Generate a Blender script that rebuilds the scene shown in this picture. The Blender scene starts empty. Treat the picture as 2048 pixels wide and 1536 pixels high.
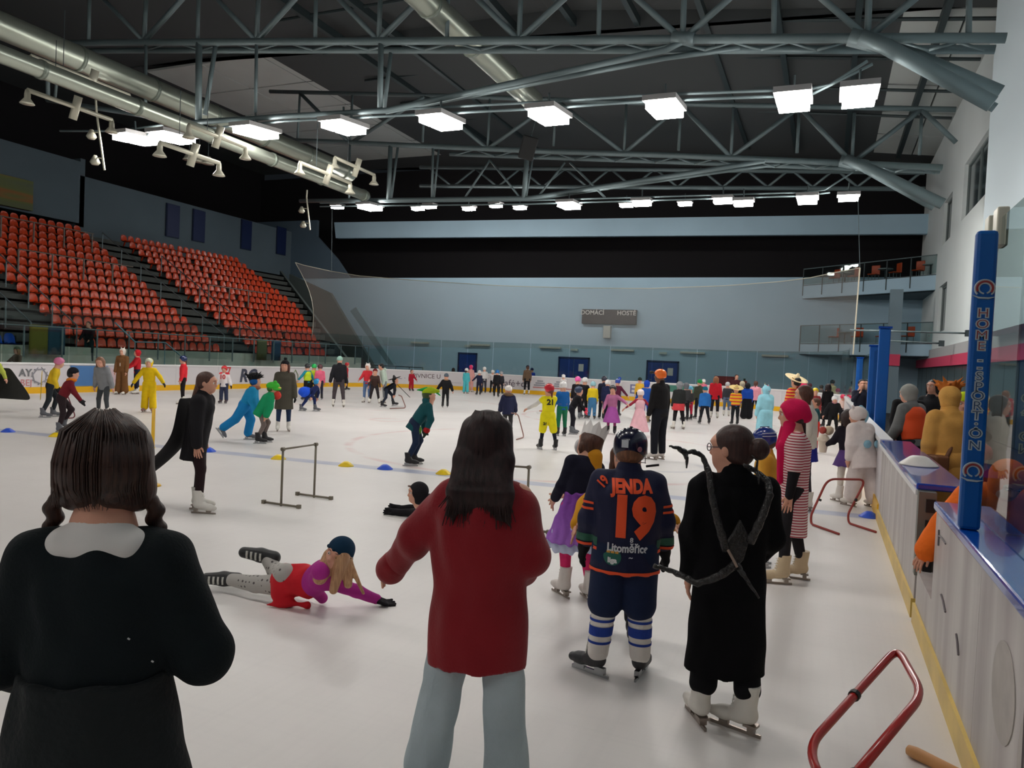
import bpy, bmesh, math, random
import numpy as np
from mathutils import Vector, Matrix
from mathutils.bvhtree import BVHTree
random.seed(7)
SC = bpy.context.scene
COL = SC.collection
# ---------------------------------------------------------------- camera
F = 1500.0; CAMH = 1.85; ROLL = 0.045
PIT = math.atan((768 - 722) / F); YAW = math.atan((1650 - 1024) / F)
_fh = np.array([-math.sin(YAW), math.cos(YAW), 0]); _r0 = np.array([math.cos(YAW), math.sin(YAW), 0])
FW = _fh * math.cos(PIT) + np.array([0, 0, -1]) * math.sin(PIT)
_u0 = np.cross(_r0, FW)
XC = math.cos(ROLL) * _r0 + math.sin(ROLL) * _u0
YC = -math.sin(ROLL) * _r0 + math.cos(ROLL) * _u0
CP = np.array([0, 0, CAMH])
cam = bpy.data.cameras.new('camera'); co = bpy.data.objects.new('camera', cam); COL.objects.link(co)
cam.sensor_width = 36.0; cam.sensor_fit = 'HORIZONTAL'; cam.lens = F / 2048 * 36; cam.clip_start = .05; cam.clip_end = 300
m = Matrix.Identity(4)
for i in range(3):
    m[i][0] = XC[i]; m[i][1] = YC[i]; m[i][2] = -FW[i]; m[i][3] = CP[i]
co.matrix_world = m
SC.camera = co
# surveying helpers: a viewing direction met with the ice (G), a cross plane (PY) or a long plane (PX)
def ray(x, y): return FW * F + XC * (x - 1024) - YC * (y - 768)
def G(x, y, z=0.0): d = ray(x, y); return CP + d * (z - CAMH) / d[2]
def PY(x, y, Y): d = ray(x, y); return CP + d * Y / d[1]
def PX(x, y, X): d = ray(x, y); return CP + d * X / d[0]
def depth(p): return float((np.array(p) - CP) @ FW)
def PD(x, y, dep): d = ray(x, y); return CP + d * dep / F
# ---------------------------------------------------------------- world and exposure
w = bpy.data.worlds.new('world'); SC.world = w; w.use_nodes = True
w.node_tree.nodes['Background'].inputs[0].default_value = (.5, .6, .7, 1)
w.node_tree.nodes['Background'].inputs[1].default_value = .012
SC.view_settings.view_transform = 'Standard'; SC.view_settings.look = 'None'
SC.view_settings.gamma = 1; SC.view_settings.use_curve_mapping = False
SC.view_settings.exposure = 0.0
LAMP = 43.0          # radiance of the floodlight lenses
SC.cycles.use_denoising = True
SC.cycles.max_bounces = 7; SC.cycles.diffuse_bounces = 4; SC.cycles.transparent_max_bounces = 24
SC.cycles.sample_clamp_indirect = 6
# ---------------------------------------------------------------- materials
_M = {}
def lin(c):
    return tuple(((v / 255) / 12.92 if v / 255 <= .04045 else ((v / 255 + .055) / 1.055) ** 2.4) for v in c)
def mat(name, col, rough=.6, metal=0., bump=0., bscale=20., var=0., vscale=4., spec=.5, coat=0., kind=None, col2=None, freq=0., axis='z', duty=.5, sheen=0.):
    """kind: stripes | dots | streaks | gradient; colours are sRGB 0-255"""
    key = (name, tuple(col))
    if key in _M: return _M[key]
    mt = bpy.data.materials.new(name); mt.use_nodes = True; nt = mt.node_tree; N = nt.nodes; L = nt.links
    b = N['Principled BSDF']; b.inputs['Roughness'].default_value = rough; b.inputs['Metallic'].default_value = metal
    b.inputs['Specular IOR Level'].default_value = spec; b.inputs['Coat Weight'].default_value = coat
    if sheen: b.inputs['Sheen Weight'].default_value = sheen
    c = lin(col) + (1,); b.inputs['Base Color'].default_value = c
    tc = N.new('ShaderNodeTexCoord'); src = None
    if kind in ('stripes', 'streaks', 'gradient', 'dots'):
        c2 = lin(col2) + (1,); mx = N.new('ShaderNodeMix'); mx.data_type = 'RGBA'
        mx.inputs[6].default_value = c; mx.inputs[7].default_value = c2
        if kind == 'dots':
            v = N.new('ShaderNodeTexVoronoi'); v.inputs['Scale'].default_value = freq; v.inputs['Randomness'].default_value = .35
            L.new(tc.outputs['Object'], v.inputs['Vector']); lt = N.new('ShaderNodeMath'); lt.operation = 'LESS_THAN'; lt.inputs[1].default_value = duty
            L.new(v.outputs['Distance'], lt.inputs[0]); L.new(lt.outputs[0], mx.inputs[0])
        elif kind == 'streaks':
            mp = N.new('ShaderNodeMapping'); mp.inputs['Scale'].default_value = (freq, freq, freq * .06)
            n = N.new('ShaderNodeTexNoise'); n.inputs['Scale'].default_value = 1; n.inputs['Detail'].default_value = 3
            L.new(tc.outputs['Object'], mp.inputs[0]); L.new(mp.outputs[0], n.inputs['Vector'])
            r = N.new('ShaderNodeMapRange'); r.inputs[1].default_value = .38; r.inputs[2].default_value = .68
            L.new(n.outputs[0], r.inputs[0]); L.new(r.outputs[0], mx.inputs[0])
            bp = N.new('ShaderNodeBump'); bp.inputs['Strength'].default_value = .5; bp.inputs['Distance'].default_value = .004
            L.new(n.outputs[0], bp.inputs['Height']); L.new(bp.outputs[0], b.inputs['Normal']); bump = 0
        else:
            s = N.new('ShaderNodeSeparateXYZ'); L.new(tc.outputs['Object'], s.inputs[0])
            o = s.outputs['xyz'.index(axis)]
            if kind == 'stripes':
                a = N.new('ShaderNodeMath'); a.operation = 'MULTIPLY'; a.inputs[1].default_value = freq; L.new(o, a.inputs[0])
                f = N.new('ShaderNodeMath'); f.operation = 'FRACT'; L.new(a.outputs[0], f.inputs[0])
                lt = N.new('ShaderNodeMath'); lt.operation = 'LESS_THAN'; lt.inputs[1].default_value = duty
                L.new(f.outputs[0], lt.inputs[0]); L.new(lt.outputs[0], mx.inputs[0])
            else:
                r = N.new('ShaderNodeMapRange'); r.inputs[1].default_value = freq; r.inputs[2].default_value = duty
                L.new(o, r.inputs[0]); L.new(r.outputs[0], mx.inputs[0])
        src = mx.outputs[2]
    if var:
        n = N.new('ShaderNodeTexNoise'); n.inputs['Scale'].default_value = vscale; n.inputs['Detail'].default_value = 4
        L.new(tc.outputs['Object'], n.inputs['Vector'])
        r = N.new('ShaderNodeMapRange'); r.inputs[1].default_value = .3; r.inputs[2].default_value = .7; r.inputs[3].default_value = 1 - var; r.inputs[4].default_value = 1 + var * .5
        L.new(n.outputs[0], r.inputs[0])
        mx = N.new('ShaderNodeMix'); mx.data_type = 'RGBA'; mx.blend_type = 'MULTIPLY'; mx.inputs[0].default_value = 1
        if src: L.new(src, mx.inputs[6])
        else: mx.inputs[6].default_value = c
        cc = N.new('ShaderNodeCombineColor')
        for i in range(3): L.new(r.outputs[0], cc.inputs[i])
        L.new(cc.outputs[0], mx.inputs[7]); src = mx.outputs[2]
    if src: L.new(src, b.inputs['Base Color'])
    if bump:
        n = N.new('ShaderNodeTexNoise'); n.inputs['Scale'].default_value = bscale; n.inputs['Detail'].default_value = 3
        L.new(tc.outputs['Object'], n.inputs['Vector']); bp = N.new('ShaderNodeBump'); bp.inputs['Strength'].default_value = bump; bp.inputs['Distance'].default_value = .02
        L.new(n.outputs[0], bp.inputs['Height']); L.new(bp.outputs[0], b.inputs['Normal'])
    _M[key] = mt
    return mt
def emis(name, col, st):
    mt = bpy.data.materials.new(name); mt.use_nodes = True; b = mt.node_tree.nodes['Principled BSDF']
    b.inputs['Base Color'].default_value = (.8, .8, .8, 1); b.inputs['Emission Color'].default_value = lin(col) + (1,); b.inputs['Emission Strength'].default_value = st
    return mt
def thin(name, tint, gloss=.06, alpha=0., diff=(200, 200, 200), rough=.02, fres=True, ior=1.5):
    """clear sheet or net: transparent with a mirror share (grazing angles more) and a diffuse share"""
    mt = bpy.data.materials.new(name); mt.use_nodes = True; nt = mt.node_tree; N = nt.nodes; L = nt.links
    N.remove(N['Principled BSDF']); out = N['Material Output']
    t = N.new('ShaderNodeBsdfTransparent'); t.inputs[0].default_value = lin(tint) + (1,)
    s = t.outputs[0]
    if alpha:
        d = N.new('ShaderNodeBsdfDiffuse'); d.inputs[0].default_value = lin(diff) + (1,)
        tr = N.new('ShaderNodeBsdfTranslucent'); tr.inputs[0].default_value = lin(diff) + (1,)
        m2 = N.new('ShaderNodeMixShader'); m2.inputs[0].default_value = .5; L.new(d.outputs[0], m2.inputs[1]); L.new(tr.outputs[0], m2.inputs[2])
        mx = N.new('ShaderNodeMixShader'); mx.inputs[0].default_value = alpha; L.new(s, mx.inputs[1]); L.new(m2.outputs[0], mx.inputs[2]); s = mx.outputs[0]
    if gloss:
        g = N.new('ShaderNodeBsdfGlossy'); g.inputs['Roughness'].default_value = rough
        mx = N.new('ShaderNodeMixShader')
        if fres:
            fr = N.new('ShaderNodeFresnel'); fr.inputs[0].default_value = ior; ge = N.new('ShaderNodeNewGeometry'); mu_ = N.new('ShaderNodeMath'); mu_.operation = 'SUBTRACT'; mu_.use_clamp = True
            L.new(fr.outputs[0], mu_.inputs[0]); L.new(ge.outputs['Backfacing'], mu_.inputs[1]); L.new(mu_.outputs[0], mx.inputs[0])
        else: mx.inputs[0].default_value = gloss
        L.new(s, mx.inputs[1]); L.new(g.outputs[0], mx.inputs[2]); s = mx.outputs[0]
    L.new(s, out.inputs['Surface'])
    return mt
# ---------------------------------------------------------------- mesh helpers
class MB:
    """collects boxes, bars and tubes, then links them as one mesh object"""
    def __init__(s): s.v = []; s.f = []
    def add(s, vs, fs):
        o = len(s.v); s.v += [tuple(map(float, v)) for v in vs]; s.f += [tuple(i + o for i in f) for f in fs]; return s
    def box(s, lo, hi):
        x0, y0, z0 = lo; x1, y1, z1 = hi
        return s.add([(x0, y0, z0), (x1, y0, z0), (x1, y1, z0), (x0, y1, z0), (x0, y0, z1), (x1, y0, z1), (x1, y1, z1), (x0, y1, z1)],
                     [(0, 3, 2, 1), (4, 5, 6, 7), (0, 1, 5, 4), (1, 2, 6, 5), (2, 3, 7, 6), (3, 0, 4, 7)])
    def obox(s, c, half, R):
        c = np.array(c); R = np.array(R)
        vs = [c + R @ (np.array(q) * half) for q in ((-1, -1, -1), (1, -1, -1), (1, 1, -1), (-1, 1, -1), (-1, -1, 1), (1, -1, 1), (1, 1, 1), (-1, 1, 1))]
        return s.add(vs, [(0, 3, 2, 1), (4, 5, 6, 7), (0, 1, 5, 4), (1, 2, 6, 5), (2, 3, 7, 6), (3, 0, 4, 7)])
    def tube(s, pts, r, n=8, closed=False):
        pts = [np.array(p, float) for p in pts]; k = len(pts); rs = r if isinstance(r, (list, tuple)) else [r] * k
        vs = []; up = None
        for i, p in enumerate(pts):
            if closed: t = pts[(i + 1) % k] - pts[i - 1]
            else: t = pts[min(i + 1, k - 1)] - pts[max(i - 1, 0)]
            t /= np.linalg.norm(t) + 1e-9
            if up is None:
                a = np.array([0, 0, 1.]) if abs(t[2]) < .9 else np.array([1., 0, 0]); u = np.cross(a, t)
            else: u = up - t * (up @ t)
            u /= np.linalg.norm(u) + 1e-9; up = u; v = np.cross(t, u)
            for j in range(n):
                a = 2 * math.pi * j / n; vs.append(p + rs[i] * (u * math.cos(a) + v * math.sin(a)))
        fs = []
        for i in range(k if closed else k - 1):
            i2 = (i + 1) % k
            for j in range(n): fs.append((i * n + j, i * n + (j + 1) % n, i2 * n + (j + 1) % n, i2 * n + j))
        if not closed: fs += [tuple(range(n))[::-1], tuple((k - 1) * n + j for j in range(n))]
        return s.add(vs, fs)
    def lathe(s, prof, n=20, c=(0, 0, 0), R=None):
        vs = []; c = np.array(c, float); R = np.eye(3) if R is None else np.array(R)
        for r, z in prof:
            for j in range(n):
                a = 2 * math.pi * j / n; vs.append(c + R @ np.array([r * math.cos(a), r * math.sin(a), z]))
        fs = []
        for i in range(len(prof) - 1):
            for j in range(n): fs.append((i * n + j, i * n + (j + 1) % n, (i + 1) * n + (j + 1) % n, (i + 1) * n + j))
        fs += [tuple(range(n))[::-1], tuple((len(prof) - 1) * n + j for j in range(n))]
        return s.add(vs, fs)
    def prism(s, poly, n):
        """closed polygon (3-D points) pushed along vector n"""
        k = len(poly); n = np.array(n, float); a = [np.array(p, float) for p in poly]
        return s.add(a + [p + n for p in a], [tuple(range(k))[::-1], tuple(range(k, 2 * k))] + [(i, (i + 1) % k, k + (i + 1) % k, k + i) for i in range(k)])
    def sheet(s, grid):
        """thin quad sheet from a grid of points"""
        nr = len(grid); nc = len(grid[0])
        return s.add([p for r in grid for p in r], [(i * nc + j, i * nc + j + 1, (i + 1) * nc + j + 1, (i + 1) * nc + j) for i in range(nr - 1) for j in range(nc - 1)])
    def mesh(s, name, m, smooth=False):
        me = bpy.data.meshes.new(name); me.from_pydata(s.v, [], s.f); me.materials.append(m)
        if smooth: me.polygons.foreach_set('use_smooth', [True] * len(me.polygons))
        me.update(); return me
    def build(s, name, m, parent=None, smooth=False, bev=0, solid=0):
        o = bpy.data.objects.new(name, s.mesh(name, m, smooth)); COL.objects.link(o); o.parent = parent
        if solid: md = o.modifiers.new('solid', 'SOLIDIFY'); md.thickness = solid; md.offset = 0
        if bev: md = o.modifiers.new('bev', 'BEVEL'); md.width = bev; md.segments = 2; md.limit_method = 'ANGLE'
        return o
def tag(o, label=None, cat=None, group=None, kind=None):
    if label: o['label'] = label
    if cat: o['category'] = cat
    if group: o['group'] = group
    if kind: o['kind'] = kind
    return o
def empty(name, loc=(0, 0, 0), rz=0.):
    o = bpy.data.objects.new(name, None); COL.objects.link(o); o.location = tuple(map(float, loc)); o.rotation_euler = (0, 0, rz); o.empty_display_size = .1; return o
def struct(o): o['kind'] = 'structure'; return o
def text_geo(s, size, bold=0., align='CENTER', shear=0., sx=1.):
    cu = bpy.data.curves.new('t', 'FONT'); cu.body = s; cu.size = size; cu.align_x = align; cu.align_y = 'CENTER'; cu.offset = bold; cu.shear = shear; cu.resolution_u = 3
    o = bpy.data.objects.new('t', cu); COL.objects.link(o); dg = bpy.context.evaluated_depsgraph_get(); dg.update()
    me = bpy.data.meshes.new_from_object(o.evaluated_get(dg)); bpy.data.objects.remove(o); bpy.data.curves.remove(cu)
    for v in me.vertices: v.co.x *= sx
    return me
def text_flat(s, size, M4, m, parent, name='lettering', bold=0., shear=0., sx=1., align='CENTER'):
    me = text_geo(s, size, bold, align, shear, sx); me.transform(M4); me.materials.clear(); me.materials.append(m)
    o = bpy.data.objects.new(name, me); COL.objects.link(o); o.parent = parent; return o
def M4(loc, xd, yd):
    xd = Vector(xd).normalized(); yd = Vector(yd).normalized(); z = xd.cross(yd); M = Matrix.Identity(4)
    for i in range(3): M[i][0] = xd[i]; M[i][1] = yd[i]; M[i][2] = z[i]; M[i][3] = loc[i]
    return M
def nth(i):
    w_ = ['first', 'second', 'third', 'fourth', 'fifth', 'sixth', 'seventh', 'eighth', 'ninth', 'tenth', 'eleventh', 'twelfth']
    return w_[i] if i < 12 else '%d%s' % (i + 1, {1: 'st', 2: 'nd', 3: 'rd'}.get((i + 1) % 10 if (i + 1) // 10 != 1 else 0, 'th'))
# ================================================================ the arena
STEEL = mat('painted steel', (112, 128, 132), .45, .3); STEEL_D = mat('dark painted steel', (58, 70, 73), .5, .3)
WALLB = mat('light blue wall paint', (176, 207, 226), .7, var=.05, vscale=.4)
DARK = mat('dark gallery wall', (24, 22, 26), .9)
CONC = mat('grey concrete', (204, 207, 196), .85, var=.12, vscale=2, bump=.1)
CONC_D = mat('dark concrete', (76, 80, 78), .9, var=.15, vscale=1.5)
# --- ice
def ice():
    mt = bpy.data.materials.new('ice'); mt.use_nodes = True; nt = mt.node_tree; N = nt.nodes; L = nt.links; b = N['Principled BSDF']
    b.inputs['Roughness'].default_value = .33; b.inputs['Specular IOR Level'].default_value = .35
    tc = N.new('ShaderNodeTexCoord')
    def math_(op, a, c=None):
        n = N.new('ShaderNodeMath'); n.operation = op
        for i, v in enumerate((a, c)):
            if v is None: continue
            if isinstance(v, (int, float)): n.inputs[i].default_value = v
            else: L.new(v, n.inputs[i])
        return n.outputs[0]
    def noise(sc, det, vec, dist=0.):
        n = N.new('ShaderNodeTexNoise'); n.inputs['Scale'].default_value = sc; n.inputs['Detail'].default_value = det; n.inputs['Distortion'].default_value = dist; L.new(vec, n.inputs['Vector']); return n.outputs[0]
    def mapr(v, a, c, d, e):
        n = N.new('ShaderNodeMapRange'); L.new(v, n.inputs[0])
        for i, k in enumerate((a, c, d, e)): n.inputs[i + 1].default_value = k
        return n.outputs[0]
    def mix(f, a, c):
        n = N.new('ShaderNodeMix'); n.data_type = 'RGBA'
        if isinstance(f, float): n.inputs[0].default_value = f
        else: L.new(f, n.inputs[0])
        for i, v in ((6, a), (7, c)):
            if isinstance(v, tuple): n.inputs[i].default_value = lin(v) + (1,)
            else: L.new(v, n.inputs[i])
        return n.outputs[2]
    O = tc.outputs['Object']
    sp = N.new('ShaderNodeSeparateXYZ'); L.new(O, sp.inputs[0]); X, Y = sp.outputs[0], sp.outputs[1]
    base = mix(mapr(noise(.35, 5, O), .35, .65, 0, 1), (232, 228, 225), (222, 218, 215))
    # scratched snow
    for sx, sy, k in ((26, .5, .1), (.6, 28, .09)):
        mp = N.new('ShaderNodeMapping'); mp.inputs['Scale'].default_value = (sx, sy, 1); mp.inputs['Rotation'].default_value = (0, 0, .5); L.new(O, mp.inputs[0])
        base = mix(mapr(noise(1, 4, mp.outputs[0], .4), .5, .85, 0, k), base, (190, 188, 190))
    wob = noise(1.4, 3, O)
    # blue line, red end line, faint circles
    d = math_('ABSOLUTE', math_('SUBTRACT', math_('SUBTRACT', Y, 10.93), math_('MULTIPLY', X, .068)))
    base = mix(math_('MULTIPLY', mapr(d, .13, .2, 1, 0), mapr(wob, .3, .6, .3, .62)), base, (120, 140, 185))
    d = math_('ABSOLUTE', math_('SUBTRACT', Y, 36.4)); base = mix(math_('MULTIPLY', mapr(d, .05, .1, 1, 0), .4), base, (200, 120, 120))
    for cx, cy, r, c in ((-5.2, 15.2, 4.4, (205, 140, 140)), (-15.5, 25.5, 4.4, (215, 150, 140)), (-5.6, 26, 4.4, (205, 140, 140)), (-2.9, 14.2, .9, (170, 172, 185)), (-11.5, 18.5, .5, (210, 130, 130))):
        rr = math_('SQRT', math_('ADD', math_('POWER', math_('SUBTRACT', X, cx), 2.), math_('POWER', math_('SUBTRACT', Y, cy), 2.)))
        d = math_('ABSOLUTE', math_('SUBTRACT', rr, r)); base = mix(math_('MULTIPLY', mapr(d, .04, .12, 1, 0), mapr(wob, .35, .6, 0, .4)), base, c)
    L.new(base, b.inputs['Base Color'])
    bp = N.new('ShaderNodeBump'); bp.inputs['Strength'].default_value = .1; bp.inputs['Distance'].default_value = .01
    L.new(noise(5, 3, O), bp.inputs['Height']); L.new(bp.outputs[0], b.inputs['Normal'])
    L.new(mapr(noise(2.5, 4, O), .3, .7, .34, .42), b.inputs['Roughness'])
    return mt
def rink_outline(off=0., n=8):
    """points of the inner board face, far half of the rink: left side, two rounded corners, right side"""
    R = 7.0; x0, x1, y1 = -25 - off, .72 + off, 40 + off; R += off; pts = [(x0, 2.0)]
    pts += [(x0 + R - R * math.cos(a), y1 - R + R * math.sin(a)) for a in np.linspace(0, math.pi / 2, n)]
    pts += [(x1 - R + R * math.sin(a), y1 - R + R * math.cos(a)) for a in np.linspace(0, math.pi / 2, n)]
    pts += [(x1, 10.75)]
    return pts
o = MB(); o.box((-25.6, -14, -.1), (.72, 40.6, 0)); struct(o.build('floor', ice()))
RUB = mat('black rubber flooring', (38, 38, 42), .9, var=.1)
o = MB(); o.box((.72, -14, -.12), (8, 52, -.01)).box((-48, 40.6, -.12), (.72, 52, -.01)).box((-48, -14, -.12), (-25.6, 40.6, -.01)); struct(o.build('floor', RUB))
# --- end wall with the open dark gallery
wl = []
def wallbox(name, lo, hi, m): o = MB().box(lo, hi).build(name, m); return struct(o)
wallbox('wall_end', (-48, 50, 0), (6, 50.4, 7.85), WALLB)
o = MB(); o.prism([(-36.6, 49.6, 12.2), (6, 49.6, 11.45), (6, 49.6, 10.3), (-36.4, 49.6, 10.95)], (0, .4, 0)).build('wall_end', WALLB)
for q in bpy.data.objects:
    if q.name.startswith('wall_end'): q['kind'] = 'structure'
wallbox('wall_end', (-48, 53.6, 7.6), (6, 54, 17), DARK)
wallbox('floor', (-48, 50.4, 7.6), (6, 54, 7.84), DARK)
o = MB().prism([(-48, 49.9, 7.8), (-35.2, 49.9, 7.85), (-36.5, 49.9, 9.4), (-38.5, 49.9, 11.2), (-38.5, 49.9, 12.5), (-48, 49.9, 12.5)], (0, .3, 0)).build('wall_end', mat('dim blue-grey wall', (92, 112, 128), .8)); struct(o)
# doors of the end wall
BLUE = mat('blue painted steel door', (22, 62, 138), .45)
def door(n, xa, xb, sign):
    r = empty('door_%d' % n, ((xa + xb) / 2, 50, 0)); struct(r); w_ = (xb - xa) / 2
    fr = MB(); fr.box((-w_ - .08, -.1, 0), (-w_, 0, 2.3)).box((w_, -.1, 0), (w_ + .08, 0, 2.3)).box((-w_ - .08, -.1, 2.22), (w_ + .08, 0, 2.32)); fr.build('door_frame', mat('dark door frame', (30, 50, 90), .5), r)
    k = 2 if w_ > .8 else 1
    for i in range(k):
        a = -w_ + i * 2 * w_ / k; MB().box((a + .02, -.07, .02), (a + 2 * w_ / k - .02, -.01, 2.2)).build('door_leaf', BLUE, r, bev=.01)
        MB().box((a + .15, -.12, 1.0), (a + .3, -.07, 1.05)).build('door_handle', STEEL, r)
    if sign: MB().box((.35 * w_, -.085, 1.35), (.35 * w_ + .36, -.071, 1.85)).build('paper_notice', mat('white paper', (215, 215, 210), .7), r)
    MB().box((-.25, -.12, 2.75), (.25, 0, 2.9)).build('exit_light', mat('pale lamp cover', (190, 200, 195), .4), r)
door(1, -25.2, -23.8, 0); door(2, -17.3, -15.2, 1); door(3, -11.05, -9.05, 1)
# strip lamps on the wall
for i, x in enumerate((840, 960, 1100, 1245, 1385, 1550)):
    p = PY(x, 690 + (x - 960) * .037, 49.9); r = MB(); r.box((p[0] - .8, 49.82, p[2] - .07), (p[0] + .8, 49.98, p[2] + .07)); o = r.build('wall_strip_lamp', mat('unlit lamp cover', (205, 205, 195), .4), bev=.02)
    tag(o, 'pale strip lamp on the blue end wall, %s from the stand' % nth(i), 'wall lamp', 'strip lamps on the end wall')
# red cabinet, hydrant
p = PY(1448, 768, 49.6); r = MB().box((p[0] - .6, 49.5, 0), (p[0] + .6, 49.98, p[2] + .5)).build('fire_cabinet', mat('dark red cabinet', (130, 36, 42), .5)); tag(r, 'dark red fire cabinet standing against the blue end wall', 'cabinet')
MB().box((p[0] - .55, 49.46, .1), (p[0] + .55, 49.5, p[2] + .4)).build('cabinet_door', mat('red door', (142, 40, 46), .45), r)
p = PY(1488, 770, 49.6); r = MB().tube([(p[0], 49.7, 0), (p[0], 49.7, 1.25)], .17, 12).build('fire_extinguisher', mat('extinguisher red', (150, 36, 40), .4), smooth=True); tag(r, 'small red extinguisher beside the red cabinet', 'extinguisher')
MB().tube([(p[0], 49.7, 1.25), (p[0], 49.7, 1.4)], .07, 8).build('valve', STEEL_D, r)
# scoreboard
a = PY(1163, 620, 49.6); b_ = PY(1271, 647, 49.6); zc = (a[2] + b_[2]) / 2; hw = (b_[0] - a[0]) / 2
sb = MB().box((-hw, -.12, -.5), (hw, .12, .5)).build('scoreboard', mat('scoreboard black', (42, 42, 46), .4), bev=.02); sb.location = ((a[0] + b_[0]) / 2, 49.875, zc); tag(sb, 'dark wide scoreboard with DOMÁCÍ and HOSTÉ on the end wall', 'scoreboard')
MB().box((-hw + .06, -.135, -.44), (hw - .06, -.12, .44)).build('screen', mat('unlit display', (58, 56, 60), .25), sb)
WT = mat('white lettering', (225, 225, 222), .6)
text_flat('DOMÁCÍ', .42, M4((-hw + .75, -.15, .26), (1, 0, 0), (0, 0, 1)), WT, sb, bold=.006); text_flat('HOSTÉ', .42, M4((hw - .68, -.15, .26), (1, 0, 0), (0, 0, 1)), WT, sb, bold=.006)
p = PY(1214, 664, 49.7); r = MB().box((p[0] - .25, 49.6, p[2] - .42), (p[0] + .25, 50, p[2] + .42)).build('control_box', mat('pale box', (190, 196, 190), .5), bev=.02); tag(r, 'small pale box mounted under the scoreboard', 'box')
# --- right wall, piers and windows
WHITE = mat('white wall plaster', (238, 246, 246), .75, var=.03, vscale=.5)
GLD = mat('dark window glass', (52, 66, 70), .12)
CREAM = mat('cream metal reflector', (206, 204, 186), .35, .3)
wr = MB()
def wpoly(Y0, Y1, z0, z1, X=5.0): wr.box((X, Y0, z0), (X + .35, Y1, z1))
for q in ((31, 52, 3.3, 4.2), (31, 52, 11.1, 14.5), (43, 52, 4.2, 11.1), (26, 31.6, 3.3, 14.5), (37.2, 40.3, 4.2, 11.1), (31.6, 37.2, 4.2, 8.7), (40.3, 43, 6.5, 8.55), (40.3, 43, 10.7, 11.1)): wpoly(*q)
struct(wr.build('wall_right', WHITE))
struct(MB().box((4.3, -14, 3.3), (5.3, 27.5, 15.5)).build('wall_right', mat('cool white wall', (216, 232, 240), .75)))
for i, (y0, y1, z0, z1) in enumerate(((31.6, 37.2, 8.7, 11.1), (40.3, 43, 8.55, 10.7), (40.3, 43, 4.2, 6.5))):
    r = empty('window_%d' % (i + 1), (5.2, (y0 + y1) / 2, z0)); struct(r); hy = (y1 - y0) / 2; hz = z1 - z0
    f = MB(); f.box((-.05, -hy, 0), (.05, -hy + .1, hz)).box((-.05, hy - .1, 0), (.05, hy, hz)).box((-.05, -hy, 0), (.05, hy, .1)).box((-.05, -hy, hz - .1), (.05, hy, hz)).box((-.05, -.04, 0), (.05, .04, hz)); f.build('window_frame', mat('grey window frame', (120, 130, 130), .5), r)
    MB().box((.0, -hy, 0), (.03, hy, hz)).build('window_pane', GLD, r)
# lower storey of the right wall: pink band over dark shopfront
PINK = mat('pink facade band', (226, 66, 104), .5); PINKL = mat('light facade band', (196, 196, 196), .5)
struct(MB().box((4.9, -14, 2.95), (5.3, 52, 3.4)).build('trim_1', PINKL)); struct(MB().box((4.86, -14, 2.5), (5.3, 52, 2.95)).build('trim_2', PINK))
struct(MB().box((5.0, -14, 0), (5.3, 52, 2.5)).build('wall_right', mat('dark shopfront', (58, 64, 66), .5, var=.2, vscale=.7)))
sf = empty('shopfront_glazing', (4.96, 20, 0)); tag(sf, 'row of dark grey glazed panels below the pink band', 'glazing')
for i in range(25): MB().box((0, -18 + i * 1.9, .05), (.03, -18 + i * 1.9 + 1.8, 2.45)).build('glazing_panel', mat('grey glazing', (74, 84, 84), .15), sf)
# handrails fixed on the wall
for i, (xa, ya, xb, yb, Y) in enumerate(((1700, 660, 1950, 667, 33), (1770, 681, 1886, 687, 36))):
    a = PY(xa, ya, Y); b_ = PY(xb, yb, Y); b_[0] = min(b_[0], 4.95); o = MB().tube([a, b_], .035, 8).build('cable_rail', STEEL, smooth=True); tag(o, ['long thin steel rail reaching the white side wall', 'short steel rail below the long one by the side wall'][i], 'rail')
    MB().box((b_[0] - .15, Y - .12, b_[2] - .12), (b_[0] + .04, Y + .12, b_[2] + .12)).build('bracket', STEEL_D, o)
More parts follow.
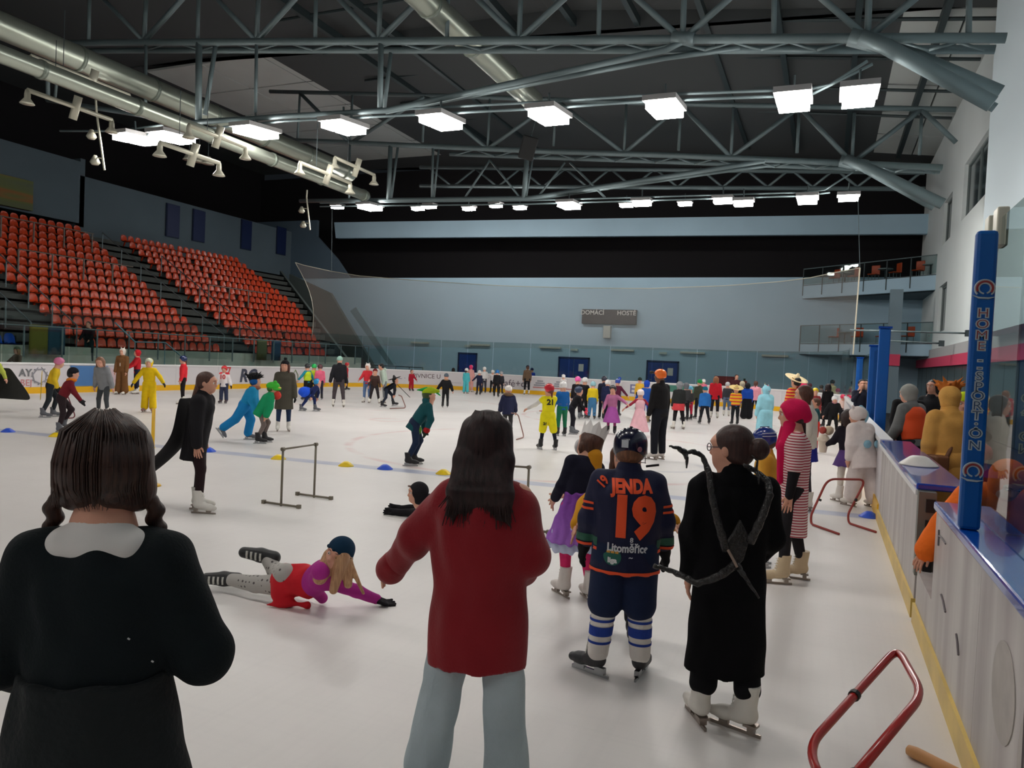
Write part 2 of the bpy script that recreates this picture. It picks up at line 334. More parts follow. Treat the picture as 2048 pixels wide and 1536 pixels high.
# --- corner balconies
def balcony(label, zt, zb, rail_h, chairs):
    A = np.array([-1.6, 50, 0]); B = np.array([5.0, 44.5, 0]); r = empty('corner_balcony', (0, 50, 0)); tag(r, label, 'balcony')
    off = np.array([0, 50, 0]); P = lambda p, z: (p[0], p[1] - 50, z)
    MB().prism([P(A, zb), P(B, zb), P(B, zt), P(A, zt)], (.25, .25, 0)).build('fascia', WALLB, r)
    MB().prism([P(A, zt - .05), P(B, zt - .05), (5, 0, zt - .05)], (0, 0, .05)).build('deck', CONC_D, r)
    MB().prism([P(A, zb), P(B, zb), (5, 0, zb)], (0, 0, .04)).build('soffit', mat('grey-blue soffit', (90, 112, 124), .8), r)
    gl = thin('balcony glass ' + str(zt), (232, 240, 240)); n = 6
    for i in range(n):
        a = A + (B - A) * i / n; b2 = A + (B - A) * (i + 1) / n
        MB().prism([P(a, zt + .05), P(b2, zt + .05), P(b2, zt + rail_h), P(a, zt + rail_h)], (.02, .02, 0)).build('glass_pane', gl, r)
        MB().tube([P(a, zb + .2), P(a, zt + rail_h)], .035, 6).build('post', STEEL_D, r)
    MB().tube([P(A, zt + rail_h), P(B, zt + rail_h)], .03, 6).build('handrail', STEEL, r)
    for i in range(chairs):
        t = (i + .9) / (chairs + .3); q = A + (B - A) * t + np.array([.8, .8, 0]); c = MB()
        c.box((-.25, -.25, .42), (.25, .25, .48)).box((-.25, .2, .45), (.25, .26, 1.0)); o = c.build('balcony_chair', mat('orange plastic', (226, 84, 36), .4), bev=.03)
        o.location = (q[0], q[1], zt); o.rotation_euler = (0, 0, -.7 + random.uniform(-.5, .5)); tag(o, 'orange chair on the %s corner balcony, %s along from the blue end wall' % ('upper' if zt > 5 else 'lower', nth(i)), 'chair', 'chairs on the %s balcony' % ('upper' if zt > 5 else 'lower'))
        l = MB()
        for sx in (-.2, .2):
            for sy in (-.2, .2): l.tube([(sx, sy, 0), (sx, sy, .42)], .015, 6)
        l.build('leg_frame', STEEL, o)
        if i % 2 == 0:
            t_ = MB().lathe([(.4, .72), (.4, .76)], 16).build('bistro_table', mat('pale table top', (170, 180, 180), .4)); t_.location = (q[0] + .6, q[1] - .1, zt); tag(t_, 'small round table on the %s balcony beside its %s orange chair' % ('upper' if zt > 5 else 'lower', nth(i)), 'table', 'tables on the %s balcony' % ('upper' if zt > 5 else 'lower'))
            MB().tube([(0, 0, 0), (0, 0, .72)], .04, 8).build('table_stem', STEEL_D, t_)
balcony('upper corner balcony with glass rail and blue fascia', 7.35, 6.5, 1.0, 6)
balcony('lower corner balcony with glass rail above the boards', 3.75, 3.05, 1.1, 5)
struct(MB().box((2.9, 44.0, 0), (3.5, 44.5, 6.5)).build('wall_right', mat('pillar blue-grey', (128, 150, 162), .6)))
struct(MB().box((2.88, 43.9, 2.5), (3.52, 44, 3.1)).build('trim_3', PINK))
# --- left and rear walls
UP = mat('dim plaster upper wall', (98, 114, 124), .85, var=.06, vscale=.5)
struct(MB().box((-41.3, 31, 7.0), (-41, 50, 11.6)).build('wall_left', UP)); struct(MB().box((-41.3, 25, 8.8), (-41, 31, 12.4)).build('wall_left', UP)); struct(MB().box((-48, 31, 8.6), (-41, 31.3, 12.6)).build('wall_left', UP))
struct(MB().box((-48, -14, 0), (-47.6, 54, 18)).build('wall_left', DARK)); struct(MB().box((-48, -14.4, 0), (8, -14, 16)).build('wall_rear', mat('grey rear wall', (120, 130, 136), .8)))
for i, (xp, yp) in enumerate(((345, 442), (397, 452), (492, 470), (562, 482))):
    p = PX(xp, yp, -40.95); r = MB().box((-.02, -.55, -1.1), (.06, .55, 1.1)).build('door_%d' % (i + 4), mat('dark blue door', (28, 44, 78), .6)); r.location = p; struct(r)
    MB().box((.06, -.5, -1.05), (.09, .5, 1.05)).build('door_leaf', mat('dim blue leaf', (24, 40, 84), .5), r)
# mural on the parapet
mu = mat('painted mural', (120, 96, 78), .8); nt = mu.node_tree; n = nt.nodes.new('ShaderNodeTexNoise'); n.inputs['Scale'].default_value = 1.3; n.inputs['Detail'].default_value = 2
cr = nt.nodes.new('ShaderNodeValToRGB'); cr.color_ramp.elements[0].position = .3; cr.color_ramp.elements[0].color = lin((96, 104, 92)) + (1,); cr.color_ramp.elements[1].position = .7; cr.color_ramp.elements[1].color = lin((88, 92, 86)) + (1,)
for ps, c in ((.44, (110, 118, 70)), (.5, (170, 90, 50)), (.56, (140, 50, 60))): e = cr.color_ramp.elements.new(ps); e.color = lin(c) + (1,)
nt.links.new(n.outputs[0], cr.inputs[0]); nt.links.new(cr.outputs[0], nt.nodes['Principled BSDF'].inputs['Base Color'])
struct(MB().box((-41, 14, 8.9), (-40.7, 28, 10.5)).build('wall_left', mu))
# --- grandstand
def tier(r): return -28 - .735 * r, 1.75 + .445 * r
gs = empty('grandstand', (-28, 25, 0)); tag(gs, 'stepped grey concrete grandstand along the left side of the rink', 'grandstand')
for r in range(15):
    x, z = tier(r); ye = 38.6 + r * .45
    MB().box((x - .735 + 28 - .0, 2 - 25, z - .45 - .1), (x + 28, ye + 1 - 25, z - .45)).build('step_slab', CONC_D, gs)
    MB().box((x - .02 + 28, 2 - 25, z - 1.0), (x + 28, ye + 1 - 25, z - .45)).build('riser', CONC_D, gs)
MB().prism([(.1, 14.8, 0), (-11.2, 21.5, 0), (-11.2, 21.5, 8.0), (.1, 14.8, 1.4)], (0, .25, 0)).build('side_wall', mat('grey-green side wall', (88, 98, 96), .85), gs)
for yc in (20.4, 30.6):                                                     # aisle steps
    for r in range(15):
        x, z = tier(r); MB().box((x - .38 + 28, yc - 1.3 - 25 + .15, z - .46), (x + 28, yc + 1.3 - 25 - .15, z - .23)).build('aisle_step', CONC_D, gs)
MB().box((.0, -27, 0), (.25, 16, 1.62)).build('front_wall', CONC, gs)
# aisle handrails
for yc, rr in ((29.25, range(0, 14, 2)), (31.9, range(0, 12, 2)), (21.2, range(0, 13, 2)), (19.3, range(0, 10, 2))):
    h = MB(); pts = []
    for r in rr:
        x, z = tier(r); h.tube([(x + 28, yc - 25, z - .4), (x + 28, yc - 25, z + .75)], .03, 6); pts.append((x + 28, yc - 25, z + .75))
    h.tube(pts, .025, 6); h.build('aisle_handrail', STEEL, gs)
for y0, y1, r in ((22.5, 28.5, 8), (33, 38, 7), (14, 28.5, 12)):             # cross barriers
    x, z = tier(r); h = MB()
    for y in np.arange(y0, y1, 1.6): h.tube([(x + 28 + .3, y - 25, z - .45), (x + 28 + .3, y - 25, z + .55)], .04, 6)
    h.tube([(x + 28.3, y0 - 25, z + .55), (x + 28.3, y1 - 25, z + .55)], .03, 6); h.build('cross_barrier', mat('grey rail paint', (120, 112, 104), .5), gs)
# seats
def seat_mesh(m):
    v = []; f = []; prof = [(.40, .02), (.38, .0), (.2, -.03), (.08, -.02), (.02, .02), (-.02, .12), (-.05, .26), (-.07, .36), (-.075, .4)]  # x towards the rink, z
    for i, (x, z) in enumerate(prof):
        wd = [.16, .2, .21, .21, .21, .21, .2, .15, .07][i]
        for t in (-1, -.5, 0, .5, 1): v.append((x + (.03 * t * t if i > 4 else 0), wd * t, z + (.035 * t * t if i < 5 else 0)))
    for i in range(8):
        for j in range(4): a = i * 5 + j; f.append((a, a + 1, a + 6, a + 5))
    k = len(v); v += [(x - .02, y, z - .02) for x, y, z in v]; f += [tuple(q + k for q in reversed(t)) for t in f]
    v += [(.05, -.03, -.02), (.15, -.03, -.02), (.15, .03, -.02), (.05, .03, -.02), (-.05, -.03, -.3), (0, -.03, -.3), (0, .03, -.3), (-.05, .03, -.3)]; q = k * 2
    f += [(q, q + 1, q + 5, q + 4), (q + 1, q + 2, q + 6, q + 5), (q + 2, q + 3, q + 7, q + 6), (q + 3, q, q + 4, q + 7)]
    me = bpy.data.meshes.new('stadium_seat'); me.from_pydata(v, [], f); me.materials.append(m); me.polygons.foreach_set('use_smooth', [True] * len(me.polygons)); return me
ORANGE = mat('orange seat plastic', (206, 66, 26), .28); SBLUE = mat('blue seat plastic', (20, 82, 190), .3)
sm = seat_mesh(ORANGE); seats = []
for r in range(15):
    x, z = tier(r)
    for k in range(62):
        y = 5.2 + k * .5
        if 19.2 < y < 21.6 or 29.3 < y < 31.9 or y > 29.3 and y > 38.3 + r * .45: continue
        if r < 8 and y < 21.6: continue
        seats.append((x - .45, y, z - .1, r))
    for k in range(20):
        y = 31.9 + k * .5
        if y > 36 and y < 38.3 + r * .45: seats.append((x - .45, y, z - .1, r))
vis = [s for s in seats]
def proj(p):
    v = np.array(p) - CP; d = v @ FW; return 1024 + F * (v @ XC) / d, 768 - F * (v @ YC) / d, d
vis = [s for s in vis if -20 < proj(s[:3])[0] < 700]
seen = set(); u = []
for s in vis:
    k = (round(s[0], 2), round(s[1], 1))
    if k in seen: continue
    seen.add(k); u.append(s)
u.sort(key=lambda s: proj(s[:3])[2]); near, far = [], []
near = u[:296]; far = u[296:]
for x, y, z, r in near:
    o = bpy.data.objects.new('stadium_seat', sm); COL.objects.link(o); o.location = (x, y, z)
    blk = 'near block' if y < 30 else 'far block'; k = round((29.2 - y) / .5) - 0 if y < 30 else round((y - 31.9) / .5)
    tag(o, 'orange seat of the %s, %s row up, %s from the dividing aisle' % (blk, nth(r), nth(max(k, 0))), 'seat', 'orange grandstand seats, ' + blk)
v0 = np.array([v.co[:] for v in sm.vertices]); f0 = [tuple(p.vertices) for p in sm.polygons]; rest = MB()
for x, y, z, r in far: rest.add(v0 + np.array([x, y, z]), f0)
o = rest.build('stadium_seats', ORANGE, smooth=True); tag(o, 'rows of orange seats higher up the grandstand', 'seats', kind='stuff')
bm_ = seat_mesh(SBLUE)
for r, ys in ((0, (15.3, 15.8, 16.3, 16.8, 17.3, 17.8, 18.3, 18.8)), (1, (15.0, 15.6, 16.2, 16.8, 17.4, 17.9)), (3, (15.4, 16.0, 16.5))):
    for k, y in enumerate(ys):
        x, z = tier(r); o = bpy.data.objects.new('stadium_seat', bm_); COL.objects.link(o); o.location = (x - .45, y, z - .1); tag(o, "blue seat near the stand's lower end, %s row up, %s from the orange block" % (nth(r), nth(len(ys) - 1 - k)), 'seat', 'blue grandstand seats')
# glass fence before the stand
gf = empty('stand_fence', (-27.2, 25, 0)); tag(gf, 'steel and glass fence in front of the orange seats', 'fence')
fgl = thin('fence glass', (240, 243, 242))
for i in range(19):
    y = -11 + i * 1.5; MB().tube([(0, y, 1.2), (0, y, 2.35)], .035, 6).build('post', STEEL, gf)
    if i not in (10, 16): MB().box((-.01, y + .06, 1.3), (.01, y + 1.44, 2.25)).build('glass_pane', fgl, gf)
MB().tube([(0, -11, 2.35), (0, 16, 2.35)], .03, 6).build('handrail', STEEL, gf)
struct(MB().box((-27.2, 18.6, 0), (-26.9, 22.3, .9)).build('trim_4', mat('cream low wall', (196, 196, 176), .8)))
struct(MB().box((-27.2, 2, .0), (-26.9, 18.6, .9)).build('trim_4', mat('cream low wall', (196, 196, 176), .8)))
for y, c, lb in ((19.2, (130, 124, 44), 'folded yellow banner hanging by the stand exit'), (19.9, (44, 86, 110), 'folded teal banner beside the yellow one'), (31.3, (110, 112, 66), 'olive tarpaulin hanging at the far stand exit'), (32.4, (30, 70, 110), 'dark blue tarpaulin beside the olive one')):
    g = [[(-27.35 + .05 * math.sin(a * 3), y + a * .14 - .4, z) for a in range(6)] for z in (1.3, 1.7, 2.1, 2.4)]; o = MB().sheet(g).build('hanging_banner', mat('banner cloth', c, .8), smooth=True, solid=.02); tag(o, lb, 'banner')
# stair rail of light steel down at the left and the sloped blue beam at the end
o = MB(); a, b_ = PX(230, 645, -26.9), PX(270, 684, -26.9); c_, d_ = PX(330, 685, -26.9), PX(362, 712, -26.9); o.tube([a, b_, c_, d_], .03, 6); o.tube([b_, (b_[0], b_[1], 1.0)], .02, 6); o.tube([c_, (c_[0], c_[1], 1.0)], .02, 6); o = o.build('stair_handrail', mat('pale blue rail', (110, 150, 165), .4)); tag(o, 'pale blue stair handrail bending down in front of the stand', 'handrail')
a, b_ = PY(700, 622, 47), PY(776, 730, 47); o = MB().prism([a, b_, b_ + np.array([.5, 0, 0]), a + np.array([.5, 0, .3])], (0, .5, 0)).build('stair_stringer', mat('pale blue beam', (120, 146, 156), .6)); tag(o, 'sloped pale blue stair beam at the far left corner', 'stair beam')
struct(MB().prism([(-40, 48.6, 0), (-31, 48.6, 0), (-36, 48.6, 6.5), (-40, 48.6, 8)], (0, .3, 0)).build('wall_left', mat('grey-green side wall', (88, 98, 96), .85)))
o = MB(); o.tube([(-31.5, 46, 1.1), (-26, 46, 1.1)], .03, 6)
for x in np.arange(-31.5, -25.9, 1.1): o.tube([(x, 46, 0), (x, 46, 1.1)], .02, 6)
tag(o.build('corner_railing', STEEL_D), 'dark low railing in front of the blue wall at the far left corner', 'railing')
# --- roof: lit and unlit stretches put into the panel and deck colours
struct(MB().prism([(-48, -14, 17.6), (-12, -14, 17.2), (8, -14, 14.6), (8, -14, 15), (-12, -14, 17.6), (-48, -14, 18)], (0, 45, 0)).build('ceiling', mat('shade-tone roof deck', (78, 82, 84), .9)))
struct(MB().prism([(-48, 31, 17.6), (-36, 31, 17.4), (-36, 31, 18), (-48, 31, 18)], (0, 23, 0)).build('ceiling', mat('shade-tone roof deck', (78, 82, 84), .9)))
cl = empty('ceiling', (0, 0, 0)); struct(cl); LIT_PANEL = mat('lit-tone roof panel', (206, 212, 210), .8, var=.04, vscale=.6)  # pale colour stands in for light on this stretch of roof
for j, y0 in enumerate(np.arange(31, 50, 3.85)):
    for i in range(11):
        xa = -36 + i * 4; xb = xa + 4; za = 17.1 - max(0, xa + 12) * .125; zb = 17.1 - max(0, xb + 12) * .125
        MB().prism([(xa + .04, y0 + .06, za), (xb - .04, y0 + .06, zb), (xb - .04, y0 + .06, zb + .12), (xa + .04, y0 + .06, za + .12)], (0, 3.73, 0)).build('panel', LIT_PANEL, cl)
struct(MB().prism([(-36, 31, 17.4), (-12, 31, 17.4), (8, 31, 14.9), (8, 31, 15), (-36, 31, 17.6)], (0, 23, 0)).build('ceiling', mat('shade-tone roof deck', (78, 82, 84), .9)))
# longitudinal purlins
pu = empty('purlins', (0, 0, 16)); tag(pu, 'dark steel purlins running lengthwise under the roof', 'purlins')
for x in (-22, -19.2, -16.4, -13.6, -10.8, -8, -5.2, -2.4, .4, 3.2):
    z = 16.85 - max(0, x + 12) * .125 - 16; MB().box((x - .11, 6, z - .35), (x + .11, 49, z)).build('purlin', STEEL_D, pu)
for y in (21, 24, 27.4, 31.1, 34.8, 38.5, 42.2): MB().tube([(-24, y, .75), (-12, y, .75), (5, y, -1.35)], .07, 6).build('cross_rib', STEEL_D, pu)
# --- trusses
def pts_on(Y, l): return [PY(x, y, Y) for x, y in l]
def truss(label, Y, members, struts, base=(0, 0, 0)):
    r = empty('roof_truss', (-8, Y, 10)); tag(r, label, 'roof truss'); off = np.array([-8, Y, 10])
    for nm, rad, l, dy in members:
        pl = [p - off for p in pts_on(Y + dy, l)]; MB().tube(pl, rad, 8).build(nm, STEEL, r, smooth=True)
    return r
t1 = [('chord', .11, [(60, 88), (240, 85), (1024, 81), (1735, 76), (2012, 76)], 0), ('chord', .1, [(70, 104), (260, 101), (1024, 100), (1990, 99)], .6)]
nodes = [(288, 83), (513, 82), (757, 82), (1038, 81), (1365, 80), (1735, 76)]; mids = [(180, -30), (398, -40), (633, -50), (897, -60), (1200, -70), (1550, -85), (1940, -95)]
t1.append(('top_chord', .11, mids, 0))
for i, n_ in enumerate(nodes): t1 += [('web_bar', .075, [n_, mids[i]], 0), ('web_bar', .085, [n_, mids[i + 1]], 0), ('web_bar', .07, [n_, (n_[0] + 6, mids[i][1] - 5)], 0)]
for x, y in mids: t1.append(('web_bar', .06, [(x, y), (x - 3, 83)], 0))
xs = list(range(290, 1990, 56))
for i in range(len(xs) - 1): t1.append(('lacing_bar', .035, [(xs[i], 84 if i % 2 else 100), (xs[i + 1], 100 if i % 2 else 84)], .3))
t1 += [('hanger', .1, [(398, 85), (397, 240)], 0), ('hanger', .07, [(432, 85), (410, 230)], .3), ('hanger', .08, [(762, 85), (760, 216)], 0), ('hanger', .06, [(782, 104), (768, 220)], .6), ('hanger', .07, [(94, 88), (96, 200)], 0), ('hanger', .05, [(120, 100), (110, 196)], .6), ('hanger', .05, [(292, 85), (291, 214)], 0), ('hanger', .05, [(513, 85), (511, 225)], 0),
       ('tie_rail', .08, [(94, 200), (250, 225), (380, 246), (560, 233), (772, 221), (1330, 100), (1372, 80)], 0), ('tie_rail', .07, [(772, 224), (1330, 116), (1480, 96)], .5),
       ('strut', .17, [(1722, 74), (1770, 92), (1985, 208)], -.3), ('strut', .17, [(1760, 84), (2000, 186)], .5), ('strut', .1, [(1830, 128), (1990, 216)], .1),
       ('gusset', .2, [(1700, 74), (1775, 92)], 0), ('gusset', .16, [(1345, 76), (1388, 78)], 0)]
truss('nearest white-grey pipe roof truss spanning the rink', 18, t1, None)
t2 = [('chord', .12, [(560, 280), (650, 283), (800, 290), (1100, 303), (1350, 311), (1885, 335)], 0), ('chord', .1, [(900, 308), (1060, 314), (1400, 326), (1880, 343)], .6), ('top_chord', .1, [(540, 183), (900, 192), (1350, 208), (1912, 219)], 0)]
bn = [(700, 287), (975, 298), (1248, 307), (1462, 315), (1704, 326)]; tn = [(600, 186), (850, 192), (1112, 200), (1362, 209), (1599, 214), (1844, 218)]
for i, n_ in enumerate(bn): t2 += [('web_bar', .09, [n_, tn[i]], 0), ('web_bar', .09, [n_, tn[i + 1]], 0), ('web_bar', .06, [n_, (n_[0] + 5, n_[1] - 100)], 0)]
for x, y in tn: t2.append(('web_bar', .06, [(x, y), (x - 5, y + 92)], .2))
t2.append(('web_bar', .09, [(1844, 220), (1912, 285)], 0)); xs = list(range(910, 1880, 40))
for i in range(len(xs) - 1):
    f_ = lambda x, k: 297 + (x - 900) * .038 + k
    t2.append(('lacing_bar', .04, [(xs[i], f_(xs[i], 0 if i % 2 else 13)), (xs[i + 1], f_(xs[i + 1], 13 if i % 2 else 0))], .3))
t2 += [('hanger', .11, [(781, 292), (777, 400)], 0), ('hanger', .06, [(796, 292), (782, 400)], .3), ('hanger', .06, [(866, 294), (864, 395)], 0), ('hanger', .05, [(878, 294), (868, 395)], .4), ('hanger', .12, [(1055, 300), (1048, 396)], 0), ('hanger', .05, [(1068, 302), (1052, 396)], .4), ('hanger', .05, [(700, 287), (698, 400)], 0),
       ('tie_rail', .1, [(600, 402), (768, 400), (1060, 396), (1430, 338), (1530, 322)], 0), ('tie_rail', .08, [(1060, 399), (1430, 345), (1560, 328)], .5), ('web_bar', .05, [(980, 320), (930, 395)], 0), ('web_bar', .05, [(980, 320), (1040, 395)], 0), ('web_bar', .05, [(1130, 325), (1075, 395)], 0), ('web_bar', .05, [(1140, 325), (1210, 395)], .2),
       ('strut', .2, [(1690, 318), (1730, 334), (1886, 408)], -.3), ('strut', .2, [(1722, 330), (1870, 412)], .5), ('gusset', .22, [(1680, 322), (1735, 332)], 0)]
truss('second pipe roof truss farther down the rink', 31, t2, None)
t3 = [('chord', .12, [(840, 372), (1850, 378)], 0), ('top_chord', .12, [(840, 335), (1850, 345)], 0)]
for i in range(11):
    x = 860 + i * 90; t3 += [('web_bar', .07, [(x, 337), (x + 45, 374)], 0), ('web_bar', .07, [(x + 45, 374), (x + 90, 338)], 0)]
truss('farthest dim roof truss above the end of the rink', 43, t3, None)
# --- ducts
def duct(label, x, z, y0, y1, r_, rings=(2.5,)):
    o = MB().tube([(0, y, 0) for y in np.linspace(y0, y1, 12)], r_, 20).build('air_duct', mat('galvanised duct', (168, 176, 164), .32, .75), smooth=True); o.location = (x, 0, z); tag(o, label, 'air duct')
    for y in np.arange(y0 + 1, y1, 2.6): MB().tube([(0, y - .05, 0), (0, y + .05, 0)], r_ + .025, 20).build('joint_ring', mat('galvanised ring', (130, 140, 130), .4, .6), o, smooth=True)
duct('thickest round steel air duct, upper of the pair at left', -20.6, 10.1, 4, 29, .36)
duct('slimmer round steel air duct below the thick one', -17, 8.05, 3, 25, .2)
duct('round steel air duct in the middle of the roof', -10.1, 11.1, 6, 25, .36)
# --- floodlights: two rows in view and more of the same behind the camera
LENS = emis('floodlight lens', (255, 250, 244), LAMP); HOUS = mat('grey lamp housing', (150, 150, 150), .5)
def lamp(p, w_, d_, n2, tilt, rz, label, grp, lens=LENS):
    r = empty('floodlight', p, rz); r.rotation_euler = (tilt, 0, rz); tag(r, label, 'floodlight', grp)
    b2 = MB(); b2.box((-w_ - .06, -d_ * n2 - .06, .0), (w_ + .06, d_ * n2 + .06, .12)).build('housing', HOUS, r)
    for i in range(n2):
        y = -d_ * n2 + 2 * d_ * i; MB().box((-w_, y + .04, -.17), (w_, y + 2 * d_ - .04, .0)).build('lens', lens, r)
    MB().tube([(0, 0, .12), (0, 0, .5)], .03, 6).build('bracket', STEEL_D, r)
r1 = [(272, 274), (345, 271), (512, 260), (688, 250), (882, 239), (1098, 227), (1330, 212), (1587, 197), (1718, 187)]
for i, (x, y) in enumerate(r1): lamp(PY(x, y, 18), .33, .33, 2, math.radians(6), 0, 'lit twin floodlight of the nearer row, %s from the stand side' % nth(i), 'nearer row of floodlights')
r2 = [(675, 412, 1), (740, 412, 2), (836, 415, 1), (860, 411, 1), (938, 415, 1), (992, 409, 1), (1040, 413, 1), (1138, 408, 2), (1253, 408, 1), (1284, 403, 1), (1370, 405, 1), (1446, 398, 1), (1487, 403, 1), (1615, 396, 2), (1697, 392, 1)]
LENSF = emis('distant floodlight lens', (255, 250, 244), LAMP * 1.7)
for i, (x, y, k) in enumerate(r2): lamp(PY(x, y, 31 if k == 2 or y < 405 else 43), .34, .3, k, math.radians(4), 0, 'lit floodlight of the distant row, %s from the stand side' % nth(i), 'distant row of floodlights', LENSF)
for Y in (5.5, -7):
    for i, x in enumerate((-21.5, -17, -12.5, -8.5, -4.5, -1.0)): lamp((x, Y, 9.0), .33, .25, 2, 0, 0, 'lit twin floodlight %s the camera, %s from the stand side' % ('above' if Y > 0 else 'behind', nth(i)), 'overhead floodlights')
# light rails
for Y, ls in ((18, [[(120, 262), (235, 262), (400, 240), (560, 231), (1085, 204), (1300, 190), (1620, 178), (1660, 170), (1735, 122)], [(240, 275), (560, 243), (1085, 217), (1300, 202), (1620, 190), (1745, 128)]]), (31, [[(640, 406), (1060, 401), (1600, 385), (1650, 380), (1705, 345)], [(640, 413), (1060, 408), (1600, 392), (1660, 385)]])):
    r = empty('lighting_rail', (0, Y, 9)); tag(r, ['thin twin rail carrying the nearer row of floodlights', 'thin twin rail carrying the distant row of floodlights'][Y > 20], 'lighting rail')
    for l in ls: MB().tube([p - np.array([0, Y, 9]) for p in pts_on(Y + .1, l)], .035, 6).build('rail', STEEL, r)
# radiant heaters and small spots
def heater(x0, y0, x1, y1, z, label, ends=((0, 1), (.55, 0), (1, 1))):
    a = G(x0, y0, z); b2 = G(x1, y1, z); b2[0] = a[0]; r = empty('radiant_heater', a); tag(r, label, 'heater'); L_ = b2 - a
    MB().tube([(0, 0, 0), L_], .06, 8).build('burner_tube', CREAM, r, smooth=True)
    for t, k in ends:
        q = L_ * t
        if k: MB().lathe([(.05, 0), (.07, -.1), (.07, -.2), (.16, -.32), (.17, -.34)], 12, q).build('reflector', CREAM, r, smooth=True)
        else: MB().tube([q + np.array([.08, 0, .28]), q + np.array([-.12, 0, -.3])], .1, 10).build('burner_box', CREAM, r, smooth=True)
    MB().tube([L_ * .3, L_ * .3 + np.array([0, 0, 1.5])], .01, 5).build('chain', STEEL_D, r)
heater(62, 112, 265, 190, 8.9, 'cream radiant heater tube nearest the upper duct', ((0, 1), (.6, 0), (1, 1)))
heater(55, 180, 225, 240, 8.0, 'lower cream radiant heater tube at the left edge of the roof')
heater(378, 250, 520, 292, 7.7, 'cream heater tube hanging beside the nearer floodlights', ((0, 1), (.5, 0), (1, 1)))
heater(320, 285, 455, 325, 6.9, 'low cream heater tube behind the first floodlights')
heater(600, 325, 695, 366, 7.4, 'small cream heater tube above the distant floodlights')
heater(670, 315, 745, 350, 8.2, 'farthest cream heater tube beside the thick duct')
for i, x in enumerate((378, 398, 416)):
    p = PY(x, 320 + i * 4, 24); o = MB().lathe([(.1, .3), (.22, .05), (.26, 0)], 12).build('small_spotlight', CREAM, smooth=True); o.location = p; tag(o, 'small unlit cream spotlight, %s of three hung side by side' % nth(i), 'spotlight', 'three small spotlights'); MB().tube([(0, 0, .3), (0, 0, 2.0)], .015, 5).build('hanging_rod', STEEL_D, o)
# speaker and loudspeaker poles
p = PY(1056, 296, 28); o = MB().box((-.3, -.3, -.45), (.3, .3, .45)).build('hanging_speaker', mat('black speaker box', (18, 20, 22), .6), bev=.04); o.location = p; o.rotation_euler = (.3, .2, .5); tag(o, 'black loudspeaker hanging from the second truss', 'loudspeaker'); MB().tube([(0, 0, .4), (0, 0, 1.4)], .03, 6).build('hanging_rod', STEEL_D, o)
for i, l in enumerate(([(190, 170), (193, 225), (209, 340)], [(614, 380), (613, 395), (620, 460)])):
    q = pts_on([17, 29][i], l); o = MB().tube([p_ - q[0] for p_ in q], .035, 6).build('hanging_camera_pole', CREAM); o.location = q[0]; tag(o, ['thin bent pole hanging at the left with two small cameras', 'thin pole hanging above the far end of the stand'][i], 'pole')
    for t in (.35, .8):
        c_ = q[1] + (q[2] - q[1]) * t - q[0]; MB().lathe([(.05, .12), (.16, -.1), (.1, -.18)], 10, c_ + np.array([-.35, 0, 0])).build('camera_head', CREAM, o, smooth=True); MB().tube([c_, c_ + np.array([-.35, 0, .05])], .02, 5).build('arm', CREAM, o)
# --- protective net over the end boards
NET = thin('protective net', (235, 235, 235), gloss=0, alpha=.17, diff=(236, 230, 222))
top = [(585, 525), (600, 530), (660, 542), (720, 552), (850, 562), (1000, 571), (1150, 576), (1300, 577), (1450, 571), (1560, 563), (1620, 556), (1670, 545), (1720, 535)]
bot = [(618, 672), (622, 676), (670, 686), (730, 690), (850, 694), (1000, 696), (1150, 697), (1300, 700), (1450, 703), (1560, 706), (1620, 707), (1660, 708), (1706, 709)]
Ys = [36.5, 37.2, 38.8, 39.6, 40.3, 40.5, 40.5, 40.5, 40.5, 40.3, 39.9, 39.2, 38]
g = []
for k in range(9):
    row = []
    for i in range(13):
        a, b2 = PY(*top[i], Ys[i]), PY(*bot[i], Ys[i]); t = k / 8; q = a + (b2 - a) * t
        if i < 2: q = q + np.array([.5 * math.sin(t * 3.14) + .2, 0, 0])
        row.append(q + np.array([0, .12 * math.sin(i * 1.7 + t * 3), 0]))
    g.append(row)
nt_ = MB().sheet(g).build('protective_net', NET, smooth=True); tag(nt_, 'fine grey protective net hung above the end boards', 'net')
MB().tube([r_ for r_ in g[0]], .02, 5).build('top_rope', CREAM, nt_); MB().tube([r_[-1] for r_ in g], .035, 6).build('edge_rope', mat('cream rope', (226, 218, 196), .7), nt_); MB().tube([r_[0] for r_ in g], .02, 5).build('edge_rope', CREAM, nt_)
for x0, x1, y0 in ((664, 663, 418), (1716, 1720, 400)):
    a = PY(x0, y0, 40); b2 = PY(x1, 545, 40); tag(MB().tube([a, b2], .015, 5).build('hanging_cable', STEEL), ['thin cable holding up the %s end of the net' % ('stand-side' if x0 < 1000 else 'balcony-side')][0], 'cable')
# --- rink boards
BW = mat('white board plastic', (216, 212, 215), .35, var=.03, vscale=1); YEL = mat('yellow kickplate', (232, 178, 20), .4); CAPW = mat('white cap rail', (236, 236, 236), .35)
rb = empty('rink_boards', (-12, 40, 0)); tag(rb, 'white rink boards with yellow kickplate round the left side and far end', 'rink boards'); OF = np.array([-12, 40, 0])
pin = rink_outline(); pou = rink_outline(.12)
seg = []
for (a, b2), (c_, d_) in zip(zip(pin[:-1], pin[1:]), zip(pou[:-1], pou[1:])):
    L_ = math.dist(a, b2); n_ = max(1, round(L_ / 2.4))
    for i in range(n_):
        t0, t1_ = i / n_, (i + 1) / n_; f_ = lambda p, q, t: (p[0] + (q[0] - p[0]) * t, p[1] + (q[1] - p[1]) * t); seg.append((f_(a, b2, t0), f_(a, b2, t1_), f_(c_, d_, t0), f_(c_, d_, t1_)))
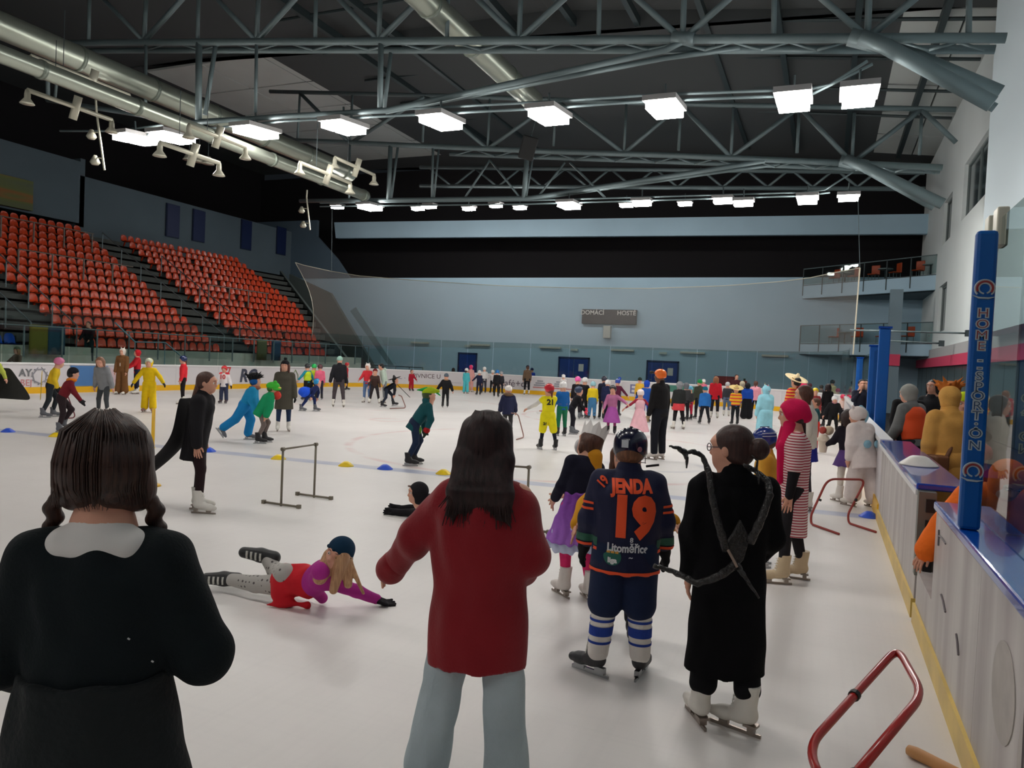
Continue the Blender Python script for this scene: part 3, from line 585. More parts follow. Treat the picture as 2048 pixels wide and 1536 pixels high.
def segbox(s_, z0, z1, g_=.004, push=0.):
    a, b2, c_, d_ = [np.array(q + (0,)) - OF for q in s_]; u_ = (b2 - a) / np.linalg.norm(b2 - a); n_ = np.array([u_[1], -u_[0], 0]); a = a + u_ * g_ + n_ * push; b2 = b2 - u_ * g_ + n_ * push
    return MB().prism([a + (0, 0, z0), b2 + (0, 0, z0), b2 + (0, 0, z1), a + (0, 0, z1)], (c_ + d_ - a - b2) / 2)
for s_ in seg:
    segbox(s_, .22, 1.0).build('panel', BW, rb); segbox(s_, 0.0, .215, 0, .02).build('kickplate', YEL, rb); segbox(s_, 1.0, 1.06, 0, .03).build('cap_rail', CAPW, rb)
# advertising print on the boards
def ad_left(y0, txt, size, c, z=.6, **k): text_flat(txt, size, M4((-24.985 + 12, y0 - 40, z), (0, 1, 0), (0, 0, 1)), mat('ad ink', c, .5), rb, **k)
def yl(px): return PX(px, 755, -25)[1]
ad_left((yl(495)), 'RC', .82, (62, 66, 84), .58, bold=.03, shear=.2); ad_left(yl(457), '7', .5, (200, 60, 60), .8, bold=.01)
ad_left(yl(50), 'AY', .34, (110, 112, 116), .7, bold=.012); ad_left(yl(52), 'BEJ', .32, (196, 120, 124), .36)
MB().box((-.01 - 24.99 + 12 + .0, yl(140) - 40, .24), (-24.975 + 12, yl(215) - 40, .97)).build('blue_poster', mat('blue poster', (78, 124, 180), .4), rb)
d_ = MB().lathe([(.4, 0), (.4, .02)], 24, (-24.97 + 12, yl(212) - 40, .55), [[0, 0, 1], [0, 1, 0], [-1, 0, 0]]).build('round_emblem', mat('pale pink disc', (214, 190, 196), .5), rb)
for k in range(7): a = k * .9; MB().tube([(-24.98 + 12, yl(79) - 40 + .3 * math.cos(a), .6 + .3 * math.sin(a)), (-24.98 + 12, yl(79) - 40 + .3 * math.cos(a + 1.4), .6 + .3 * math.sin(a + 1.4))], .02, 4).build('sketch_line', mat('grey ink', (150, 150, 158), .5), rb)
o = MB(); y_ = yl(590) - 40
o.tube([(-24.98 + 12, y_ - .22, .3), (-24.98 + 12, y_ - .2, .65), (-24.98 + 12, y_, .9), (-24.98 + 12, y_ + .2, .65), (-24.98 + 12, y_ + .22, .3), (-24.98 + 12, y_ - .22, .3)], .025, 4).build('arch_emblem', mat('olive ink', (120, 140, 96), .5), rb)
def ad_end(px, txt, size, c, z=.6, **k):
    x = PY(px, 775, 40)[0]; text_flat(txt, size, M4((x + 12, -.012, z), (1, 0, 0), (0, 0, 1)), mat('ad ink', c, .5), rb, **k)
def ad_corner(px, txt, size, c, z):
    # on the curved far-left corner: find the board facet seen there
    best = min(seg, key=lambda s_: abs(proj(((s_[0][0] + s_[1][0]) / 2, (s_[0][1] + s_[1][1]) / 2, .6))[0] - px)); a, b2 = np.array(best[0] + (0,)), np.array(best[1] + (0,)); u_ = b2 - a; n_ = np.array([u_[1], -u_[0], 0]) / np.linalg.norm(u_)
    q = (a + b2) / 2 - OF + n_ * .012; text_flat(txt, size, M4((q[0], q[1], z), u_, (0, 0, 1)), mat('ad ink', c, .5), rb)
ad_corner(872, 'PIVNICE U', .36, (84, 62, 66), .72); ad_corner(880, '—————', .2, (110, 112, 116), .42); ad_corner(822, '· ~ ·', .4, (110, 112, 140), .55)
ad_end(1030, 'café+co', .56, (96, 84, 96), .55, sx=1.05); ad_end(1275, 'ELI', .72, (110, 110, 150), .6, bold=.006)
for px in (1080, 1118):
    x = PY(px, 775, 40)[0] + 12
    for k in range(3): MB().box((x - .38 + k * .1, -.02, .5 + k * .12), (x + .38 - k * .1, -.012, .58 + k * .12)).build('print_mark', mat('grey ink', (150, 150, 158), .5), rb)
x = PY(1066, 775, 40)[0] + 12; MB().box((x, -.02, .38), (x + 3.0, -.012, .44)).build('print_bar', mat('faded red ink', (196, 120, 120), .5), rb)
x = PY(1336, 775, 40)[0] + 12; MB().box((x, -.02, .6), (x + 2.6, -.012, .95)).build('print_bar', mat('green ink', (60, 120, 104), .5), rb)
# glass above the far boards
FG = thin('board glass', (226, 234, 233)); eg = empty('board_glass', (-12, 40, 0)); tag(eg, 'clear protective glass panes standing on the far boards', 'rink glass')
for i, s_ in enumerate(seg):
    top_ = 2.9 if (s_[0][1] > 31 or s_[0][0] < -20) else 2.5
    if s_[0][0] > 0 and s_[0][1] < 26: continue
    a, b2 = [np.array(((p[0] + q[0]) / 2, (p[1] + q[1]) / 2, 0)) - OF for p, q in ((s_[0], s_[2]), (s_[1], s_[3]))]; u_ = (b2 - a) / np.linalg.norm(b2 - a)
    MB().prism([a + u_ * .02 + (0, 0, 1.06), b2 - u_ * .02 + (0, 0, 1.06), b2 - u_ * .02 + (0, 0, top_), a + u_ * .02 + (0, 0, top_)], np.array([u_[1], -u_[0], 0]) * .012).build('glass_pane', FG, eg)
# --- right side: bench counter, gate, near boards
RX = .72
SCUFF = mat('scuffed white board', (204, 200, 196), .42, kind='streaks', col2=(168, 160, 160), freq=3.2, var=.08, vscale=2.2)
BCAP = mat('glossy blue cap', (8, 70, 168), .16, coat=.4); BCNT = mat('glossy deep blue counter', (36, 66, 168), .14, coat=.4)
YOLD = mat('worn yellow kickplate', (222, 190, 96), .4, var=.2, vscale=2.5)
bc = empty('bench_boards', (RX, 8.6, 0)); tag(bc, 'scuffed white bench boards with wide blue counter top beyond the gate', 'rink boards')
for i in range(3):
    y0 = -2.05 + i * 1.4; MB().box((0, y0 + .005, .15), (.1, y0 + 1.395, 1.0)).build('panel', SCUFF, bc)
    MB().box((-.02, y0, 0), (.1, y0 + 1.4, .15)).build('kickplate', YOLD, bc)
MB().box((-.03, -2.07, 1.0), (.33, 2.2, 1.05)).build('counter_top', BCNT, bc, bev=.012); MB().box((-.035, -2.07, .96), (-.0, 2.2, 1.0)).build('edge_trim', CAPW, bc)
MB().box((-.02, -2.17, .36), (.1, -2.07, 1.0)).build('gate_post', mat('grey metal post', (112, 114, 108), .5, .4), bc)
for z in (.9, .74, .56, .44): MB().box((.03, -2.19, z - .05), (.09, -2.168, z + .05)).build('latch_slot', mat('black recess', (16, 16, 18), .6), bc)
tag(MB().lathe([(.17, 0), (.16, .012), (.08, .075), (.06, .085)], 24, (0, 0, 0)).build('white_marker_cone', mat('white plastic cone', (226, 222, 216), .35), smooth=True), 'white plastic dish cone lying on the blue counter', 'marker cone').location = PX(1836, 948, .84)
bpy.data.objects['white_marker_cone'].location.z = 1.052
# far right boards from the bench to the curve are part of the outline; blue posts carry glass
for i, (Y, zt, lb) in enumerate(((14.9, 2.72, 'tall blue post standing nearest the bench counter'), (17.8, 2.5, 'slimmer blue post behind the tall one'), (25, 2.4, 'farthest blue post by the far boards'))):
    o = MB().box((-.09, -.09, .0), (.09, .09, zt)).build('blue_post', mat('blue post paint', (8, 92, 178), .35), bev=.015); o.location = (.93, Y, 0); tag(o, lb, 'post'); MB().box((-.11, -.11, zt), (.11, .11, zt + .04)).build('post_cap', BCAP, o)
sg = empty('side_glass', (.93, 20, 0)); tag(sg, 'clear glass panes between the blue posts on the right side', 'rink glass')
for y0, y1 in ((-4.9, -2.3), (-2.1, 1.4), (1.4, 4.9), (5.1, 9)): MB().box((-.006, y0 + .02, 1.05), (.006, y1 - .02, 2.4)).build('glass_pane', FG, sg)
MB().box((-.1, -9.2, 0), (.0, 5, 0.1)).build('sill', STEEL_D, sg)
bb = empty('players_bench', (2.2, 12, 0)); tag(bb, 'dark long bench behind the counter', 'bench'); MB().box((-.2, -3, .42), (.2, 3, .48)).build('seat_board', mat('dark wood', (58, 44, 38), .6), bb)
for y in (-2.6, 0, 2.6): MB().box((-.15, y - .04, 0), (.15, y + .04, .42)).build('leg', STEEL_D, bb)
# near boards with blue sill, glass and lettered pillar
nb = empty('near_boards', (RX, 2, 0)); tag(nb, 'scuffed white boards with blue sill beside the camera', 'rink boards')
for i in range(4):
    y1 = 3.62 - i * 1.55; MB().box((0, y1 - 1.545, .15), (.12, y1, 1.0)).build('panel', SCUFF, nb)
    MB().box((-.02, y1 - 1.55, 0), (.12, y1, .15)).build('kickplate', YOLD, nb)
MB().box((-.02, -3.5, 1.0), (.3, 3.62, 1.055)).build('blue_sill', BCAP, nb, bev=.012); MB().box((-.02, 3.62, 0), (-.001, 4.44, .15)).build('kickplate', YOLD, nb); MB().box((0, 3.62, 0), (.1, 4.44, .4)).build('gate_sill', SCUFF, nb)
for k, (y0, z0, y1, z1) in enumerate(((3.45, .86, 3.15, .87), (3.44, .9, 3.43, .8), (1.15, .85, 1.12, .38), (3.2, .55, 3.0, .5), (2.6, .5, 2.5, .42))): MB().tube([(-.004, y0, z0), (-.004, (y0 + y1) / 2, (z0 + z1) / 2 + .01), (-.004, y1, z1)], .006, 4).build('scratch_mark', mat('dark scuff', (96, 88, 92), .6), nb)
for y, z, r_ in ((1.5, .62, .2), (.95, .5, .27)):
    MB().lathe([(r_, 0), (r_, .003)], 28, (-.004, y, z), [[0, 0, 1], [0, 1, 0], [-1, 0, 0]]).build('worn_disc_print', mat('worn grey print', (178, 172, 166), .5, var=.15, vscale=8), nb)
for y, z in ((2.6, .1), (1.4, .12)): pass
gp = empty('near_glass', (.87, 2, 0)); tag(gp, 'tall clear glass panes on the blue sill beside the camera', 'rink glass'); NG = thin('near board glass', (228, 236, 234), ior=1.9)
MB().box((-.006, 1.0, 1.055), (.006, 3.33, 2.78)).build('glass_pane', NG, gp); MB().box((-.006, -1.6, 1.055), (.006, .98, 2.78)).build('glass_pane', NG, gp)
for y in (3.2, 2.95): MB().box((-.03, y, 2.62), (.03, y + .12, 2.84)).build('glass_clamp', CREAM, gp, bev=.008)
pl = MB().box((-.052, -.07, 0), (.052, .0, 1.6)).build('blue_pillar', mat('blue lettered pillar', (0, 84, 160), .3), bev=.02); pl.location = tuple(G(1934, 1056, 1.055)); tag(pl, 'blue upright pillar lettered HOME SPORT ON at the glass end', 'pillar')
LET = mat('silver letter face', (170, 180, 184), .4); LRED = mat('red letter core', (140, 44, 44), .5); LBL = mat('dark letter core', (24, 60, 100), .5)
PM = lambda x, z, d=0.: M4((x, -.0705 - d, z), (1, 0, 0), (0, 0, 1))
def pz(py): return PX(1950, py, .87)[2] * 1.0
zs = np.linspace(1.28, .42, 14)
for ch, y in zip('HOME', (648, 664, 683, 701)):
    z = 1.0; 
def pil_z(py): return float(PY(1945, py, 5.36)[2] - 1.055)
for ch, y, c in [('H', 645, LRED), ('O', 664, LRED), ('M', 683, LRED), ('E', 702, LRED), ('-', 725, LBL), ('-', 738, LBL), ('S', 754, LBL), ('P', 772, LBL), ('O', 788, LBL), ('R', 805, LBL), ('T', 822, LBL), (':', 838, LBL), ('O', 853, LBL), ('N', 874, LBL)]:
    z = pil_z(y); text_flat(ch, .066, PM(0, z, .001), LET, pl, bold=.005, sx=1.15); text_flat(ch, .066, PM(0, z, .002), c, pl, bold=-.0008, sx=1.15)
for y in (602, 918):
    z = pil_z(y); e = MB()
    for a0, a1, r_, cc, nm in ((-.6, 3.6, .036, LRED, 'emblem_arc'), (-1.2, 4.6, .028, LET, 'emblem_ring'), (-.8, 3.9, .045, LET, 'emblem_ring')):
        MB().tube([(r_ * math.cos(a), -.073, z + r_ * math.sin(a)) for a in np.linspace(a0, a1, 18)], .005 if cc is LET else .008, 5).build(nm, cc, pl)
    MB().tube([(-.058, -.073, z - .035), (-.025, -.073, z - .05), (.02, -.073, z - .052), (.05, -.073, z - .045)], [.001, .006, .006, .001], 5).build('emblem_swoosh', LET, pl)
# --- things on the ice
def cone(px, py, c, label, z=0.):
    p = G(px, py, z); o = MB().lathe([(.13, 0), (.125, .01), (.07, .055), (.035, .075), (.03, .075)], 20).build('marker_cone', mat('cone plastic', c, .4), smooth=True); o.location = p; tag(o, label, 'marker cone'); return o
Yc_, Bc_ = (240, 204, 10), (36, 84, 210)
cone(16, 864, Bc_, 'blue dish cone on the ice line near the left edge'); cone(112, 873, Yc_, 'yellow dish cone at the feet of the maroon-jacket child')
cone(295, 896, Yc_, 'yellow dish cone next to the yellow pole'); cone(417, 903, Bc_, 'blue dish cone just right of the girl with the long black cape')
cone(557, 918, Yc_, 'yellow dish cone left of the grey hurdle'); cone(692, 932, Yc_, 'yellow dish cone between the grey hurdle and a blue cone')
cone(770, 938, Bc_, 'blue dish cone behind the grey hurdle, toward the green runner'); cone(887, 948, Yc_, 'yellow dish cone left of the red-shirt girl'); cone(1738, 1034, Bc_, 'blue dish cone beside the bench boards')
# yellow pole
a = G(303, 972); o = MB().tube([(0, 0, 0), (0, 0, 1.02)], .022, 10).build('slalom_pole', mat('yellow pole', (226, 176, 20), .4), smooth=True); o.location = a; tag(o, 'thin yellow slalom pole behind the braided girl', 'pole'); MB().lathe([(.12, 0), (.11, .02), (.03, .05)], 16).build('pole_base', mat('yellow pole', (226, 176, 20), .4), o, smooth=True)
# grey hurdle
GB = mat('brown-grey pipe', (122, 114, 100), .45, .3)
def hurdle(p1, p2, zt, label, w_=.26):
    p1, p2 = np.array(p1), np.array(p2); r = empty('training_hurdle', p1); tag(r, label, 'hurdle'); d = p2 - p1
    for q in (np.zeros(3), d): MB().tube([q, q + (0, 0, zt)], .014, 8).build('upright', GB, r, smooth=True)
    MB().tube([(0, 0, zt), d + (0, 0, zt)], .012, 8).build('crossbar', GB, r, smooth=True)
    for q in (np.zeros(3), d):
        MB().tube([q + (-w_, 0, .02), q + (w_, 0, .02)], .014, 8).build('foot', GB, r, smooth=True)
        for k in (-w_, w_): MB().box(tuple(q + (k - .02, -.02, 0)), tuple(q + (k + .02, .02, .045))).build('foot_cap', GB, r)
        MB().tube([q + (0, -.02, zt), q + (0, .02, zt)], .024, 8).build('joint', GB, r)
hurdle(G(562, 1012), G(628, 995), .68, 'grey pipe hurdle standing free on the ice')
hurdle(G(908, 1050), G(1052, 1062), .7, 'grey pipe hurdle half hidden behind the red-shirt girl')
# red skating frames
REDP = mat('red painted tube', (158, 26, 22), .3, coat=.3); REDD = mat('dull red tube', (150, 52, 46), .45)
def smoothpath(pts, n=6):
    pts = [np.array(p, float) for p in pts]; out = [pts[0]]
    for i in range(1, len(pts) - 1):
        a, b2, c_ = pts[i - 1], pts[i], pts[i + 1]; la = np.linalg.norm(a - b2); lc = np.linalg.norm(c_ - b2); r_ = min(.12, la * .45, lc * .45); s_ = b2 + (a - b2) / la * r_; e_ = b2 + (c_ - b2) / lc * r_
        for k in range(n + 1): t = k / n; out.append(s_ * (1 - t) ** 2 + b2 * 2 * t * (1 - t) + e_ * t * t)
    return out + [pts[-1]]
def frame(label, pts, r_, m, bands=()):
    pts = [np.array(p, float) for p in pts]; o_ = pts[0] * np.array([1, 1, 0]); P_ = smoothpath([p - o_ for p in pts]); o = MB().tube(P_, r_, 10).build('skating_frame', m, smooth=True); o.location = o_; tag(o, label, 'skating aid')
    for b2, c_ in bands:
        b2, c_ = np.array(b2) - o_, np.array(c_) - o_; u_ = (c_ - b2) / np.linalg.norm(c_ - b2); MB().tube([b2 - u_ * .012, b2 + u_ * .012], r_ * 1.35, 10).build('black_clamp', mat('black clamp', (18, 18, 18), .5), o)
    return o
h1 = [G(1677, 1067, .02), G(1622, 1050, .02), G(1632, 1010, .05) * 1, None]
fa, fb = G(1678, 1068, .015), G(1622, 1048, .015); ga, gb = G(1752, 1064, .015), G(1697, 1046, .015)
ta = PD(1655, 958, depth(fb) + .05); tb_ = PD(1732, 959, depth(gb) + .1)
frame('dull red bent-tube skating frame standing near the bench boards', [fa, fb, PD(1622, 1030, depth(fb)), ta, tb_, PD(1696, 1028, depth(gb)), gb, ga], .014, REDD, [(PD(1640, 1000, depth(fb)), ta), (PD(1712, 1000, depth(gb)), tb_)])
dd = 3.4; q1, q2, q3, q4 = PD(1800, 1296, 4.0), PD(1848, 1385, 3.75), PD(1640, 1620, 3.1), PD(1618, 1490, 3.35)
q1, q2 = G(1795, 1296, .62), G(1846, 1388, .60)
b1, b2_ = PD(1625, 1500, 2.9), PD(1715, 1560, 2.75)
q3 = PD(1640, 1590, 2.6); q4 = PD(1614, 1495, 2.75); q0 = PD(1705, 1545, 2.55)
frame('glossy red tube skating frame with black clamps, lowest near the boards', [PD(1660, 1600, 2.45), q4, q1, q2, PD(1660, 1610, 2.35)], .017, REDP, [(q4 + (q1 - q4) * .47, q1), (q2 + (PD(1660, 1610, 2.35) - q2) * .78, q2)])
p = G(1812, 1497, .03); o = MB().lathe([(.004, 0), (.024, .012), (.03, .05), (.026, .25), (.03, .6)], 16, (0, 0, 0), np.array([[1, 0, 0], [0, 0, 1], [0, -1, 0]])).build('wooden_stick', mat('pale wood', (206, 150, 96), .5), smooth=True); o.location = p; d_ = G(1880, 1530, .03) - p; o.rotation_euler = (0, 0, math.atan2(d_[1], d_[0]) - math.pi / 2); tag(o, 'rounded end of a pale wooden stick lying by the kickplate', 'stick')
# ================================================================ people: clothing and bodies grown as smooth implicit surfaces
def surface(prims, cell, fold=None):
    """polygonise a list of blended shapes (naive surface nets)"""
    lo = np.full(3, 1e9); hi = -lo
    for p in prims:
        if p[0] == 'c': pts = np.array([p[1], p[2]]); r = max(p[3], p[4])
        elif p[0] == 'e': pts = np.array([p[1]]); r = max(p[2])
        elif p[0] == 'b': pts = np.array([p[1]]); r = float(np.linalg.norm(p[2])) + p[4]
        else: continue
        lo = np.minimum(lo, pts.min(0) - r - .03); hi = np.maximum(hi, pts.max(0) + r + .03)
    lo -= 2.5 * cell; n = np.ceil((hi + 2.5 * cell - lo) / cell).astype(int) + 1
    ax = [lo[i] + cell * np.arange(n[i]) for i in range(3)]; D = np.full(tuple(n), 1.0, np.float32)
    def block(c0, c1):
        i0 = np.clip(np.floor((c0 - lo) / cell).astype(int), 0, n - 1); i1 = np.clip(np.ceil((c1 - lo) / cell).astype(int) + 1, 1, n)
        sl = tuple(slice(a, b2) for a, b2 in zip(i0, i1)); X, Y, Z = np.meshgrid(*[ax[i][sl[i]] for i in range(3)], indexing='ij'); return sl, np.stack([X, Y, Z], -1)
    for p in prims:
        t = p[0]
        if t == 'cut':
            P = np.stack(np.meshgrid(*ax, indexing='ij'), -1); d = (P - np.array(p[1])) @ np.array(p[2]); D = np.maximum(D, d.astype(np.float32)); continue
        k = p[-1]
        if t == 'c':
            a, b2, ra, rb, Mx = np.array(p[1], float), np.array(p[2], float), p[3], p[4], p[5]; r = max(ra, rb) + k + 2 * cell
            sl, P = block(np.minimum(a, b2) - r, np.maximum(a, b2) + r); pa = P - a; ba = b2 - a
            if Mx is not None: pa = pa @ Mx.T; ba = Mx @ ba
            h = np.clip((pa @ ba) / (ba @ ba + 1e-9), 0, 1); d = np.linalg.norm(pa - h[..., None] * ba, axis=-1) - (ra + (rb - ra) * h)
        elif t in ('e', '-e'):
            c_, rr, Rm = np.array(p[1], float), np.array(p[2], float), p[3]; r = rr.max() + k + 2 * cell; sl, P = block(c_ - r, c_ + r); q = P - c_
            if Rm is not None: q = q @ Rm
            k0 = np.linalg.norm(q / rr, axis=-1); k1 = np.linalg.norm(q / (rr * rr), axis=-1) + 1e-9; d = k0 * (k0 - 1) / k1
        elif t == 'b':
            c_, hh, Rm, rd = np.array(p[1], float), np.array(p[2], float), p[3], p[4]; r = float(np.linalg.norm(hh)) + rd + k + 2 * cell; sl, P = block(c_ - r, c_ + r); q = P - c_
            if Rm is not None: q = q @ Rm
            q = np.abs(q) - hh; d = np.linalg.norm(np.maximum(q, 0), axis=-1) + np.minimum(q.max(-1), 0) - rd
        d = d.astype(np.float32); E_ = D[sl]
        if t == '-e': h = np.clip(.5 - .5 * (E_ + d) / max(k, 1e-4), 0, 1); D[sl] = E_ * (1 - h) + (-d) * h + k * h * (1 - h)
        else: h = np.clip(.5 + .5 * (E_ - d) / max(k, 1e-4), 0, 1); D[sl] = E_ * (1 - h) + d * h - k * h * (1 - h)
    if fold:
        am, fr, sd = fold; X, Y, Z = np.meshgrid(*ax, indexing='ij'); ph = sd * 1.7
        D += am * (np.sin(fr * (X + .35 * Z) + ph) * np.sin(fr * .8 * (Y - .3 * Z) + 2 * ph) + .6 * np.sin(fr * 1.9 * (X * .8 - Y * .5) + .6 * np.sin(fr * .5 * Z + ph) * 2)).astype(np.float32)
    S = D < 0; nx, ny, nz = n - 1
    acc = np.zeros((nx, ny, nz, 3), np.float32); cnt = np.zeros((nx, ny, nz), np.float32)
    for axis in range(3):
        s0 = [slice(None)] * 3; s1 = [slice(None)] * 3; s0[axis] = slice(0, -1); s1[axis] = slice(1, None)
        A = D[tuple(s0)]; B_ = D[tuple(s1)]; cr = (A < 0) != (B_ < 0)
        I = np.argwhere(cr); 
        if not len(I): return None
        a = A[cr]; b2 = B_[cr]; t = a / (a - b2); pos = I.astype(np.float32).copy(); pos[:, axis] += t
        o1, o2 = [i for i in range(3) if i != axis]
        for d1 in (0, -1):
            for d2 in (0, -1):
                C_ = I.copy(); C_[:, o1] += d1; C_[:, o2] += d2
                ok = (C_ >= 0).all(1) & (C_ < np.array([nx, ny, nz])).all(1); C_ = C_[ok]
                np.add.at(acc, tuple(C_.T), pos[ok]); np.add.at(cnt, tuple(C_.T), 1)
    idx = -np.ones((nx, ny, nz), int); m_ = cnt > 0; idx[m_] = np.arange(m_.sum()); V = lo + cell * (acc[m_] / cnt[m_][:, None]); Q = []
    for axis in range(3):
        s0 = [slice(None)] * 3; s1 = [slice(None)] * 3; s0[axis] = slice(0, -1); s1[axis] = slice(1, None)
        A = S[tuple(s0)]; B_ = S[tuple(s1)]; I = np.argwhere(A != B_); o1, o2 = [(1, 2), (2, 0), (0, 1)][axis]
        I = I[(I[:, o1] > 0) & (I[:, o2] > 0) & (I[:, o1] < [nx, ny, nz][o1]) & (I[:, o2] < [nx, ny, nz][o2])]
        flip = A[tuple(I.T)]; q = []
        for d1, d2 in ((-1, -1), (0, -1), (0, 0), (-1, 0)):
            C_ = I.copy(); C_[:, o1] += d1; C_[:, o2] += d2; q.append(idx[tuple(C_.T)])
        q = np.stack(q, 1); q[~flip] = q[~flip][:, ::-1]; Q.append(q)
    return V, np.concatenate(Q)
def np_mesh(name, V, Q, m):
    me = bpy.data.meshes.new(name); me.vertices.add(len(V)); me.vertices.foreach_set('co', V.astype(np.float32).ravel())
    me.loops.add(Q.size); me.loops.foreach_set('vertex_index', Q.astype(np.int32).ravel()); me.polygons.add(len(Q)); me.polygons.foreach_set('loop_start', np.arange(0, Q.size, 4, dtype=np.int32))
    me.polygons.foreach_set('use_smooth', np.ones(len(Q), bool)); me.update(calc_edges=True); me.validate(); me.materials.append(m); return me
def rx(a): a = math.radians(a); return np.array([[1, 0, 0], [0, math.cos(a), -math.sin(a)], [0, math.sin(a), math.cos(a)]])
def ry(a): a = math.radians(a); return np.array([[math.cos(a), 0, math.sin(a)], [0, 1, 0], [-math.sin(a), 0, math.cos(a)]])
def rz(a): a = math.radians(a); return np.array([[math.cos(a), -math.sin(a), 0], [math.sin(a), math.cos(a), 0], [0, 0, 1]])
SKIN = (214, 158, 134); HAIR = (46, 28, 24)
SKATES = {}
def cloth(c, rough=.85, **k): return mat('cloth', c, rough, bump=.15, bscale=60, var=.1, vscale=9, spec=.25, **k)
_sk = {}
def skate_geo(kind, fine):
    key = (kind, fine)
    if key not in _sk:
        cell = .006 if fine else .014; h = .27 if kind == 'figure' else .25
        pr = [('c', (0, -.055, .1), (0, .1, .078), .042, .036, None, .02), ('c', (0, .08, .076), (0, .15, .07), .038, .028, None, .02), ('c', (0, -.04, .12), (0, -.05, h), .046, .054, None, .03), ('c', (0, .0, .1), (0, -.02, .2), .045, .04, None, .03), ('cut', (0, 0, h), (0, 0, 1))]
        V, Q = surface(pr, cell); bl = MB()
        if kind == 'figure':
            bl.box((-.03, -.1, .028 + .02), (.03, -.03, .062)).box((-.006, -.12, .0), (.006, .17, .018)).box((-.02, -.085, .018), (.02, -.05, .05)).box((-.015, .06, .018), (.015, .11, .05))
        else:
            bl.box((-.006, -.13, .0), (.006, .15, .02)).box((-.016, -.1, .018), (.016, -.03, .06)).box((-.016, .05, .018), (.016, .13, .055)).box((-.01, -.1, .018), (.01, .13, .03))
        _sk[key] = (V, Q, bl)
    return _sk[key]
_skm = {}
def skate(parent, foot, R, s, kind, col, fine):
    V, Q, bl = skate_geo(kind, fine); key = (kind, fine, tuple(col))
    if key not in _skm:
        bc_ = mat('blade steel', (170, 172, 175), .25, .9) if kind == 'hockey' else mat('blade steel', (150, 140, 132), .3, .8)
        lace = MB()
        for i in range(5): z = .13 + i * .024; lace.tube([(-.03, .012 - i * .004 + .02, z), (0, .03 - i * .004 + .018, z + .006), (.03, .012 - i * .004 + .02, z)], .004, 4)
        _skm[key] = (np_mesh('skate', V, Q, mat('skate boot', col, .45)), bl.mesh('blade', bc_), lace.mesh('laces', mat('boot laces', (200, 198, 190) if sum(col) < 400 else (236, 234, 228), .7)))
    o = bpy.data.objects.new('skate', _skm[key][0]); COL.objects.link(o); o.parent = parent
    m = Matrix.Identity(4)
    for i in range(3):
        for j in range(3): m[i][j] = R[i][j] * s
        m[i][3] = foot[i]
    o.matrix_local = m
    b2 = bpy.data.objects.new('blade', _skm[key][1]); COL.objects.link(b2); b2.parent = o
    if fine: l_ = bpy.data.objects.new('laces', _skm[key][2]); COL.objects.link(l_); l_.parent = o
    return o
def ldir(f, a, sd):
    f, a = math.radians(f), math.radians(a); return np.array([sd * math.sin(a), math.sin(f) * math.cos(a), -math.cos(f) * math.cos(a)])
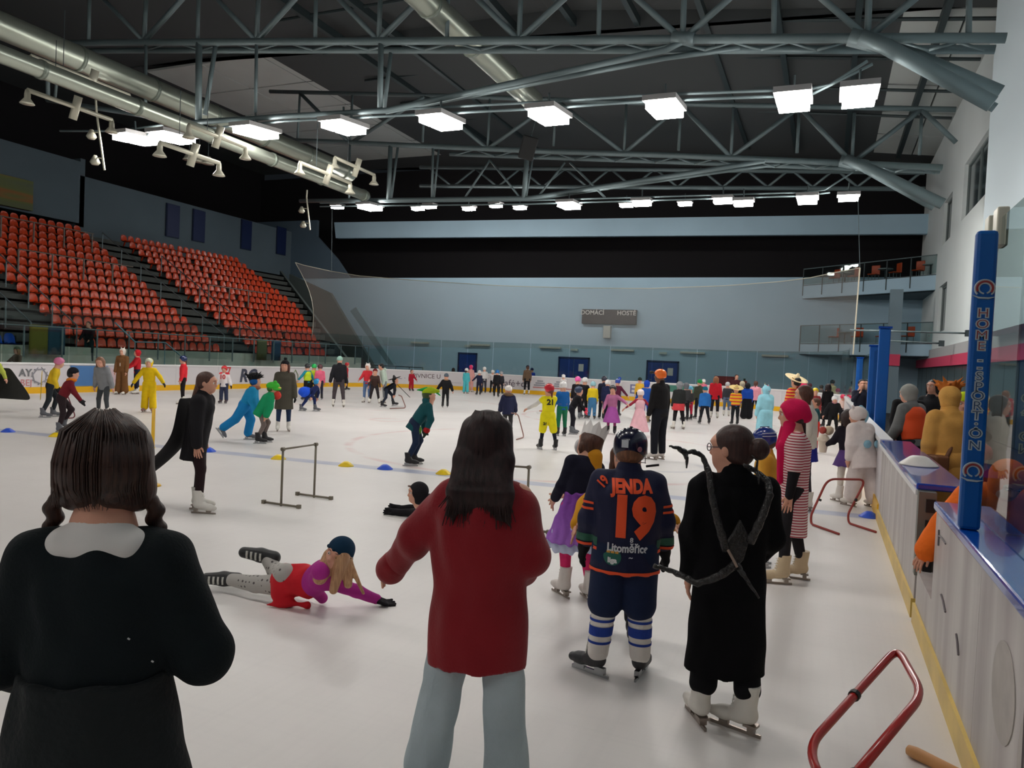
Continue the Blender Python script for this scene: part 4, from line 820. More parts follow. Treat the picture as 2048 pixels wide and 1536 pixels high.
class Fig:
    def __init__(s, label, loc, h, az, lean=0, side=0, aL=(6, 9, 14, 4), aR=(6, 9, 14, 4), lL=(2, 4, -3, 2), lR=(2, 4, -3, 2), hp=0, hy=0, hr=0, skin=SKIN, skate_=('hockey', (30, 30, 32)), bulk=1., cell=None, group=None, kneel=None, dz=0., fy=(0, 0), tip=None, nk=0.):
        s.h = h; s.dep = depth(loc) if loc is not None else 5; s.loc = loc
        s.c = cell or min(.02, max(.007, s.dep * .0013)); s.hc = min(s.c, max(.005, s.dep * .0009)); s.bulk = bulk; s.skinc = skin
        s.root = empty('person', loc, YAW + math.radians(az)); tag(s.root, label, 'person', group)
        H = h; s.T = ry(side) @ rx(-lean); s.Hd = s.T @ rx(lean * .8) @ rz(hy) @ rx(-hp) @ ry(hr)
        up = s.T @ np.array([0, 0, 1.]); J = s.J = {}; s.s = s_ = .62 + .38 * H / 1.7; ank = .135 * s_
        legs = {}; low = 1e9
        for n_, sd, l in (('L', -1, lL), ('R', 1, lR)):
            hip = np.array([sd * .052 * H, 0, 0]); kn = hip + ldir(l[0], l[1], sd) * .235 * H; an = kn + ldir(l[2], l[3], sd) * .225 * H; legs[n_] = [hip, kn, an]; low = min(low, an[2])
        pz_ = ank - low + dz
        J['pel'] = np.array([0, 0, pz_]); J['hipL'], J['knL'], J['anL'] = [q + J['pel'] for q in legs['L']]; J['hipR'], J['knR'], J['anR'] = [q + J['pel'] for q in legs['R']]
        J['waist'] = J['pel'] + up * .12 * H; J['chest'] = J['pel'] + up * .235 * H; J['neck'] = J['pel'] + up * .325 * H
        hh = s.hh = (.205 + .03 * max(0, min(1, (H - 1.1) / .6))); J['head'] = J['neck'] + s.Hd @ np.array([0, .01, nk]) + s.Hd @ np.array([0, .012, hh * .5 + .03 * H * .6])
        for n_, sd, a in (('L', -1, aL), ('R', 1, aR)):
            sh = J['pel'] + s.T @ np.array([sd * .094 * H * bulk ** .5, 0, .276 * H]); el = sh + s.T @ ldir(a[0], a[1], sd) * .165 * H; wr = el + s.T @ ldir(a[2], a[3], sd) * .145 * H; J['sh' + n_], J['el' + n_], J['wr' + n_] = sh, el, wr
        s.l = {'L': lL, 'R': lR}; s.sk = skate_; s.ank = ank; s.fyaw = fy
        s.Mt = s.T @ np.diag([1, 1 / .72, 1]) @ s.T.T
        if skate_:
            for i, n_ in enumerate('LR'):
                l = s.l[n_]; an = J['an' + n_]; flat = an[2] - (pz_ + low) < .03
                pitch = 0 if flat else l[2]; R_ = rz(-6 * (1 if n_ == 'R' else -1) + fy[i]) @ rx(0 if flat else pitch * 1.0)
                foot = an - R_ @ np.array([0, -.04, .135]) * s_
                if flat and dz == 0: foot[2] = 0.0
                skate(s.root, foot, R_, s_, skate_[0], skate_[1], s.dep < 12)
    def add(s, name, prims, m, cell=None, fold=None, parent=None, label=None):
        r = surface(prims, cell or s.c, fold)
        if r is None: return None
        me = np_mesh(name, r[0], r[1], m); o = bpy.data.objects.new(name, me); COL.objects.link(o); o.parent = parent or s.root
        if label: o['label'] = label
        return o
    def L(s, x, y, z):     # head space (units of head height) to figure space
        return s.J['head'] + s.Hd @ (np.array([x, y, z]) * s.hh)
    def HE(s, c_, r_, k=.02, R=None): return ('e', s.L(*c_), np.array(r_) * s.hh, s.Hd if R is None else s.Hd @ R, k * s.hh * 4)
    def HC(s, a, b2, ra, rb, k=.02, M=None): return ('c', s.L(*a), s.L(*b2), ra * s.hh, rb * s.hh, M, k * s.hh * 4)
    def hand(s, n_, fine, spread=0.):
        J = s.J; w_ = J['wr' + n_]; d = w_ - J['el' + n_]; d /= np.linalg.norm(d); sd = 1 if n_ == 'R' else -1; q = (.72 + .28 * s.h / 1.7)
        fwd = s.T @ np.array([0, 1., 0]); x = fwd - d * (fwd @ d); x /= np.linalg.norm(x) + 1e-6; nrm = np.cross(d, x) * sd   # thumb side x, palm normal
        P = lambda a, b2, c_: w_ + (d * a + x * b2 + nrm * c_) * q
        pr = [('c', P(.01, -.016, 0), P(.075, -.022, 0), .018 * q, .016 * q, None, .012), ('c', P(.01, .012, 0), P(.075, .02, 0), .018 * q, .016 * q, None, .012)]
        if fine:
            for i, (b2, l) in enumerate(((.03, .07), (.01, .078), (-.011, .072), (-.03, .056))):
                sp = (b2 - 0) * (.35 + spread); a = P(.078, b2, 0); m_ = P(.078 + l * .55, b2 + sp * .6, -.008); e_ = P(.078 + l, b2 + sp, -.026 + spread * .02); pr += [('c', a, m_, .0095 * q, .0085 * q, None, .004), ('c', m_, e_, .0085 * q, .007 * q, None, .004)]
            pr += [('c', P(.02, .025, 0), P(.055, .055 + spread * .03, -.008), .013 * q, .01 * q, None, .008), ('c', P(.055, .055 + spread * .03, -.008), P(.085, .062 + spread * .05, -.016), .01 * q, .008 * q, None, .004)]
        else: pr += [('c', P(.08, 0, 0), P(.135, 0, -.025), .026 * q, .016 * q, None, .015), ('c', P(.02, .02, 0), P(.07, .055, -.01), .014 * q, .011 * q, None, .01)]
        return pr
    def body(s, face=True, hands=True, spread=0., skinm=None):
        J = s.J; H = s.h; fine = s.dep < 10.5; sm_ = skinm or mat('skin', s.skinc, .5, var=.05, vscale=12, spec=.35)
        pr = [s.HE((0, -.05, .1), (.36, .44, .4)), s.HE((0, .1, -.14), (.28, .3, .36), .05), s.HE((0, .2, -.36), (.15, .16, .12), .06), s.HC((0, .36, .04), (0, .45, -.11), .03, .055, .02), s.HE((-.37, -.04, -.04), (.05, .09, .13), .01), s.HE((.37, -.04, -.04), (.05, .09, .13), .01), s.HE((0, .3, .15), (.24, .1, .07), .04)]
        pr += [('-e', s.L(x, .41, .03), np.array([.09, .07, .06]) * s.hh, s.Hd, .02) for x in (-.15, .15)]
        pr += [s.HC((0, -.08, -.25), (0, -.12, -.62), .24, .26, .05), ('c', J['neck'] + (J['chest'] - J['neck']) * .1, J['waist'], .05 * H, .07 * H, s.Mt, .05), ('c', J['waist'], J['pel'], .07 * H, .075 * H, s.Mt, .04)]
        for n_ in 'LR':
            pr += [('c', J['neck'] - (J['neck'] - J['chest']) * .4, J['sh' + n_], .045 * H, .034 * H, None, .03), ('c', J['sh' + n_], J['el' + n_], .033 * H, .024 * H, None, .02), ('c', J['el' + n_], J['wr' + n_], .024 * H, .016 * H, None, .01)]
            pr += [('c', J['hip' + n_], J['kn' + n_], .05 * H, .033 * H, None, .03), ('c', J['kn' + n_], J['an' + n_], .033 * H, .022 * H, None, .02)]
            if hands: pr += s.hand(n_, fine, spread)
        c_ = (.0055 if s.dep < 10.5 else max(.008, min(.014, s.c)))
        o = s.add('body', pr, sm_, cell=c_)
        if face and s.dep < 16:
            for x in (-.15, .15):
                p = s.L(x, .345, .03); e = MB().lathe([(.001, -.058 * s.hh), (.035 * s.hh, -.045 * s.hh), (.055 * s.hh, 0), (.035 * s.hh, .045 * s.hh), (.001, .058 * s.hh)], 8, p, s.Hd).build('eye', mat('eye white', (228, 224, 218), .3), s.root, smooth=True)
                q = s.L(x, .395, .03); MB().lathe([(.001, -.024 * s.hh), (.022 * s.hh, 0), (.001, .024 * s.hh)], 8, q, s.Hd).build('pupil', mat('dark iris', (46, 32, 26), .2), e, smooth=True)
                g_ = 1 if x > 0 else -1; MB().tube([s.L(g_ * .24, .36, .13), s.L(g_ * .14, .42, .16), s.L(g_ * .07, .43, .14)], .012 * s.hh, 4).build('eyebrow', mat('eyebrow', (70, 48, 38), .8), s.root)
            s.add('lips', [s.HC((-.09, .365, -.235), (.09, .365, -.235), .022, .022, .01), s.HE((0, .39, -.235), (.08, .03, .028), .01)], mat('lips', (178, 96, 92), .5), cell=.004 if fine else .008)
        return o
    def torso(s, t, hem, k=.045, flare=0., down=None):
        """chest, waist and hem; hem is a height in units of h above the pelvis (negative = below)"""
        J = s.J; H = s.h; b2 = s.bulk; T = s.T
        pr = [('e', J['pel'] + T @ np.array([0, 0, .235 * H]), np.array([.1 * b2 * H + t, .06 * b2 * H + t, .066 * H]), T, .03), ('e', J['chest'] - T @ np.array([0, 0, .03 * H]), np.array([.098 * b2 * H + t, .066 * b2 * H + t, .11 * H]), T, k), ('e', J['waist'], np.array([.088 * b2 * H + t, .062 * b2 * H + t, .12 * H]), T, k)]
        dn = (T @ np.array([0, 0, -1.])) if down is None else np.array(down, float)
        hb = J['pel'] - dn * hem * H; L_ = -hem * H
        r1 = .088 * b2 * H + t; r2 = r1 + flare; pr.append(('c', J['waist'], hb + dn * .0 + dn * .05, r1, r2, s.Mt, k)); pr.append(('cut', hb, dn)); return pr
    def arms(s, t, upto=1., k=.025, tw=None, only='LR'):
        J = s.J; H = s.h; pr = []; tw = t if tw is None else tw
        for n_ in only:
            a, e_, w_ = J['sh' + n_], J['el' + n_], J['wr' + n_]; pr.append(('c', J['neck'] - (J['neck'] - J['chest']) * .5, a, .045 * H + t * .5, .033 * H + t * .8, None, .03))
            if upto <= .5: pr.append(('c', a, a + (e_ - a) * upto * 2, .034 * H + t, .032 * H + t, None, k)); continue
            pr += [('c', a, e_, .034 * H + t, .028 * H + t, None, k), ('c', e_, e_ + (w_ - e_) * (upto - .5) * 2, .028 * H + t, .02 * H + tw, None, k)]
        return pr
    def top(s, name, col, t=.012, hem=-.04, flare=0., upto=.98, m=None, fold=None, down=None, tw=None, hood=False, collar=False, k=.045):
        pr = s.torso(t, hem, k, flare, down) + s.arms(t, upto, tw=tw)
        if collar or not hood: pr.append(('c', s.J['neck'] - (s.J['neck'] - s.J['chest']) * .15, s.J['neck'] + s.T @ np.array([0, 0, .012 * s.h]), .048 * s.h + t * .6, .04 * s.h + t * .5, None, .02))
        if hood == 'down': pr.append(('e', s.J['neck'] + s.T @ np.array([0, -.06 * s.h, -.0 * s.h]), np.array([.075, .05, .05]) * s.h, s.T, .02))
        cuts = [p for p in pr if p[0] == 'cut']; pr = [p for p in pr if p[0] != 'cut']
        # cut only the trunk, then blend in the sleeves
        tr = s.torso(t, hem, k, flare, down); rest = [p for p in pr if p not in tr] if False else pr[3 + 1:]
        return s.add(name, tr + rest, m or cloth(col), fold=fold or ((.0035, 26, s.h * 7) if s.c < .013 else None))
    def pants(s, col, t=.01, flare=0., upto=.97, m=None, name='trousers', fold=None, skirt=None, hi=.08):
        J = s.J; H = s.h; b2 = s.bulk
        pr = [('e', J['pel'] + np.array([0, 0, .02 * H]), np.array([.085 * b2 * H + t, .064 * b2 * H + t, hi * H + .03]), s.T, .03)]
        for n_ in 'LR':
            h_, k_, a = J['hip' + n_], J['kn' + n_], J['an' + n_]; pr.append(('c', h_, k_, .054 * b2 * H + t, .035 * b2 * H + t + flare * .3, None, .025))
            if upto > .5: pr.append(('c', k_, k_ + (a - k_) * (upto - .5) * 2, .035 * b2 * H + t + flare * .3, .026 * H + t + flare, None, .02))
        return s.add(name, pr, m or cloth(col), fold=fold or ((.003, 30, s.h * 5) if s.c < .013 else None))
    def skirt(s, col, z0=.08, z1=-.25, r0=.085, r1=.17, m=None, name='skirt', off=(0, 0), fold=None, k=.01, sq=True):
        J = s.J; H = s.h; a = J['pel'] + np.array([0, 0, z0 * H]); b2 = J['pel'] + np.array([off[0], off[1], z1 * H]); e_ = b2 + (b2 - a) * .02
        pr = [('c', a, e_, r0 * H, r1 * H, np.diag([1, 1 / .85, 1]) if sq else None, k), ('cut', b2, (0, 0, -1)), ('cut', a + np.array([0, 0, .03]), (0, 0, 1))]
        return s.add(name, pr, m or cloth(col), fold=fold or ((.005, 38, 2) if s.c < .016 else None))
    def shell(s, name, prims, m, cuts=(), cell=None, parent=None, label=None): return s.add(name, prims + list(cuts), m, cell=cell or s.hc, parent=parent, label=label)
    def facecut(s, d=.02, w_=.3, y=.52, z=-.06, zr=.36): return ('-e', s.L(0, y, z), np.array([w_, .36, zr]) * s.hh, s.Hd, d)
    def hair(s, col=HAIR, kind='short', length=.9):
        col = tuple(int(v * .82) for v in col); m = mat('hair', col, .5, kind='streaks', col2=tuple(min(255, int(v * 1.35 + 4)) for v in col), freq=90, spec=.4)
        pr = [s.HE((0, -.1, .13), (.415, .46, .42)), s.HE((0, -.2, -.12), (.38, .34, .3), .03)]
        if kind in ('long', 'pigtails', 'halfup'): pr += [s.HC((x, .05, .1), (x * 1.08, .0, -.42), .1, .09, .05) for x in (-.35, .35)]
        pr.append(('-e', s.L(0, .66, -.16), np.array([.3, .44, .42]) * s.hh, s.Hd, .02))
        up = np.linalg.inv(s.Hd) @ np.array([0, 0, -1.])
        if kind == 'long':
            d = up * length
            for x in (-.3, -.15, 0, .15, .3): pr.append(('c', s.L(x, -.2, -.05), s.L(x * 1.05 + d[0], -.34 + d[1] * 1, -.15 + d[2]), .17 * s.hh, .09 * s.hh, None, .03))
            for x in (-.38, .38): pr.append(('c', s.L(x, -.02, -.3), s.L(x * 1.15 + d[0] * .8, -.02 + d[1] * .8, -.3 + d[2] * .75), .1 * s.hh, .06 * s.hh, None, .02))
        if kind == 'bun': pr += [s.HE((.02, -.66, .0), (.25, .22, .25), .012)]
        if kind == 'pony': pr += [s.HC((0, -.5, .1), (0, -.62, -.7), .12, .05, .02)]
        if kind == 'low': pr += [s.HC((0, -.4, -.3), (0, -.42, -1.), .12, .06, .02)]
        return s.shell('hair', pr, m)
    def helmet(s, col, visor=False, low=-.28, stripe=None, cage=False):
        m = mat('helmet plastic', col, .22, coat=.3, spec=.5); sh = 1.0
        pr = [s.HE((0, -.04, .17), (.46, .53, .43)), s.HE((0, -.12, -.05), (.44, .42, .32), .03), ('-e', s.L(0, .6, -.22), np.array([.42, .5, .42]) * s.hh, s.Hd, .01), ('cut', s.L(0, 0, low), s.Hd @ np.array([0, -.25, -1.]) / 1.03)]
        o = s.shell('helmet', pr, m)
        if s.dep < 32:
            b_ = MB()
            for x in (-.16, 0, .16): b_.obox(s.L(x, -.05, .595 - abs(x) * .35), np.array([.035, .2, .02]) * s.hh, s.Hd)
            b_.build('vent_ridge', mat('helmet ridge', tuple(int(v * .6) for v in col), .4), o)
        if cage:
            g_ = MB()
            for z in (-.32, -.2, -.08, .04): g_.tube([s.L(x, .48 + .16 * math.cos(x * 3), z) for x in np.linspace(-.42, .42, 9)], .012 * s.hh, 5)
            for x in (-.4, -.27, -.13, 0, .13, .27, .4): g_.tube([s.L(x, .48 + .16 * math.cos(x * 3), z) for z in (.06, -.12, -.34)], .012 * s.hh, 5)
            g_.build('face_cage', mat('steel cage', (160, 164, 168), .3, .9), o)
        if s.dep < 25: s.add('chin_strap', [s.HC((-.38, .02, -.2), (0, .2, -.5), .02, .02), s.HC((.38, .02, -.2), (0, .2, -.5), .02, .02)], mat('strap', (20, 20, 22), .6), cell=.007)
        return o
    def beanie(s, col, pom=None):
        o = s.shell('beanie', [s.HE((0, -.05, .2), (.43, .48, .43)), s.HE((0, -.12, .05), (.42, .42, .3), .02), ('cut', s.L(0, 0, .06), s.Hd @ np.array([0, .3, -1.]) / 1.044)], cloth(col, 1.))
        s.add('beanie_cuff', [s.HC((x1, y1, z1), (x2, y2, z2), .045, .045) for (x1, y1, z1), (x2, y2, z2) in [((.41 * math.cos(a), -.06 + .45 * math.sin(a), .09 + .12 * math.sin(a)), (.41 * math.cos(a + .5), -.06 + .45 * math.sin(a + .5), .09 + .12 * math.sin(a + .5))) for a in np.arange(0, 6.3, .5)]], cloth(tuple(int(v * .85) for v in col), 1.), parent=o, cell=s.hc)
        if pom: s.add('pompom', [s.HE((0, -.1, .72), (.17, .17, .17))], cloth(pom, 1.), parent=o, fold=(.006, 90, 1), cell=s.hc)
        return o
    def hood(s, col, name='hood', m=None, ears=None, peak=0., scale=1.):
        pr = [s.HE((0, -.1, .1), (.48 * scale, .52 * scale, .5 * scale)), s.HE((0, -.12, -.35), (.38, .36, .3), .05), s.facecut(.02, .3, .56, -.04, .36)]
        if peak: pr.append(s.HC((0, -.1, .5), (0, -.25, .5 + peak), .16, .06, .05))
        if ears: pr += [s.HC((x, -.1, .5), (x * 1.25, -.1, .5 + ears), .08, .05, .03) for x in (-.25, .25)]
        return s.shell(name, pr, m or cloth(col))
    def gloves(s, col, only='LR', big=1.):
        for n_ in only:
            J = s.J; w_ = J['wr' + n_]; d = w_ - J['el' + n_]; d /= np.linalg.norm(d); pr = []
            for p in s.hand(n_, s.dep < 10.5): pr.append(('c', p[1], p[2], p[3] * 1.05 * big + .003, p[4] * 1.05 * big + .003, None, .008))
            pr.append(('c', w_ - d * .05, w_ + d * .02, .03 * big, .028 * big, None, .01)); s.add('glove', pr, cloth(col), cell=max(.0055, s.hc * .9))
    def cape(s, pts, col, name='cape', m=None):
        g_ = [[np.array(p, float) for p in row] for row in pts]; o = MB().sheet(g_).build(name, m or cloth(col), s.root, smooth=True, solid=.008); md = o.modifiers.new('sub', 'SUBSURF'); md.levels = 2; md.render_levels = 2; return o
    def sombrero(s, col, r=1.15, tilt=0.):
        R_ = s.Hd @ rx(tilt); c_ = s.L(0, -.04, .3); h_ = s.hh; o = MB().lathe([(.02, .62 * h_), (.12 * h_, .6 * h_), (.3 * h_, .2 * h_), (.42 * h_, 0), (.8 * h_, -.03 * h_), (r * h_, .12 * h_), (r * h_, .09 * h_), (.8 * h_, -.06 * h_), (.4 * h_, -.05 * h_)], 28, c_, R_).build('sombrero', mat('straw', col, .7, bump=.3, bscale=80), s.root, smooth=True)
        MB().lathe([(.43 * h_, .0), (.4 * h_, .07 * h_)], 20, c_, R_).build('hat_band', mat('hat band', (150, 110, 50), .7), o); return o
    def decal(s, target, me, origin, dirn, m, name='print', parent=None, off=.004, cuts=.012):
        """press flat lettering onto a garment"""
        bm = bmesh.new(); bm.from_mesh(me); bpy.data.meshes.remove(me)
        xs = [v.co for v in bm.verts]; 
        for ax_ in (0, 1):
            lo_, hi_ = min(v.co[ax_] for v in bm.verts), max(v.co[ax_] for v in bm.verts); q = lo_ + cuts
            while q < hi_:
                n_ = [0, 0, 0]; n_[ax_] = 1; c_ = [0, 0, 0]; c_[ax_] = q; bmesh.ops.bisect_plane(bm, geom=bm.verts[:] + bm.edges[:] + bm.faces[:], plane_co=c_, plane_no=n_); q += cuts
        tm = target.data; bv = BVHTree.FromPolygons([v.co for v in tm.vertices], [p.vertices for p in tm.polygons]); d = Vector(dirn).normalized(); M_ = origin
        for v in bm.verts:
            p = M_ @ v.co; h = bv.ray_cast(p - d * .5, d)
            v.co = (h[0] - d * off) if h[0] is not None else p
        me2 = bpy.data.meshes.new(name); bm.to_mesh(me2); bm.free(); me2.materials.append(m); o = bpy.data.objects.new(name, me2); COL.objects.link(o); o.parent = parent or target; return o
def place(fx, fy, ty=None, h=None):
    """ground point seen at (fx, fy); body height from the head-top row when given"""
    p = G(fx, fy)
    if h is None: h = (fy - ty) / F * depth(p)
    return p, h
BLK = (22, 22, 26); NAVY = (26, 32, 56); JEAN = (70, 92, 124); GREYT = (70, 74, 78); WSK = ('figure', (226, 222, 214)); BSK = ('hockey', (26, 26, 30)); GSK = ('hockey', (96, 98, 104)); BRN = (86, 54, 38); BLO = (150, 112, 78)
OUT = dict(aL=(8, 42, 18, 38), aR=(8, 42, 18, 38)); FWD = dict(aL=(35, 12, 60, 6), aR=(35, 12, 60, 6)); GLIDE = dict(lean=16, lL=(24, 5, -14, 3), lR=(-4, 6, -22, 6), aL=(10, 20, 34, 14), aR=(10, 20, 34, 14), hp=8)
STEP = dict(lean=6, lL=(14, 5, -6, 3), lR=(-6, 6, -16, 4)); PUSHR = dict(lean=30, lL=(30, 4, -6, 2), lR=(8, 5, -30, 4), aL=(50, 8, 62, 4), aR=(50, 8, 62, 4), hp=-5)
def who(label, fx, fy, ty, az, top, bot, head, sk=BSK, gl=None, pose={}, h=None, loc=None, tk={}, bk={}, cap=.05, hairc=BRN, one=None, onecol=None, **kw):
    """an ordinary skater: body, top, trousers or one-piece, headgear, gloves, skates"""
    if loc is None: loc, hh = place(fx, fy, ty, h)
    else: hh = h
    pk = dict(pose); pk.update(kw); f = Fig(label, loc, hh - (cap if h is None else 0), az, skate_=sk, **pk); f.body(hands=gl is None)
    if one:
        m = cloth(one); f.top('onesie', one, m=m, **{**dict(t=.02, hem=-.02), **tk}); f.pants(one, m=m, name='onesie_legs', **{**dict(t=.02, flare=.012), **bk})
    else:
        if top: f.top(tk.pop('name', 'jacket') if 'name' in tk else 'jacket', top, **tk)
        if bot:
            if bot[0] == 'skirt': f.skirt(bot[1], **bk); f.pants(bot[2], t=.002, name='tights')
            else: f.pants(bot, **bk)
    for hd in (head if isinstance(head[0], tuple) else (head,)):
        k, c_ = hd[0], hd[1]
        if k == 'helmet': f.helmet(c_)
        elif k == 'beanie': f.beanie(c_, hd[2] if len(hd) > 2 else None)
        elif k == 'hood': f.hood(c_, ears=hd[2] if len(hd) > 2 else None)
        elif k == 'sombrero': f.sombrero(c_, tilt=hd[2] if len(hd) > 2 else 0)
        elif k in ('short', 'long', 'bun', 'pony', 'low'): f.hair(c_, k, *(hd[2:] or ()))
    if gl: f.gloves(gl)
    return f
H_, HR, HO = 'helmet', 'short', 'hood'
# ---- far left
f = who('person in a brown coat by the left boards, arm out to a neighbour', 33, 783, 695, 150, (112, 92, 78), (48, 52, 48), (('beanie', (84, 96, 78)), ('long', BLO, .6)), WSK, tk=dict(hem=-.14, flare=.03, t=.02), pose=dict(aL=(6, 9, 14, 4), aR=(10, 60, 10, 62)))
f = who('person in lime top and wide dark cape cut by the left frame edge', -14, 822, 706, 170, (190, 200, 84), BLK, ('short', BLK), pose=OUT)
H = f.h; f.cape([[(x * w_, -.14 - .1 * w_ + .05 * math.cos(x * 2), z) for x in np.linspace(-.3, .3, 7)] for w_, z in ((1, .78 * H), (1.5, .6 * H), (2.2, .4 * H), (2.7, .2 * H))], (56, 56, 54))
f = who('child in yellow costume and pink helmet behind the maroon child', 99, 834, 713, -60, (222, 186, 40), (40, 46, 52), (H_, (214, 120, 158)), GSK, gl=BLK, pose=GLIDE)
f.cape([[(x * w_, -.12 - .06 * w_, z) for x in np.linspace(-.18, .18, 5)] for w_, z in ((.9, .8 * f.h), (1.1, .55 * f.h), (1.25, .28 * f.h))], (226, 192, 48))
f = who('child in maroon jacket and black cap pushing a thin red frame', 121, 866, 735, -55, (112, 28, 38), (44, 32, 36), (('short', BLK), ('beanie', (30, 30, 36))), GSK, pose=dict(lean=24, lL=(40, 5, -30, 2), lR=(6, 4, -14, 2), aL=(45, 10, 60, 5), aR=(45, 10, 60, 5)), gl=(40, 40, 42))
f.add('scarf', [('e', f.J['neck'], np.array([.1, .1, .05]), None, .02)], cloth((214, 120, 30)))
p0 = G(118, 840); q = G(152, 838); frame('thin dark red push frame held by the maroon-jacket child', [G(125, 836, .02), q + (0, 0, .02), PD(133, 785, depth(q)), PD(122, 782, depth(q))], .014, mat('dark red tube', (110, 40, 50), .4))
f = who('woman in a grey knit sweater and grey leggings, looking down', 207, 834, 712, 168, (136, 138, 142), GREYT, ('long', (140, 98, 76), .45), WSK, tk=dict(name='sweater', hem=-.07, flare=.02, t=.022), bk=dict(t=.004), pose=dict(lean=14, hp=24, hy=18, aL=(2, 16, 6, 14), aR=(2, 16, 6, 14), lL=(10, 6, -6, 4), lR=(8, 6, -6, 4)))
f = who('person in a brown horse onesie with white hood and belly', 243, 789, 697, 175, None, None, (HO, (226, 216, 206), .3), WSK, one=(116, 78, 44), bk=dict(flare=.05, t=.03), tk=dict(t=.03))
f.add('white_belly', [('e', f.J['waist'] + np.array([0, .08, .03]), np.array([.07, .06, .2]), None, .01)], cloth((222, 212, 200)))
f = who('person in a red hooded sweatshirt and navy trousers holding a pale bag', 273, 788, 700, 130, (196, 36, 46), (34, 38, 60), (HO, (204, 36, 48)), WSK, tk=dict(hem=-.06), pose=FWD)
f.add('pale_bag', [('b', f.J['wrL'] * .5 + f.J['wrR'] * .5 + np.array([0, .06, -.05]), np.array([.1, .05, .05]), None, .03, .01)], cloth((214, 170, 150)))
f = who('child in a bright yellow onesie with white helmet, arms spread', 297, 824, 718, 190, None, None, (('hood', (232, 196, 20)), (H_, (214, 222, 200))), ('figure', (150, 112, 108)), one=(232, 194, 18), gl=(40, 40, 44), pose=dict(lean=8, aL=(14, 40, 30, 34), aR=(14, 36, 20, 30)), bk=dict(flare=.03, t=.03))
f = who('child in a red jacket and navy helmet standing by the boards', 365, 808, 713, 115, (222, 44, 56), (28, 24, 28), ((H_, (26, 44, 92)), ('low', BRN)), WSK, tk=dict(hem=-.05, t=.018))
f = who('child in a white and red hockey jersey with red helmet', 447, 807, 735, 180, (232, 226, 228), (52, 58, 84), (H_, (206, 40, 48)), ('hockey', (60, 44, 48)), gl=BLK, tk=dict(name='jersey', hem=-.08, t=.03, flare=.01), bk=dict(t=.02, flare=.01), pose=dict(aL=(4, 22, 10, 20), aR=(4, 22, 10, 20)))
f.add('red_yoke', [('c', f.J['shL'] + (0, 0, .01), f.J['shR'] + (0, 0, .01), .072, .072, None, .02)], cloth((214, 52, 62)))
text_flat('10', .2, M4((0, .17, f.J['chest'][2] - .03), (-1, 0, 0), (0, 0, 1)), mat('jersey red', (190, 80, 80), .7), f.root, bold=.012)
f = who('woman in a long olive coat with black pompom beanie and auburn hair', 566, 862, 722, -160, (78, 74, 64), (38, 54, 84), (('long', (84, 44, 34), .9), ('beanie', (22, 22, 26), (22, 22, 26))), WSK, gl=BLK, tk=dict(name='coat', hem=-.22, flare=.05, t=.03), pose=dict(hy=-20, aL=(2, 12, 8, 8), aR=(2, 12, 12, 10)), bk=dict(t=.004))
f = who('child in teal and lime jacket with dark cap by the far boards', 613, 800, 730, 60, (30, 130, 150), (24, 26, 28), (H_, (48, 50, 54)), BSK, pose=OUT)
f.add('lime_vest', f.torso(.03, .02), cloth((196, 220, 50)))
who('child in a lime jacket with bright green helmet', 626, 798, 730, 20, (190, 214, 50), (26, 28, 30), (H_, (30, 190, 90)), BSK)
who('child in a pink jacket and dark helmet beside the lime jacket', 638, 799, 731, 10, (240, 108, 140), (40, 40, 60), (H_, (84, 46, 54)), BSK, tk=dict(t=.02))
f = who('child with blue helmet and big blue ruffled skirt, leaning right', 617, 822, 748, -85, (28, 38, 84), (26, 42, 90), (H_, (20, 140, 200)), GSK, pose=dict(lean=52, hp=-40, lL=(38, 4, 4, 2), lR=(-18, 4, -34, 2), aL=(60, 10, 40, 8), aR=(30, 14, 30, 8)))
f.add('blue_tutu', [('e', f.J['pel'] + np.array([0, -.12, .02]), np.array([.2, .2, .17]), None, .01)], cloth((30, 84, 214)), fold=(.01, 30, 2))
who('adult in a black jacket and pale mint beanie seen from behind', 676, 814, 712, 12, (28, 28, 34), (70, 62, 66), ('beanie', (152, 190, 176)), WSK, tk=dict(t=.024, hem=-.03), pose=dict(lL=(10, 7, -8, 4), lR=(-2, 8, -10, 6), aL=(-8, 16, 4, 12), aR=(2, 10, 8, 8)))
who('child in a red jacket striding behind the mint-beanie adult', 690, 780, 726, -90, (206, 36, 50), (34, 28, 36), (H_, (200, 40, 50)), BSK, pose=STEP)
who('girl in a white eared hat, red cardigan and blue jeans', 733, 805, 729, 170, (206, 50, 60), (92, 118, 160), (('beanie', (238, 232, 228)), ('hood', (236, 232, 226), .3)), WSK, tk=dict(name='cardigan'), pose=FWD)
who('child in brown clothes with a dark red hat beside the white-hat girl', 748, 806, 737, -170, (70, 50, 46), (48, 42, 46), (('short', (150, 70, 50)), ('beanie', (110, 36, 40))), WSK, pose=dict(lean=20, aL=(20, 14, 30, 10), aR=(40, 20, 50, 10), lL=(20, 12, -14, 10), lR=(10, 10, -20, 8)))
who('person in a pale mint hooded jacket behind the black-caped child', 768, 806, 727, 100, (188, 204, 190), (120, 126, 130), (('short', BLK),), WSK, tk=dict(t=.03, hood='down'), pose=dict(lean=14, hp=10))
f = who('child in black pirate hat and cape bent over a push frame', 772, 814, 745, -85, (24, 24, 34), (36, 42, 56), (('short', BLK), ('sombrero', (24, 24, 30))), BSK, pose=dict(lean=55, hp=-30, lL=(44, 4, 10, 2), lR=(-2, 4, -30, 2), aL=(60, 8, 50, 4), aR=(60, 8, 50, 4)))
